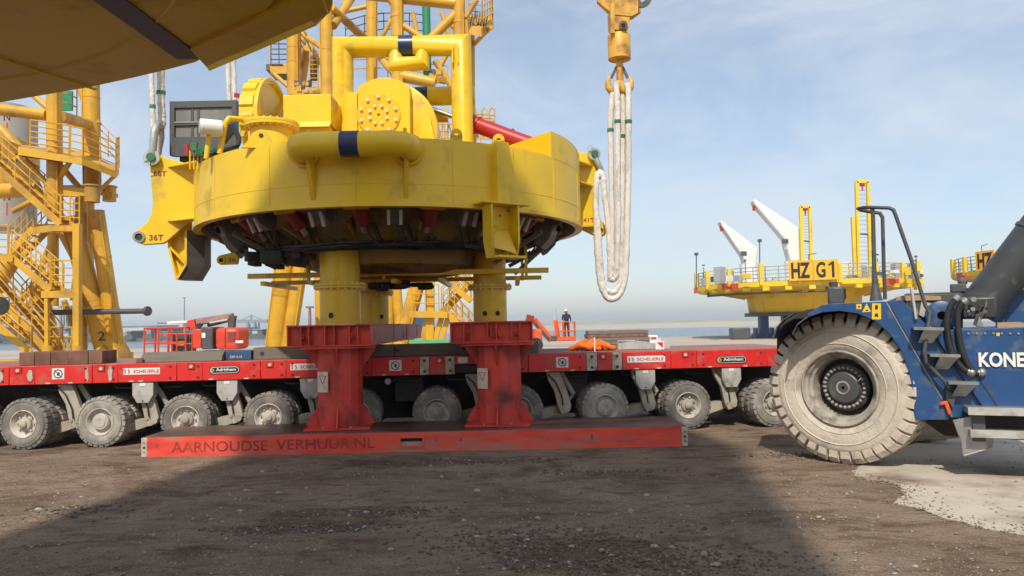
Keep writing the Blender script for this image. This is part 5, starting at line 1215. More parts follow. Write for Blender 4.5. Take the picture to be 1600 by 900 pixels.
panel('step_shield', [(1440, 470), (1458, 475), (1452, 500), (1436, 492)], -.2, .012, CREAM, bevel=0)
# ---- stickers
for pts, mt in (([(1338, 475), (1346, 475), (1346, 483), (1338, 483)], SIGNY), ([(1354, 474), (1361, 487), (1347, 488)], SIGNY), ([(1362.5, 474), (1376.5, 474), (1376.5, 499), (1362.5, 499)], SIGNY)):
    panel('warning_sticker', pts, .017, .004, mt, bevel=0)
for pts in ([(1341, 478), (1343.5, 478), (1343.5, 480.5), (1341, 480.5)], [(1352.6, 484), (1356.6, 484), (1356.6, 485.6), (1352.6, 485.6)], [(1367.5, 477), (1371, 476.5), (1372, 480), (1371, 484), (1367, 483)], [(1367, 490), (1371.5, 489.5), (1372.5, 496), (1369, 494), (1366.6, 496)]):
    panel('sticker_print', pts, .0205, .003, BLKTXT, bevel=0)
panel('warning_sticker', [(1557, 520), (1562, 520), (1562, 525), (1557, 525)], .073, .004, SIGNY, bevel=0)
panel('orange_handle', [(1469, 628), (1480, 626), (1487, 645), (1482, 648), (1476, 632), (1470, 633)], .06, .012, ORNG)
panel('wood_scrap', [(1558, 504), (1592, 503), (1612, 507), (1612, 515), (1558, 516)], -.15, .03, WOOD, bevel=0)
panel('wood_scrap', [(1400, 464), (1436, 461), (1470, 463), (1470, 469), (1400, 470)], -.35, .05, WOOD, bevel=0)
# ---- lower platform steps and mudflap
for y0_, y1_, x0_ in ((637, 643, 1512), (672, 679, 1516)):
    a, b_ = bs(x0_, y0_, .30), bs(1720, y0_ + (16 if y0_ < 650 else 20), .30); 
    b_ = a + BU * 2.6
    m = MB(); m.prism([a, b_, b_ - BN*.42, a - BN*.42], V((0, 0, -.07))); pf = m.build('platform_step', STEEL, rs, bevel=.008)
    m = MB(); m.beam(a + BN*.01 - UP*.035, b_ + BN*.01 - UP*.035, .02, .085); m.build('platform_edge', GREYBOX, pf)
a = bs(1528, 643, .2); m = MB(); m.beam(a, a - UP*.33, .05, .12, BU); m.build('platform_hanger', DGREY, rs)
mf = [bs(*p, .18) for p in ((1490, 656), (1520, 650), (1531, 672), (1551, 686), (1550, 699), (1506, 712), (1503, 690))]
m = MB(); m.slab(mf, BN * .015); m.build('mudflap', STEEL, rs)
m = MB()
for p, q in zip(mf[3:], mf[4:] + mf[:1]): m.tube(p, q, .012, n=8)
m.build('mudflap_edge', STEEL, rs)
# ---- handrails
R_ = .022
hp = lambda x, y, o=0.0: bs(x, y, o)
m = MB(); m.path([hp(1369, 470, -.1), hp(1366, 420, -.1), hp(1364, 335, -.1), hp(1363, 326, -.1)], [.05, .026, .024, .024], 10); m.build('handrail_post', DGREY, rs)
m = MB(); m.path([hp(1383, 468, -.35), hp(1381, 420, -.35), hp(1379, 340, -.35), hp(1375, 333, -.35), hp(1360, 331, -.33), hp(1344, 328, -.30), hp(1341, 326, -.22), hp(1350, 324, -.12), hp(1363, 324, -.08), hp(1390, 325, .0), hp(1396, 328, .0), hp(1400, 338, .0), hp(1424, 406, .02), hp(1446, 478, .04), hp(1453, 488, .05), hp(1450, 510, .08), hp(1444, 548, .10), hp(1447, 566, .10), hp(1472, 592, .12), hp(1484, 606, .10)], R_, 10); m.build('handrail', DGREY, rs, 60)
m = MB(); m.tube(hp(1367, 440, -.1), hp(1369, 470, -.1), .03, .075, n=12); m.build('post_boot', DGREY, rs)
m = MB(); m.beam(hp(1424, 450, -.05), hp(1431, 500, .02), .03, .09, BN); m.build('mirror_arm', GREYBOX, rs, bevel=.01)
m = MB(); m.path([hp(1418, 470, -.1), hp(1418, 495, -.05), hp(1413, 508, 0), hp(1402, 510, 0)], .010, 6); m.build('cable', BLACK, rs)
# ---- tail lamp unit beyond the fender
m = MB(); m.box(hp(1306, 462, -.8), (.20, .2, .24), BA); tlamp = m.build('lamp_unit', DGREY, rs, bevel=.03)
m = MB(); m.tube(hp(1302, 441, -.8), hp(1303, 452, -.8), .06, .045, n=12); m.tube(hp(1303, 452, -.8), hp(1304, 460, -.8), .03, n=8); m.build('beacon', DGREY, tlamp)
m = MB(); m.path([hp(1312, 450, -.75), hp(1320, 452, -.72), hp(1321, 465, -.72), hp(1316, 472, -.72)], .012, 6); m.build('cable_loop', BLACK, tlamp)
# ---- lift cylinder rising to the right, foot valve block and hoses
c0, c1 = hp(1540, 470, -.55), hp(1700, 262, -.45)
d = (c1 - c0).normalized(); m = MB(); m.tube(c0 - d*.1, c1, .235, n=32); lc = m.build('lift_cylinder', BOOMG, rs, 40)
m = MB(); m.tube(c0 - d*.16, c0 + d*.02, .275, n=32); m.build('cylinder_foot', BOOMG, lc, 40)
m = MB(); q = c0 + d*.75 + BN*.22; m.beam(q, q + d*1.2, .09, .03, BN); m.build('wear_strip', GREYBOX, lc)
m = MB(); q = c0 + d*.2 + BN*.19 ; m.tube(q, q + d*3, .02, n=8); m.build('pipe', DGREY, lc)
m = MB(); q = c0 + d * .95; m.lathe([(.236, -.02), (.25, -.02), (.25, .02), (.236, .02)], 32, q, frame(d.orthogonal().normalized(), d.cross(d.orthogonal().normalized()), d), closed=True); m.build('clamp_band', DGREY, lc)
m = MB(); m.box(hp(1528, 481, -.25), (.36, .25, .26), BA - .1); vb = m.build('valve_block', BOOMG, rs, bevel=.03)
rnd = random.Random(8)
for k in range(9):
    p = hp(1505 + rnd.uniform(0, 40), 465 + rnd.uniform(0, 26), -.06); m = MB(); m.tube(p, p + BN*rnd.uniform(.04, .09), rnd.uniform(.012, .03), n=8); m.build('fitting', STEEL if k % 2 else BOOMG, vb)
m = MB()
for k in range(6): m.path([hp(1534 + rnd.uniform(0, 8), 470 + k*4, -.08), hp(1541, 474 + k*3, -.04), hp(1536 - k*2, 492, -.04), hp(1527 - k, 508, -.05)], .011, 6)
m.build_each('thin_pipe', DGREY, vb, 60)
m = MB(); m.box(hp(1497, 450, -.5), (.16, .12, .1), BA); m.ball(hp(1504, 440, -.5), .055, 10, 6); m.build('camera_unit', DGREY, rs, bevel=.01)
for pts in ([(1499, 463), (1488, 474), (1481, 492), (1480, 515), (1484, 540), (1492, 560), (1506, 577), (1518, 582)], [(1511, 468), (1500, 478), (1496, 498), (1499, 530), (1504, 552), (1513, 571), (1524, 582), (1534, 582)]):
    ps = wavy([hp(x, y, .10) for x, y in pts], .0, 1, 5); m = MB(); m.path(ps, .034, 12); h_ = m.build('hydraulic_hose', BLACK, rs, 60)
    m = MB(); m.tube(ps[0], ps[3], .04, n=12); m.tube(ps[-4], ps[-1], .04, n=12); m.ball(ps[-1], .048, 10, 6); m.build('hose_fitting', STEEL, h_)
m = MB(); m.lathe([(.05, 0), (.17, 0), (.17, .06), (.12, .08), (.05, .08)], 24, hp(1470, 493, -.12), frame(BU, UP, BN)); m.build('pivot_boss', BLUE, rs)
panel('pivot_guard', [(1456, 480), (1470, 470), (1488, 472), (1490, 515), (1466, 514)], -.2, .03, UNDER)
panel('foot_bracket', [(1524, 510), (1530, 495), (1538, 512)], -.03, .04, STEEL)
# other wheel on the same axle, hidden behind, and the far side
for off in (-2.2,):
    m = MB(); m.lathe([(.5, 0), (.86, .03), (WRr, -.05), (WRr, -w+.05), (.86, -w), (.5, -w)], 40, wc + ax*off, F3); m.build('far_tyre', BTYRE, rs, 40)
# ------------------------------------------------------------------ yellow access towers behind
def T(p): return at(p[0], p[1], p[2])
def tb(m, p, q, rpx, n=14): m.tube(T(p), T(q), rpx * p[2] / F_PX, rpx * q[2] / F_PX, n=n); return m
def part_tube(name, t, p, q, rpx, mat=YEL2, n=16): return tb(MB(), p, q, rpx, n).build(name, mat, t, 40)
def deck_(t, pts, th, mat=YEL2, name='platform'):
    m = MB(); m.prism([T(p) for p in pts], V((0, 0, -th))); o = m.build(name, mat, t)
    return o
def flight(t, a, b, width=.9, side=V((0, 1, 0)), rails=True, mat=YEL2):
    """stair between two points: two stringers, treads, handrails"""
    A, B = T(a), T(b); s = MB(); s.beam(A, B, .06, .26); s.beam(A + side*width, B + side*width, .06, .26); st = s.build_each('stair_stringer', mat, t)[0]
    k = max(4, int(abs(B.z - A.z) / .22)); m = MB()
    for i in range(1, k):
        p = A.lerp(B, i / k); m.box(p + side*width/2, (.26, width - .08, .035))
    m.build_each('stair_tread', mat, st)
    if rails:
        for o in (V(), side*width):
            m = MB()
            for j in (.4, .75, 1.1): m.tube(A + o + UP*j, B + o + UP*j, .024, n=6)
            for i in range(5): p = A.lerp(B, i/4) + o; m.tube(p, p + UP*1.1, .024, n=6)
            m.build('handrail', mat, st)
    return st
def rails(t, pts, h=1.1, bars=3, step=.9, mat=YEL2, r=.026):
    m = MB(); railing(m, [T(p) for p in pts], h, bars, step, r); return m.build('railing', mat, t)

ta = thing('access_tower', gnd(90, 565), 'orange-yellow pipe frame access tower with zigzag stairs and a white drum marked N', 'tower')
Y1, Y2, Y3 = 30.0, 31.5, 33.5
part_tube('leg', ta, (84, 60, Y1), (86, 345, Y1), 11.5)
part_tube('leg', ta, (83, 360, Y3), (83, 478, Y3), 8)
part_tube('leg', ta, (141, 60, Y3), (145, 300, Y3), 12.5)
part_tube('leg', ta, (139, 300, Y3), (138, 420, Y3), 8)
part_tube('leg', ta, (128, 300, Y2), (128, 546, Y2), 8)
part_tube('brace', ta, (112, 340, Y2), (167, 556, Y2), 14)
part_tube('brace', ta, (150, 330, Y2), (184, 553, Y2), 12)
part_tube('brace', ta, (136, 320, Y3), (118, 470, Y3), 8)
part_tube('brace', ta, (58, 440, Y2), (88, 556, Y2), 11)
part_tube('brace', ta, (40, 375, Y3), (-20, 470, Y3), 12)
part_tube('brace', ta, (0, 200, Y2), (36, 240, Y2), 8)
part_tube('brace', ta, (125, 130, Y3), (150, 195, Y3), 8)
part_tube('cross_pipe', ta, (-30, 168, Y1), (74, 180, Y1), 9.5)
part_tube('cross_pipe', ta, (94, 182, Y1), (140, 195, Y3), 9)
part_tube('cross_pipe', ta, (-30, 300, Y2), (60, 296, Y2), 12)
part_tube('cross_pipe', ta, (75, 486, Y3), (112, 486, Y3), 4)
# white drum within, with the letter N and red lines
dc = at(2, 300, 36); dc.z = 0; m = MB(); m.lathe([(.05, at(10, 350, 34).z), (1.5, at(10, 350, 34).z), (1.5, at(10, 150, 34).z), (.05, at(10, 150, 34).z)], 48, dc); drum = m.build('white_drum', OLDW, ta, 30)
for y in (183, 308):
    p = at(11, y, 34.45); text('letter', 'N', p, (1,0,0), UP, .30, .34, BLKTXT, drum, thick=.02)
    q = at(11, y + 19, 34.45); m = MB(); m.box(q, (.06, .02, .60)); m.build('red_line', REDTXT, drum)
for y in (225, 265):
    m = MB(); m.lathe([(1.5, -.5), (1.6, -.5), (1.6, .5), (1.5, .5)], 48, V((dc.x, dc.y, at(10, y, 34).z)), closed=True); m.build('drum_collar', YEL2, drum, 30)
# upper platform
deck_(ta, [(28, 231, Y1 - .9), (128, 246, Y1 - .9), (182, 268, Y1 + .5), (186, 262, Y1 + 3.5), (130, 236, Y1 + 4), (30, 226, Y1 + 3)], .28)
deck_(ta, [(20, 245, Y1 - .8), (32, 236, Y1 - .8), (110, 248, Y1 - .8), (110, 253, Y1 - .8), (34, 243, Y1 - .8), (22, 254, Y1 - .8)], .05, name='kick_plate')
rails(ta, [(47, 232, Y1 - .85), (108, 241, Y1 - .85)], 1.15, 5, 2.0)
rails(ta, [(110, 242, Y1 - .85), (130, 246, Y1 - .85), (181, 268, Y1 + .4)], 1.15, 4, .7)
rails(ta, [(181, 268, Y1 + .4), (186, 262, Y1 + 3.4)], 1.4, 4, .5)
rails(ta, [(152, 228, Y1 + 3.8), (186, 262, Y1 + 3.4)], 1.2, 4, 1.0)
rails(ta, [(96, 172, Y1 + 1), (120, 182, Y1 + 1.4)], 1.2, 3, .6)
part_tube('knee_brace', ta, (110, 252, Y1 - .3), (92, 280, Y1), 4)
part_tube('knee_brace', ta, (40, 250, Y1), (76, 290, Y1), 4)
part_tube('knee_brace', ta, (180, 274, Y1 + 1), (155, 298, Y3), 3)
# square box beams at mid height
for x0, x1, y0, y1, Yq in ((94, 152, 294, 306, Y1 + .3), (160, 180, 300, 306, Y3)):
    m = MB(); m.beam(at(x0, (y0+y1)/2, Yq), at(x1, (y0+y1)/2 + 2, Yq), .5, (y1-y0) * Yq / F_PX); m.build('box_beam', YEL2, ta)
for x, Yq in ((144, Y1 - .2), (171, Y3)):
    m = MB(); m.lathe([(.05, -.34), (.28, -.34), (.28, .30), (.33, .30), (.33, .36), (.05, .36)], 24, at(x, 303, Yq)); m.build('socket', YEL2, ta, 30)
m = MB(); m.box(at(120, 295, Y3), (1.3, .4, .28)); m.build('vent_panel', GREYBOX, ta)
m = MB(); m.box(at(104, 158, Y3), (.55, .1, .9)); m.build('green_panel', GREENP, ta)
# stairs and landings
flight(ta, (-40, 232, Y1 - .8), (0, 266, Y1 - .8))
flight(ta, (0, 266, Y1 - .8), (94, 350, Y1 - .8))
deck_(ta, [(84, 352, Y1 - .9), (126, 353, Y1 - .9), (126, 350, Y1 + 1.6), (56, 350, Y1 + 1.6), (52, 357, Y1 + .2)], .22)
rails(ta, [(95, 350, Y1 - .85), (124, 352, Y1 - .85)], 1.15, 4, .45)
flight(ta, (52, 357, Y1 + .3), (14, 396, Y1 + .3))
deck_(ta, [(-60, 398, Y1 - .9), (20, 400, Y1 - .9), (20, 396, Y1 + 1.2), (-60, 396, Y1 + 1.2)], .22)
rails(ta, [(-40, 396, Y1 - .9), (12, 397, Y1 - .9)], 1.15, 4, .7)
flight(ta, (18, 402, Y1 - .8), (78, 454, Y1 - .8))
deck_(ta, [(64, 455, Y1 - .9), (126, 455, Y1 - .9), (126, 451, Y1 + 1.6), (64, 451, Y1 + 1.6)], .26)
rails(ta, [(80, 452, Y1 - .85), (115, 453, Y1 - .85)], 1.15, 4, .45)
flight(ta, (64, 458, Y1 + .3), (34, 488, Y1 + .3))
flight(ta, (-30, 430, Y1 - .8), (76, 552, Y1 - .8))
flight(ta, (-30, 486, Y1 - .9), (48, 552, Y1 - .9))
m = MB(); m.beam(at(121, 350, Y1 - .9), at(121, 548, Y1 - .9), .26, .26, (0, 1, 0)); m.build('stair_post', YEL2, ta, bevel=.02)
m = MB(); m.beam(at(73, 455, Y1 - .8), at(74, 552, Y1 - .8), .14, .14, (0, 1, 0)); m.build('stair_post', YEL2, ta)
rails(ta, [(78, 556, Y1), (112, 556, Y1)], 1.15, 3, .5)
m = MB()
for x in (80, 88, 96, 104): m.tube(at(x, 556, Y1 - .2), at(x + 8, 530, Y1 - .2), .03, n=6); m.tube(at(x + 8, 556, Y1 - .2), at(x, 530, Y1 - .2), .03, n=6)
m.build('lattice', YEL2, ta)
# foot shoe with the numeral 2
m = MB(); m.prism([at(153, 564, Y2 - .6), at(185, 566, Y2 - .6), at(184, 548, Y2 - .6), at(172, 528, Y2 - .6), at(163, 522, Y2 - .6), at(154, 545, Y2 - .6)], V((0, 1.0, 0))); m.build('foot_shoe', YEL2, ta)
m = MB(); m.box(at(186, 558, Y2 + .3), (.72, 1.0, .40)); m.box(at(176, 566, Y2), (1.5, 1.4, .10)); m.build('foot_plate', YEL2, ta)
m = MB(); m.tube(at(155, 551, Y2 - .8), at(165, 545, Y2 - .8), .20, n=18); m.build('foot_socket', YEL2, ta)
text('numeral', '2', at(158.5, 525, Y2 - .72), (1,0,.05), UP, .30, .38, BLKTXT, ta, thick=.02)
m = MB(); m.box(at(12, 566, Y1), (3.2, .8, .22)); m.build('base_beam', YEL2, ta)
for lx, ly in ((86, Y1), (128, Y2), (88, Y2), (75, Y1 - .8), (121, Y1 - .9)):      # legs carry on to the ground behind the trailer
    p = at(lx, 540, ly); m = MB(); m.tube(V((p.x, p.y, 0)), V((p.x, p.y, max(.3, p.z))), .2, n=12); m.build('leg_stub', YEL2, ta)
# dark bumper bars with round end plates
for x0, x1, y0, y1, Yq, rr in ((40, 228, 489, 486, Y2 - 1.2, 4.2), (-60, -2, 470, 478, Y1 - 2.2, 5.0)):
    m = MB(); tb(m, (x0, y0, Yq), (x1, y1, Yq), rr); bp = m.build('bumper_bar', DGREY, ta)
    e = at(x1 + 2, y1, Yq); dd = V((1, -.35, 0)).normalized(); m = MB(); m.tube(e - dd*.05, e + dd*.07, (.20 if x0 > 0 else .34), n=24); m.build('bumper_disc', DGREY, bp, bevel=.02)
m = MB(); m.box(at(156, 487, Y2 - 1.2), (.22, .25, .25)); m.build('bumper_clamp', DGREY, ta)

# ---- central tower
tm = thing('access_tower', gnd(560, 555), 'orange-yellow pipe tower rising behind the lifting tool with railed platforms and a green pipe', 'tower')
C1, C2, C3 = 33.0, 36.0, 39.0
for x0, y0, x1, y1, Yq, r in ((459, -60, 459, 150, C2, 10.5), (508, -60, 512, 200, C1, 10.5), (581, -60, 581, 130, C3, 9), (620, -60, 622, 160, C1, 10.5), (717, -60, 718, 120, C1, 9.5), (733, 30, 734, 260, C2, 9)):
    part_tube('leg', tm, (x0, y0, Yq), (x1, y1, Yq), r)
for p, q, r in (((518, 12, C1), (580, 70, C2), 6.5), ((560, -20, C2), (520, 40, C1), 7), ((482, 60, C2), (506, 76, C1), 4.5), ((473, 55, C3), (462, 130, C2), 7), ((590, -25, C1), (620, 10, C1), 7), ((630, 40, C1), (660, 60, C1), 5),
                ((712, 22, C1), (672, 62, C1), 7.5), ((590, 85, C2), (618, 118, C1), 6), ((480, 75, C2), (470, 145, C3), 6), ((640, 100, C1), (660, 70, C3), 6), ((680, 95, C3), (715, 150, C3), 5), ((700, 30, C2), (735, 75, C2), 5)):
    part_tube('brace', tm, p, q, r)
for p, q, r in (((545, -12, C1), (712, 6, C1), 9), ((462, 150, C2), (512, 143, C1), 8), ((622, 118, C1), (680, 130, C1), 9), ((490, 15, C2), (512, 15, C1), 5)):
    part_tube('cross_pipe', tm, p, q, r)
part_tube('green_pipe', tm, (665, -40, C3), (668, 130, C3), 6.5, GREENP)
# slender ladder, panels and small fittings in the bays
m = MB()
for x in (484, 497): tb(m, (x, 78, C2), (x, 150, C2), 1.2, 6)
for y in range(80, 150, 7): tb(m, (484, y, C2), (497, y, C2), .8, 6)
m.build('ladder', YEL2, tm)
m = MB(); m.box(at(490, 106, C3), (.45, .1, 1.4)); m.build('access_panel', OLIVE, tm)
rnd = random.Random(31)
for cx, cy in ((472, 138), (680, 118)):
    for k in range(9): m = MB(); m.box(at(cx + rnd.uniform(-9, 12), cy + rnd.uniform(-9, 8), C1 + .3), (rnd.uniform(.1, .35), .2, rnd.uniform(.08, .3)), rnd.uniform(0, 2)); m.build('pipe_clamp', YEL2 if k % 3 else DGREY, tm)
# ring platforms with railings
rails(tm, [(540, 72, C3), (570, 62, C3 + 1), (600, 58, C3 + 1.2), (640, 58, C3 + 1.2), (668, 62, C3 + .6)], 1.35, 3, 1.3, DGREY, .028)
rails(tm, [(552, 122, C3), (606, 120, C3 + .6), (700, 132, C3)], 1.0, 2, 1.6, YEL2, .03)
deck_(tm, [(422, 104, C2), (450, 104, C2), (450, 99, C2 + 2.4), (424, 99, C2 + 2.4)], .35)
m = MB(); m.box(at(436, 113, C2 + 1), (.8, 1.6, .3)); m.build('platform_frame', OLIVE, tm)
rails(tm, [(423, 101, C2), (449, 101, C2)], 1.3, 5, .4, DGREY)
rails(tm, [(423, 101, C2), (424, 99, C2 + 2.3)], 1.3, 4, .6, YEL2)
part_tube('knee_brace', tm, (424, 112, C2), (452, 137, C2), 3.5)
rails(tm, [(470, 80, C2 + .5), (482, 95, C2 + .5)], 1.2, 4, 1.0, DGREY)
deck_(tm, [(733, 40, C1 + .3), (752, 44, C1 + .3), (771, 32, C1 + 1.5), (768, 22, C1 + 3), (730, 24, C1 + 3)], .4)
m = MB()
railing(m, [at(754, 40, C1 + .3), at(770, 30, C1 + 1.5), at(767, 20, C1 + 3)], 1.25, 4, .35, .025); railing(m, [at(733, 38, C1 + .3), at(754, 40, C1 + .3)], 1.25, 4, .4, .025)
m.build('railing', YEL2, tm)
for k in range(7):
    m = MB(); m.beam(at(735 + k*4, 38, C1 + .5), at(738 + k*4, 22, C1 + 3), .05, .12); m.build('platform_joist', OLIVE, tm)
part_tube('knee_brace', tm, (767, 42, C1 + .6), (742, 68, C2), 3.5)
part_tube('knee_brace', tm, (745, 0, C1), (727, 28, C1), 4)
# lower cage of lattice rails seen beside the portal
m = MB()
for k in range(9):
    x = 682 + k*9; y = 205 - (10 if k > 5 else 0)
    tb(m, (x, y + 20, C2), (x + 12, y - 12, C2), .9, 6); tb(m, (x + 12, y + 20, C2), (x, y - 12, C2), .9, 6); tb(m, (x, y + 22, C2), (x, y - 18, C2), 1.0, 6)
m.build('cage_rails', YEL2, tm)
rails(tm, [(676, 226, C1), (770, 228, C1)], 1.25, 4, .5)
deck_(tm, [(676, 228, C1), (772, 230, C1), (772, 226, C1 + 2), (676, 225, C1 + 2)], .25)
m = MB()
for x in (736, 752, 764):
    p = [at(x, 205, C1 + .2), at(x, 175, C1 + .2), at(x + 4, 168, C1 + .2), at(x + 9, 172, C1 + .2), at(x + 9, 205, C1 + .2)]; m.path(p, .03, 6)
for y in (178, 188, 198): m.tube(at(736, y, C1 + .2), at(772, y + 2, C1 + .2), .025, n=6)
m.build('cage_hoops', YEL2, tm, 60)
# splayed lower legs, stairs seen between the girders
for p, q, r in (((446, 395, C1), (427, 556, C1), 14), ((472, 400, C1), (448, 556, C1), 11.5), ((497, 430, C2), (500, 556, C2), 6), ((605, 430, C3), (606, 556, C3), 10), ((664, 400, C1), (622, 556, C1), 12), ((617, 420, C3), (628, 556, C3), 8)):
    part_tube('splayed_leg', tm, p, q, r)
m = MB(); m.beam(at(672, 400, C1 - .6), at(672, 560, C1 - .6), .36, .36, (0, 1, 0)); m.build('stair_post', YEL2, tm, bevel=.02)
m = MB(); m.beam(at(641, 491, C1 - .8), at(700, 492, C1 - .8), .5, .28); m.build('landing_beam', YEL2, tm)
rails(tm, [(644, 488, C1 - .9), (686, 488, C1 - .9)], 1.2, 3, .55)
flight(tm, (700, 490, C1 - .8), (742, 535, C1 - .8)); flight(tm, (690, 488, C1 + .2), (740, 436, C1 + .2))
flight(tm, (735, 470, C1 - .8), (690, 432, C1 - .8))
for x0, x1 in ((668, 655), (690, 672), (700, 682)):
    m = MB(); m.beam(at(x0, 496, C1 - .6), at(x1, 556, C1 - .6), .22, .22); m.build('strut', YEL2, tm)
m = MB(); m.box(at(656, 506, C3 + 2), (1.3, .8, 1.1)); m.build('blue_tank', material('blue tank', (.03, .09, .24), .5), tm)
m = MB(); m.beam(at(640, 534, C1 - 2), at(702, 533, C1 - 2), .3, .14); m.build('green_tarp', GREENM, tm)
for x, Yq in ((430, C1), (450, C1), (500, C2), (606, C3), (624, C1), (672, C1 - .6), (628, C3)):
    p = at(x, 552, Yq); m = MB(); m.box((p.x, p.y, .3), (.9, .9, .62)); m.build('foot_plate', YEL2, tm)

# weld collars, conduits, clamps and tags that break up the plain pipes
rnd = random.Random(61)
for t_, lst in ((ta, ((84, 70, 86, 340, Y1, 11.5), (141, 70, 145, 295, Y3, 12.5), (128, 310, 128, 540, Y2, 8), (112, 345, 165, 548, Y2, 14), (151, 336, 183, 545, Y2, 12), (60, 446, 86, 548, Y2, 11))),
                (tm, ((459, 20, 459, 148, C2, 10.5), (509, 5, 512, 190, C1, 10.5), (581, 5, 581, 125, C3, 9), (620, 5, 622, 150, C1, 10.5), (717, 5, 718, 110, C1, 9.5), (445, 402, 428, 550, C1, 14), (471, 405, 449, 550, C1, 11.5), (662, 405, 624, 550, C1, 12)))):
    for x0, y0, x1, y1, Yq, r in lst:
        a, b_ = at(x0, y0, Yq), at(x1, y1, Yq); d = (b_ - a).normalized(); rm = r * Yq / F_PX
        for k in range(rnd.randint(2, 4)):
            p = a.lerp(b_, rnd.uniform(.05, .95)); m = MB(); m.tube(p - d*.04, p + d*.04, rm*1.035, n=18); m.build('weld_collar', YEL2, t_, 30)
        o_ = V((rnd.choice((-1, 1))*rm*.75, -rm*.75, 0)); m = MB(); m.tube(a + o_, b_ + o_, .035, n=6); m.build('conduit', YEL2, t_)
for x0, y0, x1, y1, Yq in ((20, 120, 78, 172, Y2), (96, 260, 138, 310, Y2), (60, 300, 84, 345, Y3), (92, 360, 124, 420, Y3), (20, 330, 78, 300, Y3), (96, 340, 60, 430, Y3), (0, 500, 60, 440, Y3), (100, 470, 126, 540, Y3)):
    part_tube('brace', ta, (x0, y0, Yq), (x1, y1, Yq), 4.5)
for x0, y0, x1, y1, Yq in ((470, 40, 500, 100, C3), (530, 20, 575, 10, C3), (590, 70, 612, 30, C3), (630, 90, 700, 40, C3), (645, 20, 660, 90, C3), (690, 20, 712, 90, C3), (680, 120, 712, 60, C3), (540, 100, 575, 60, C3)):
    part_tube('brace', tm, (x0, y0, Yq), (x1, y1, Yq), 3.5)
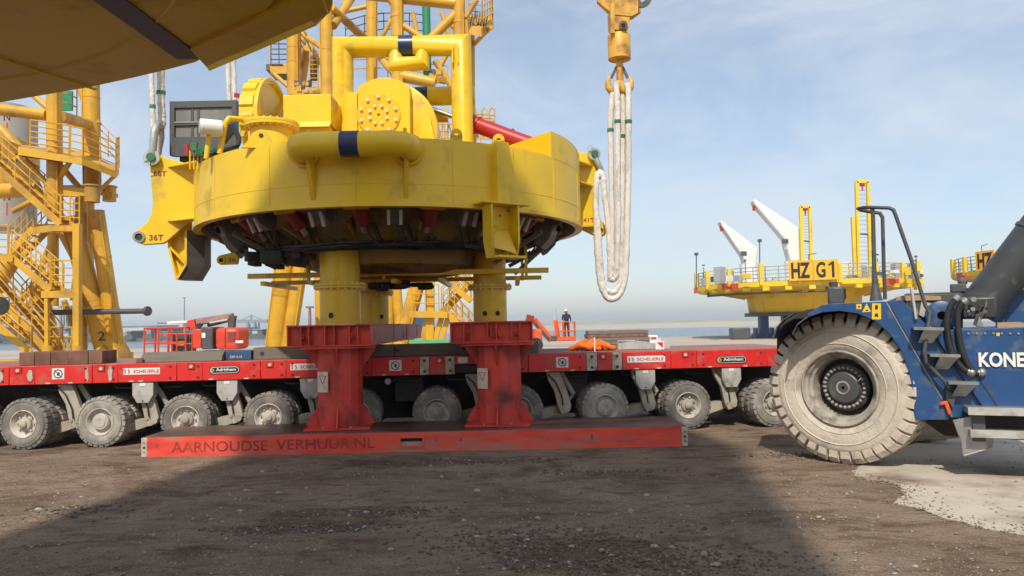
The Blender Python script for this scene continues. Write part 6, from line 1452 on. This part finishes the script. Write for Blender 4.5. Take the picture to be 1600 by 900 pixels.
# ------------------------------------------------------------------ yellow platforms on the far quay, marked HZ
def sq(m, p, q, w): m.beam(p, q, w, w, (0, 1, 0) if abs((q - p).normalized().z) > .7 else (0, 0, 1)); return m
def hz_platform(cx, cy, R, z, words, label, full, sign_a):
    t = thing('turbine_platform', (cx, cy, 0), label, 'platform', 'platforms on the far quay')
    ZL = 2.35; C = V((cx, cy, 0)); cc = lambda a, r, zz: C + V((r*math.cos(a), r*math.sin(a), zz))
    m = MB(); m.lathe([(.1, z - .02), (R, z - .02), (R, z - .42), (R - .35, z - .60), (.1, z - .60)], 40, C, Matrix.Rotation(.08, 3, 'Z')); m.build('deck', YELP, t, 25)
    m = MB(); m.lathe([(.1, z), (R - .25, z), (R - .25, z + .05), (.1, z + .05)], 40, C); m.build('deck_grating', GREYBOX, t, 25)
    m = MB(); m.lathe([(R*.56, z - .60), (R*.52, z - .95), (R*.50, ZL), (.1, ZL)], 24, C, Matrix.Rotation(.13, 3, 'Z')); m.build('body', YELP, t, 20)
    for k in range(12):
        a = 2*PI*(k + .3)/12; m = MB(); m.slab([cc(a, R*.86, z - .61), cc(a, R*.53, z - 1.3), cc(a, R*.50, z - .61)], V((-math.sin(a), math.cos(a), 0))*.15); m.build('deck_bracket', YELP, t)
    for k in range(28):
        a0, a1 = 2*PI*k/28, 2*PI*(k+1)/28; m = MB(); railing(m, [cc(a0, R - .1, z), cc(a1, R - .1, z)], 1.25, 4, 1.2, .045, 5); m.build('railing', YELP if k % 5 == 0 else GALV, t)
    for k in range(40):
        a = 2*PI*(k + .5)/40
        if k % 2: m = MB(); sq(m, cc(a, R - .02, z - .3), cc(a, R - .02, z + 1.3 + (.25 if k % 5 == 0 else 0)), .30); m.build('rail_post', YELP, t)
    for k in (3, 11, 22, 30, 35):
        a = 2*PI*(k + .2)/36 + PI; m = MB(); m.box(cc(a, R + .01, z - .30), (1.7, .14, .5), a + PI/2); m.build('red_marker', RED, t)
    # sign
    a = sign_a; n = V((math.cos(a), math.sin(a), 0)); r_ = V((-n.y, n.x, 0)); c = cc(a, R + .25, z + .75)
    W = 3.75 if full else 1.9
    m = MB(); m.slab([c - r_*W/2 - UP*.82, c + r_*W/2 - UP*.82, c + r_*W/2 + UP*.82, c - r_*W/2 + UP*.82], n*.06); s = m.build('sign_board', PLASTIC, t)
    if full:
        text('lettering', 'HZ', c + n*.036 - r_*.95, r_, UP, 1.45, 1.30, BLKTXT, s, bold=.04, thick=.02); text('lettering', 'G', c + n*.036 + r_*.58, r_, UP, .72, 1.30, BLKTXT, s, bold=.03, thick=.02)
        m = MB(); q = c + n*.036 + r_*1.38; m.slab([q + r_*a + UP*z_ for a, z_ in ((.02, -.65), (.22, -.65), (.22, .65), (.06, .65), (-.24, .40), (-.18, .26), (.02, .40))], n*.02); m.build('lettering', BLKTXT, s)
        m = MB(); m.slab([c - r_*.02 - UP*.82 + n*.033, c + r_*.02 - UP*.82 + n*.033, c + r_*.02 + UP*.82 + n*.033, c - r_*.02 + UP*.82 + n*.033], n*.004); m.build('sign_joint', OLIVE, s)
    else:
        text('lettering', 'HZ', c + n*.036, r_, UP, 1.5, 1.30, BLKTXT, s, bold=.04, thick=.02)
    m = MB(); m.path([c - r_*.3 + UP*.8, c - r_*.3 + UP*1.25, c + r_*.3 + UP*1.35], .03, 6); m.build('sign_lamp', DGREY, s)
    # blue stand
    for a in (rad(200), rad(330), rad(250), rad(90)):
        p = cc(a, R*.47, 0); m = MB(); m.box(p + UP*(ZL/2 - .17), (.75, .75, ZL - .36)); st = m.build('stand_leg', BLUE, t)
        m = MB(); m.box(p + UP*.22, (1.9, 1.2, .42)); m.build('stand_foot', BLUE, st)
        for s_ in (-.75, .75): m = MB(); m.box(p + V((s_, 0, .65)), (.16, .9, .6)); m.build('stand_lug', BLUE, st)
    m = MB(); m.lathe([(R*.40, ZL - .02), (R*.54, ZL - .02), (R*.54, ZL - .36), (R*.40, ZL - .36)], 24, C, closed=True); m.build('stand_ring', DGREY, t)
    return t
HYc = 70.0
def bearing(x, y): d = ray(x, y); return math.atan2(d.x, d.y)
b0_, b1_ = bearing(1086, 455), bearing(1440, 440); bm_, bh_ = (b0_ + b1_)/2, (b1_ - b0_)/2
HC = V((HYc*math.tan(bm_), HYc, 0)); HR = HYc/math.cos(bm_)*math.sin(bh_); HZz = at(1262, 443, HYc - HR).z + .35
sa = math.atan2(at(1270, 418, HYc - HR*.97).y - HYc, at(1270, 418, HYc - HR*.97).x - HC.x)
hz1 = hz_platform(HC.x, HYc, HR, HZz, '', 'yellow round turbine platform with two white cranes and the sign HZ G1', True, sa)
rnd = random.Random(41)
for q in range(16):                               # brackets, lamps and cable trays round the deck edge
    a_ = rad(190 + q*10.5); p = HC + V((HR*math.cos(a_), HR*math.sin(a_), HZz)); p = V((p.x, p.y, HZz))
    m = MB(); m.box(p - UP*.62, (.35, .5, .30), a_); m.build('edge_bracket', YELP, hz1)
    if abs(a_ - (sa % (2*PI))) < .42: continue
    if q % 3 == 0:
        m = MB(); m.tube(p, p + UP*rnd.uniform(1.5, 2.1), .035, n=6); m.box(p + UP*1.9, (.2, .16, .12)); m.build('deck_lamp', DGREY, hz1)
    m = MB(); m.box(p*.985 + V((0, 0, HZz*.015 + rnd.uniform(.25, .6))), (rnd.uniform(.3, .9), .3, rnd.uniform(.2, .7)), a_ + PI/2); m.build('deck_equipment', [GALV, DGREY, WHITE, YELP][q % 4], hz1)
for q in range(5):
    a_ = rad(205 + q*27); p = HC + V((HR*.505*math.cos(a_), HR*.505*math.sin(a_), 0)); m = MB(); m.beam(V((p.x, p.y, 2.4)), V((p.x, p.y, HZz - .65)), .10, .16, (0, 1, 0)); m.build('body_stiffener', YELP, hz1)
def davit(t, poly, hook, vent, Yq):
    """white knuckle crane: a jib that broadens into its post"""
    m = MB(); m.slab([at(x, y, Yq) for x, y in poly], V((0, 1.1, 0))); cr_ = m.build('crane', WHITE, t, bevel=.15)
    m = MB(); m.box(at(*hook, Yq - .2), (.22, .2, .5)); m.build('crane_hook', REDH, cr_)
    p = at(*vent, Yq - .58); m = MB(); m.box(p, (.55, .05, .4)); m.build('crane_vent', DGREY, cr_)
    m = MB(); m.box(p - UP*.6, (.26, .05, .3)); m.build('crane_label', GREYBOX, cr_)
    f = (at(*poly[0], Yq) + at(*poly[-1], Yq)) / 2; m = MB(); m.lathe([(.1, 0), (.8, 0), (.8, max(.3, f.z - HZz)), (.1, max(.3, f.z - HZz))], 20, V((f.x, Yq, HZz))); m.build('crane_base', WHITE, cr_)
davit(hz1, [(1178, 412), (1181, 388), (1171, 381), (1125, 346), (1123, 347), (1126, 355), (1158, 401), (1161, 412)], (1127, 357), (1162, 396), HYc - 1)
davit(hz1, [(1249, 408), (1253, 371), (1245, 357), (1178, 313), (1174, 314), (1177, 322), (1222, 374), (1231, 408)], (1178, 325), (1227, 377), HYc - 3)
def ladder_tower(t, x0, x1, ytop, ybot, Yq, lean=0):
    a, b_, c, d = at(x0, ytop, Yq), at(x1, ytop, Yq), at(x0 + lean, ybot, Yq), at(x1 + lean, ybot, Yq)
    m = MB(); sq(m, a, c, .26); sq(m, b_, d, .26); sq(m, a, b_, .26); lt = m.build('ladder_mast', YELP, t)
    m = MB(); k = 22
    for i in range(1, k): m.tube(a.lerp(c, i/k), b_.lerp(d, i/k), .03, n=5)
    m.build('rung', GALV, lt)
    m = MB(); m.box(a.lerp(b_, .5) - UP*.25, (.35, .3, .22)); m.tube(a.lerp(b_, .5) - UP*.3, a.lerp(b_, .5) - UP*.8, .06, n=6); m.build('chain_hoist', REDH, lt)
    m = MB(); q = a.lerp(c, .55); m.tube(q, b_.lerp(d, .56), .07, n=6); m.build('cross_bar', DGREY, lt)
ladder_tower(hz1, 1251, 1265, 323, 420, HYc - 4, 3); ladder_tower(hz1, 1338, 1356, 284, 432, HYc - 5, 4)
m = MB(); sq(m, at(1332, 339, HYc - 5), at(1336, 430, HYc - 5), .26); m.build('side_mast', YELP, hz1)
for x, y0, y1 in ((1088, 397, 450), (1187, 376, 425)):
    m = MB(); m.tube(at(x, y0, HYc - 2), at(x, y1, HYc - 2), .05, n=6); m.box(at(x, y0, HYc - 2), (.3, .3, .25)); m.build('antenna_pole', DGREY, hz1)
rnd = random.Random(77)
for k in range(20):
    x = 1100 + rnd.random()*330; y = 452 - (x - 1085)*.045
    m = MB(); h = rnd.uniform(.6, 1.7); p = at(x, y, HYc - rnd.uniform(1, 8)); m.box(V((p.x, p.y, HZz + h*.4 + .05)), (rnd.uniform(.3, 1.1), .6, h*.8), rnd.uniform(0, 1)); m.build('deck_equipment', [WHITE, GREYBOX, GALV, GALV][k % 4], hz1)
m = MB(); m.path([at(1357, 415, HYc - 5), at(1375, 424, HYc - 6), at(1400, 434, HYc - 7)], .07, 6); m.build('green_strap', material('lime strap', (.45, .7, .12), .6), hz1)
pp = [HC + V((HR*.95*math.cos(rad(a_)), HR*.95*math.sin(rad(a_)), 0)) for a_ in range(188, 262, 8)]
pp = [V((p.x, HYc + (p.y - HC.y), HZz - .95)) for p in pp]
m = MB(); m.path([pp[0] + UP*.4] + pp + [pp[-1] + UP*1.2], .10, 8); m.build('drain_pipe', DGREY, hz1, 60)
H2Y = 64.0; X2_ = 50.0
for _ in range(30): X2_ = H2Y*math.tan(bearing(1487, 430) + math.asin(HR/math.hypot(X2_, H2Y)))
hz2c = V((X2_, H2Y, 0)); z2 = at(1487, 430, H2Y).z + .3
d_ = ray(1543, 402); aq = d_.x**2 + d_.y**2; bq = -2*(d_.x*hz2c.x + d_.y*hz2c.y); cq = hz2c.x**2 + hz2c.y**2 - HR**2
tt_ = (-bq - math.sqrt(max(0, bq*bq - 4*aq*cq))) / 2 / aq; hit = d_ * tt_
hz2 = hz_platform(hz2c.x, hz2c.y, HR, z2, '', 'yellow round turbine platform partly hidden behind the dark lift cylinder', False, math.atan2(hit.y - hz2c.y, hit.x - hz2c.x))

# ------------------------------------------------------------------ lifts
def lattice_basket(t, c, w, d, h, mat, toe, name='basket'):
    m = MB()
    for zz in (0, h*.5, h):
        for a, b_ in (((-1,-1),(1,-1)), ((1,-1),(1,1)), ((1,1),(-1,1)), ((-1,1),(-1,-1))):
            m.tube(c + V((a[0]*w/2, a[1]*d/2, zz)), c + V((b_[0]*w/2, b_[1]*d/2, zz)), .035, n=6)
    for x in (-1, -.33, .33, 1):
        for y in (-1, 1): m.tube(c + V((x*w/2, y*d/2, 0)), c + V((x*w/2, y*d/2, h)), .035, n=6)
    o = m.build(name, mat, t); m = MB(); m.box(c + UP*(toe/2 - .06), (w, d, toe)); m.build('basket_floor', mat, o)
    return o
YB = 48.0; bc = at(885, 531, YB)
bl = thing('boom_lift', gnd(850, 540), 'orange boom lift with its arm lowered and a worker in the basket', 'boom lift')
lattice_basket(bl, V((bc.x, YB, bc.z)), 1.1, .9, 1.15, ORNG, .28)
m = MB(); p, q, r_ = at(822, 497, YB), at(834, 500, YB), at(862, 532, YB); m.beam(p, q, .35, .5); m.beam(q, r_, .32, .42); m.build('boom_arm', ORNG, bl)
m = MB(); m.beam(at(836, 506, YB - .2), at(858, 530, YB - .2), .12, .18); m.build('jib_ram', DGREY, bl)
m = MB(); m.box(at(865, 529, YB), (.4, .4, .35)); m.build('jib_head', DGREY, bl)
m = MB(); m.beam(at(868, 500, YB), at(872, 530, YB), .3, .12, (0,1,0)); m.build('control_box', ORNG, bl)
c = at(815, 538, YB); m = MB(); m.box((c.x, YB, 1.0), (2.6, 1.8, .9)); m.build('chassis', ORNG, bl, bevel=.1)
for sx in (-.9, .9):
    m = MB(); m.tube((c.x + sx, YB - .95, .45), (c.x + sx, YB - .6, .45), .45, n=20); m.build('tyre', BLACK, bl)
# worker: one skinned body, clothes colours by separate children
def person(base, H):
    s = H / 1.75; t = thing('person', base, 'worker in dark blue overalls and white helmet standing in the lift basket', 'person')
    J = {'pel': (0, 0, .95), 'che': (.02, 0, 1.30), 'nec': (.03, 0, 1.48), 'lh': (-.09, 0, .90), 'lk': (-.11, -.03, .50), 'la': (-.10, .02, .08), 'lt': (-.10, -.14, .04),
         'rh': (.09, 0, .90), 'rk': (.12, -.02, .50), 'ra': (.13, .03, .08), 'rt': (.14, -.13, .04), 'ls': (-.19, 0, 1.42), 'le': (-.25, -.12, 1.16), 'lw': (-.16, -.30, 1.08),
         'rs': (.22, 0, 1.42), 're': (.28, -.08, 1.15), 'rw': (.24, -.26, 1.03), 'hd': (.02, -.02, 1.57)}
    RD = {'pel': .15, 'che': .17, 'nec': .07, 'lh': .10, 'lk': .075, 'la': .055, 'lt': .045, 'rh': .10, 'rk': .075, 'ra': .055, 'rt': .045, 'ls': .075, 'le': .055, 'lw': .04, 'rs': .075, 're': .055, 'rw': .04, 'hd': .06}
    E = [('pel','che'),('che','nec'),('nec','hd'),('pel','lh'),('lh','lk'),('lk','la'),('la','lt'),('pel','rh'),('rh','rk'),('rk','ra'),('ra','rt'),('che','ls'),('ls','le'),('le','lw'),('che','rs'),('rs','re'),('re','rw')]
    ks = list(J); me = bpy.data.meshes.new('body'); me.from_pydata([tuple(V(J[k])*s) for k in ks], [(ks.index(a), ks.index(b_)) for a, b_ in E], [])
    o = bpy.data.objects.new('body', me); COL.objects.link(o); o.parent = t
    sk = o.modifiers.new('skin', 'SKIN'); o.modifiers.new('sub', 'SUBSURF').render_levels = 2
    for i, k in enumerate(ks): me.skin_vertices[0].data[i].radius = (RD[k]*s, RD[k]*s); me.skin_vertices[0].data[i].use_root = (k == 'pel')
    me.materials.append(NAVY)
    B = V(base)
    m = MB(); m.ball(B + V((.0, -.03, 1.63))*s, .105*s, 12, 8, (.85, 1, 1.15)); m.ball(B + V((0, -.135, 1.62))*s, .022*s, 6, 4); h = m.build('head', SKIN, t, 60)
    m = MB(); m.lathe([(.135*s, 0), (.125*s, .04*s), (.115*s, .09*s), (.07*s, .13*s), (.005, .145*s)], 16, B + V((0, -.02, 1.67))*s); m.box(B + V((0, -.15, 1.68))*s, (.16*s, .09*s, .015*s)); m.build('helmet', WHITE, t, 60)
    m = MB(); m.box(B + V((-.06, -.10, 1.64))*s, (.05*s, .06*s, .05*s)); m.box(B + V((0, -.02, 1.635))*s, (.225*s, .09*s, .07*s)); m.build('ear_defender', BLACK, h)
    for k in ('lw', 'rw'):
        m = MB(); p = V(J[k])*s + B; m.box(p + V((0, -.05, -.01))*s, (.07*s, .09*s, .03*s))
        for f in range(4): m.tube(p + V((-.027 + .018*f, -.09, -.01))*s, p + V((-.027 + .018*f, -.15 + .008*abs(f-1.5), -.05))*s, .009*s, n=6)
        m.tube(p + V((.035, -.04, 0))*s, p + V((.055, -.10, -.02))*s, .010*s, n=6); m.build('hand', SKIN, t)
    for sg_ in (-.10, .13):
        m = MB(); m.box(B + V((sg_, -.04, .05))*s, (.10*s, .27*s, .10*s)); m.build('boot', BLACK, t, bevel=.02)
    return t
person(V((bc.x + .02, YB + .05, bc.z + .16)), 1.76)
# parked red lift, left
YR = 30.0
rl = thing('boom_lift', gnd(310, 565), 'parked red-orange boom lift with folded arm and railed basket beyond the trailer', 'boom lift')
c = at(266, 551, YR); lattice_basket(rl, V((c.x, YR, c.z - .2)), 1.65, .9, 1.2, ORRED, .1)
c2_ = at(288, 535, YR); m = MB(); m.box(c2_, (.75, .6, .7)); m.build('control_box', DGREY, rl, bevel=.04); m = MB(); m.box(c2_ + V((0, -.31, -.05)), (.24, .02, .18)); m.build('yellow_plate', SIGNY, rl)
for x0, x1, y0, y1, mt, nm in ((311, 325, 514, 543, ORRED, 'tower_cover'), (325, 342, 511, 545, DGREY, 'engine_box'), (345, 382, 512, 545, ORRED, 'counterweight')):
    p, q = at(x0, y0, YR), at(x1, y1, YR); m = MB(); m.box(((p.x+q.x)/2, YR, (p.z+q.z)/2), (q.x-p.x, 1.3, p.z-q.z)); m.build(nm, mt, rl, bevel=.16 if nm == 'counterweight' else .05)
m = MB(); m.beam(at(308, 503, YR), at(364, 494, YR), .3, .26); m.beam(at(325, 508, YR + .2), at(366, 498, YR + .2), .2, .16); m.build('folded_arm', material('faded boom', (.32, .16, .13), .6, (.4, .33, .28), 4), rl, bevel=.02)
m = MB(); m.beam(at(364, 493, YR), at(362, 512, YR), .22, .3, (0,1,0)); m.build('arm_link', DGREY, rl); m = MB(); m.beam(at(300, 500, YR), at(303, 515, YR), .3, .3, (0,1,0)); m.build('arm_head', ORRED, rl)
m = MB(); m.beam(at(262, 504, YR + .3), at(303, 502, YR + .3), .12, .1); m.build('jib', WHITE, rl)
p, q = at(300, 548, YR), at(385, 556, YR); m = MB(); m.box(((p.x+q.x)/2, YR, .75), (q.x-p.x, 1.8, .5)); m.build('chassis', WHITE, rl, bevel=.05)
for x in (318, 372):
    p = at(x, 556, YR); m = MB(); m.tube((p.x, YR - .98, .42), (p.x, YR - .65, .42), .42, n=20); m.build('tyre', BLACK, rl)

for k in range(5):                                # louvres, hood split, hoses and decals on the parked lift
    p = at(362, 520 + k*3.2, YR - .66); m = MB(); m.box(p, (.30, .03, .03)); m.build('louvre', DGREY, rl)
m = MB(); m.box(at(352, 528, YR - .655), (.03, .02, .75)); m.build('hood_split', UNDER, rl)
m = MB(); m.box(at(374, 534, YR - .655), (.30, .02, .10)); m.build('decal', WHITE, rl)
m = MB(); m.box(at(318, 524, YR - .66), (.14, .02, .20)); m.build('decal', WHITE, rl)
for k in range(4):
    m = MB(); m.path([at(309 + k*3, 505, YR - .2), at(306 + k*2, 514, YR - .25), at(312 + k*3, 520, YR - .3)], .03, 6); m.build('hose', BLACK, rl, 60)
m = MB(); m.tube(at(328, 505, YR - .2), at(356, 500, YR - .2), .06, n=8); m.build('arm_ram', STEEL, rl)
m = MB()
for x in (248, 262, 276, 290, 300): m.tube(at(x, 552, YR - .5), at(x, 522, YR - .5), .025, n=6)
for y in (522, 537): m.tube(at(248, y, YR - .5), at(300, y, YR - .5), .025, n=6)
m.build('inner_rails', ORRED, rl)
# ------------------------------------------------------------------ goods on the quay behind the trailer
def heap(px0, px1, y_top, Yq, zb):
    m = MB(); rnd = random.Random(12)
    p0, p1 = at(px0, 548, Yq), at(px1, 548, Yq); W = p1.x - p0.x; h = at((px0+px1)/2, y_top, Yq).z - zb
    for k in range(17):
        u = (k * .37 + .1) % 1; lvl = k / 17; r = rnd.uniform(.036, .052); L = rnd.uniform(.22, .42) * (1.15 - .4*lvl)
        cx = p0.x + W*(.5 + (u - .5)*(.62 - .3*lvl)); cz = zb + r + (h - 2.2*r)*lvl; ph = rnd.uniform(0, 6); pts = []
        for i in range(11):
            s_ = i/10 - .5; pts.append(V((cx + L*1.1*s_, Yq - .20*(1 - lvl) + .10*math.sin(ph + 5*s_), max(zb + r, cz + .05*math.sin(ph*2 + 4*s_) - .32*s_*s_*(.3 + lvl)))))
        m.path(pts, [r*.6] + [r*(1 + .18*math.sin(i*2.3 + k)) for i in range(9)] + [r*.6], 9)
    return m
ohp = heap(889, 963, 529, 13.4, DZ1 + .01)
oo = ohp.build('sling_heap', ORSL, None, 60); tag(oo, 'heap of bright orange slings piled on the trailer deck', 'sling heap')
m = MB(); c = at(929, 538, 13.0); m.box(c, (.02, .03, .24)); m.build('white_tie', WHITE, oo)
fb = thing('barrier_stack', at(1000, 549, 13.5), 'stack of grey aluminium barrier frames leaning on the trailer deck', 'barriers'); fb.location.z = DZ1 + .01; WORLD[fb.name] = fb.location.copy()
zt2 = at(990, 532, 13.5).z
for k in range(10):
    x = at(964 + k*6.4, 540, 13.5).x; z = zt2 - .012*k; m = MB(); y = 13.35 + .02*k
    m.path([V((x, y, DZ1 + .012)), V((x, y, z)), V((x + .30, y + .05, z)), V((x + .30, y + .05, DZ1 + .012))], .012, 6)
    m.box((x + .15, y + .03, (z + DZ1)/2), (.28, .008, (z - DZ1)*.8)); m.build('barrier_frame', ALU, fb)
p = at(1031, 548, 13.2); w2 = .075; z1 = at(1031, 533, 13.2).z
mb = thing('marker_board', V((p.x, 13.2, DZ1 + .008)), 'small white marker board with a red diagonal half on the trailer deck', 'marker board')
m = MB(); m.box((p.x, 13.2, (DZ1 + .008 + z1)/2), (w2*2, .02, z1 - DZ1 - .008)); m.build('board', WHITE, mb)
m = MB(); zc_ = (DZ1 + z1)/2; m.prism([V((p.x - .05, 13.187, zc_ + .055)), V((p.x + .055, 13.187, zc_ + .055)), V((p.x + .055, 13.187, zc_ - .05))], V((0, .004, 0))); m.build('red_half', REDTXT, mb)
m = MB(); m.box((p.x, 13.22, z1 + .03), (.035, .03, .06)); m.build('lamp', WHITE, mb)
# stacked hatch timbers and end box farther off
YS = 46.0; t = thing('timber_stack', gnd(955, 540), 'long low stack of grey-brown mats on the quay', 'mat stack')
p0, p1 = at(915, 530, YS), at(1010, 530, YS); zz = at(960, 516, YS).z
for k in range(6):
    z0 = zz*k/6; m = MB(); m.box(((p0.x+p1.x)/2 + .05*(k % 2), YS + .04*k, z0 + zz/12), (p1.x-p0.x - .06*(k % 3), 2.0, zz/6 - .02)); m.build('mat', [TIMB, RUST, TIMB][k % 3], t)
p = at(1017, 525, YS); bx_ = MB(); bx_.box((p.x, YS - .2, p.z/2), (.62, .9, p.z*1.1)); ob = bx_.build('end_box', WHITE, None, bevel=.05); tag(ob, 'white box with a red panel at the end of the mat stack', 'box')
m = MB(); m.box((p.x + .05, YS - .66, p.z*.86), (.34, .02, .14)); m.build('red_panel', REDTXT, ob)

# ------------------------------------------------------------------ far shore
SHY = 470.0
def far_box(name, x0, x1, ytop, ybot, Yq, mat, label, cat, group=None, roof=None):
    p, q = at(x0, ytop, Yq), at(x1, ybot, Yq); zt_ = p.z; zb_ = min(q.z, -1.0); m = MB()
    t = thing(name, ((p.x+q.x)/2, Yq, zb_), label, cat, group)
    m.box(((p.x+q.x)/2, Yq, (zt_+zb_)/2), (q.x-p.x, 30, zt_-zb_)); m.build('wall', mat, t)
    m = MB(); m.box(((p.x+q.x)/2, Yq, zt_ + .25), (q.x-p.x + .8, 31, .5)); m.build('roof', roof or FARG, t)
    k = max(1, int((q.x-p.x)/9)); 
    for i in range(k):
        x = p.x + (q.x-p.x)*(i+.5)/k; m = MB(); m.box((x, Yq - 15.1, zb_ + (zt_-zb_)*.35), (4.2, .3, (zt_-zb_)*.5)); m.build('door', FARD, t)
    return t
far_box('warehouse', 190, 262, 511, 527, SHY, FARW, 'long pale warehouse with a flat roof across the water beside the red lift', 'warehouse')
far_box('warehouse', 262, 301, 505, 526, SHY + 40, FARW, 'taller pale warehouse across the water behind the lift basket', 'warehouse')
far_box('warehouse', 382, 432, 516, 527, SHY, FARW, 'pale low warehouse across the water right of the counterweight', 'warehouse')
far_box('warehouse', 0, 30, 513, 530, SHY, FARG, 'grey warehouse across the water behind the stairs', 'warehouse')
rnd = random.Random(14)
for k in range(34):
    x = rnd.uniform(10, 440); w = rnd.uniform(3, 9); y = 517 + rnd.uniform(-3, 6) - (x-100)*.01
    far_box('container_stack', x, x + w, y, 531, SHY - 14 + rnd.uniform(-4, 4), [FARW, FARR, FARG, FARD, FARW, FARG][k % 6],
            'small block of stacked containers on the bank across the water', 'containers', 'container stacks on the far bank')
def gantry(x0, x1, yboom, ytop, Yq, label):
    a, b_ = at(x0, yboom, Yq), at(x1, yboom, Yq); t = thing('gantry_crane', ((a.x+b_.x)/2, Yq, -2), label, 'crane', 'harbour cranes on the far bank')
    m = MB(); m.beam(a, b_, 2.5, 2.2); m.build('boom', FARG, t)
    for f in (.40, .62):
        p = a.lerp(b_, f)
        for s_ in (-4, 4): m = MB(); m.beam(V((p.x, Yq + s_, -2)), V((p.x, Yq + s_, p.z)), 1.4, 1.4, (0,1,0)); m.build('leg', FARG, t)
    ap = a.lerp(b_, .45); ap.z = at((x0+x1)/2, ytop, Yq).z; m = MB(); m.tube(ap - UP*(ap.z - a.z), ap, .7, n=8)
    m.tube(ap, a.lerp(b_, .04), .25, n=6); m.tube(ap, a.lerp(b_, .92), .25, n=6); m.build('apex', FARG, t)
    m = MB(); p = a.lerp(b_, .55); m.box(p - UP*3, (6, 4, 3.5)); m.build('trolley_house', FARW, t)
gantry(372, 418, 502, 492, SHY + 20, 'pale harbour gantry crane across the water left of the splayed legs')
gantry(148, 162, 468, 455, SHY + 60, 'grey harbour crane across the water seen through the stair tower')
gantry(92, 112, 480, 468, SHY + 60, 'grey harbour crane glimpsed between the tower braces')
def mast(x, y0, y1, Yq, r, label, mat, head=True):
    a, b_ = at(x, y0, Yq), at(x, y1, Yq); t = thing('mast', V((a.x, Yq, -2)), label, 'mast')
    m = MB(); m.tube(V((a.x, Yq, -2)), a, r*1.6, r, n=10); m.build('pole', mat, t)
    m = MB(); m.box(a, (r*6, r*3, r*1.6)); m.build('head', mat, t) if head else None
mast(288, 465, 520, 400, .28, 'tall thin lamp mast across the water above the red lift', FARG)
mast(866, 484, 512, 420, .9, 'pale beacon tower on the shore behind the orange boom lift', FARW, False)
mast(484, 480, 510, 300, .5, 'red and white lattice mast between the yellow legs', FARR)
mast(760, 497, 520, 120, .12, 'thin light pole by the right-hand yellow leg', FARG)
# ship hull seen in the gap between the yellow legs
sp_ = thing('ship', at(615, 512, 260), 'moored ship with a navy hull and cream deckhouse seen between the legs', 'ship')
p0, p1 = at(604, 495, 260), at(626, 495, 260); b0_, b1_ = at(607, 512, 260), at(623, 512, 260)
m = MB(); m.prism([p0, p1, V((b1_.x, 260, -4)), V((b0_.x, 260, -4))], V((0, 40, 0))); m.build('hull', material('navy hull', (.02, .035, .10), .5), sp_)
m = MB(); a_ = at(608, 487, 262); b_ = at(622, 495, 262); m.box(((a_.x+b_.x)/2, 275, (a_.z+b_.z)/2), (b_.x-a_.x, 12, a_.z-b_.z)); m.build('deckhouse', material('cream deckhouse', (.62, .55, .35), .6), sp_)
m = MB(); m.tube(at(615, 487, 275), at(615, 480, 275), .2, n=6); m.build('ship_mast', FARG, sp_)
# dark block on the far quay edge at right
q = at(1156, 527, 66); b = MB(); b.box((q.x, 66, .5), (1.6, 1.2, 1.0)); tag(b.build('bollard_block', DGREY, None, bevel=.1), 'small dark block on the far quay beside the blue stand', 'block')
# ------------------------------------------------------------------ sea haze
m = MB(); m.box((0, 1150, 10), (5400, 2600, 30)); hz_ = m.build('haze', None); tag(hz_, kind='stuff')
hm = bpy.data.materials.new('sea haze'); hm.use_nodes = True; hn = hm.node_tree.nodes; hn.remove(hn['Principled BSDF'])
pv = hn.new('ShaderNodeVolumePrincipled'); pv.inputs['Color'].default_value = (.86, .93, 1, 1); pv.inputs['Density'].default_value = 0.00040; pv.inputs['Anisotropy'].default_value = 0.2
hm.node_tree.links.new(pv.outputs['Volume'], hn['Material Output'].inputs['Volume']); hz_.data.materials.append(hm)
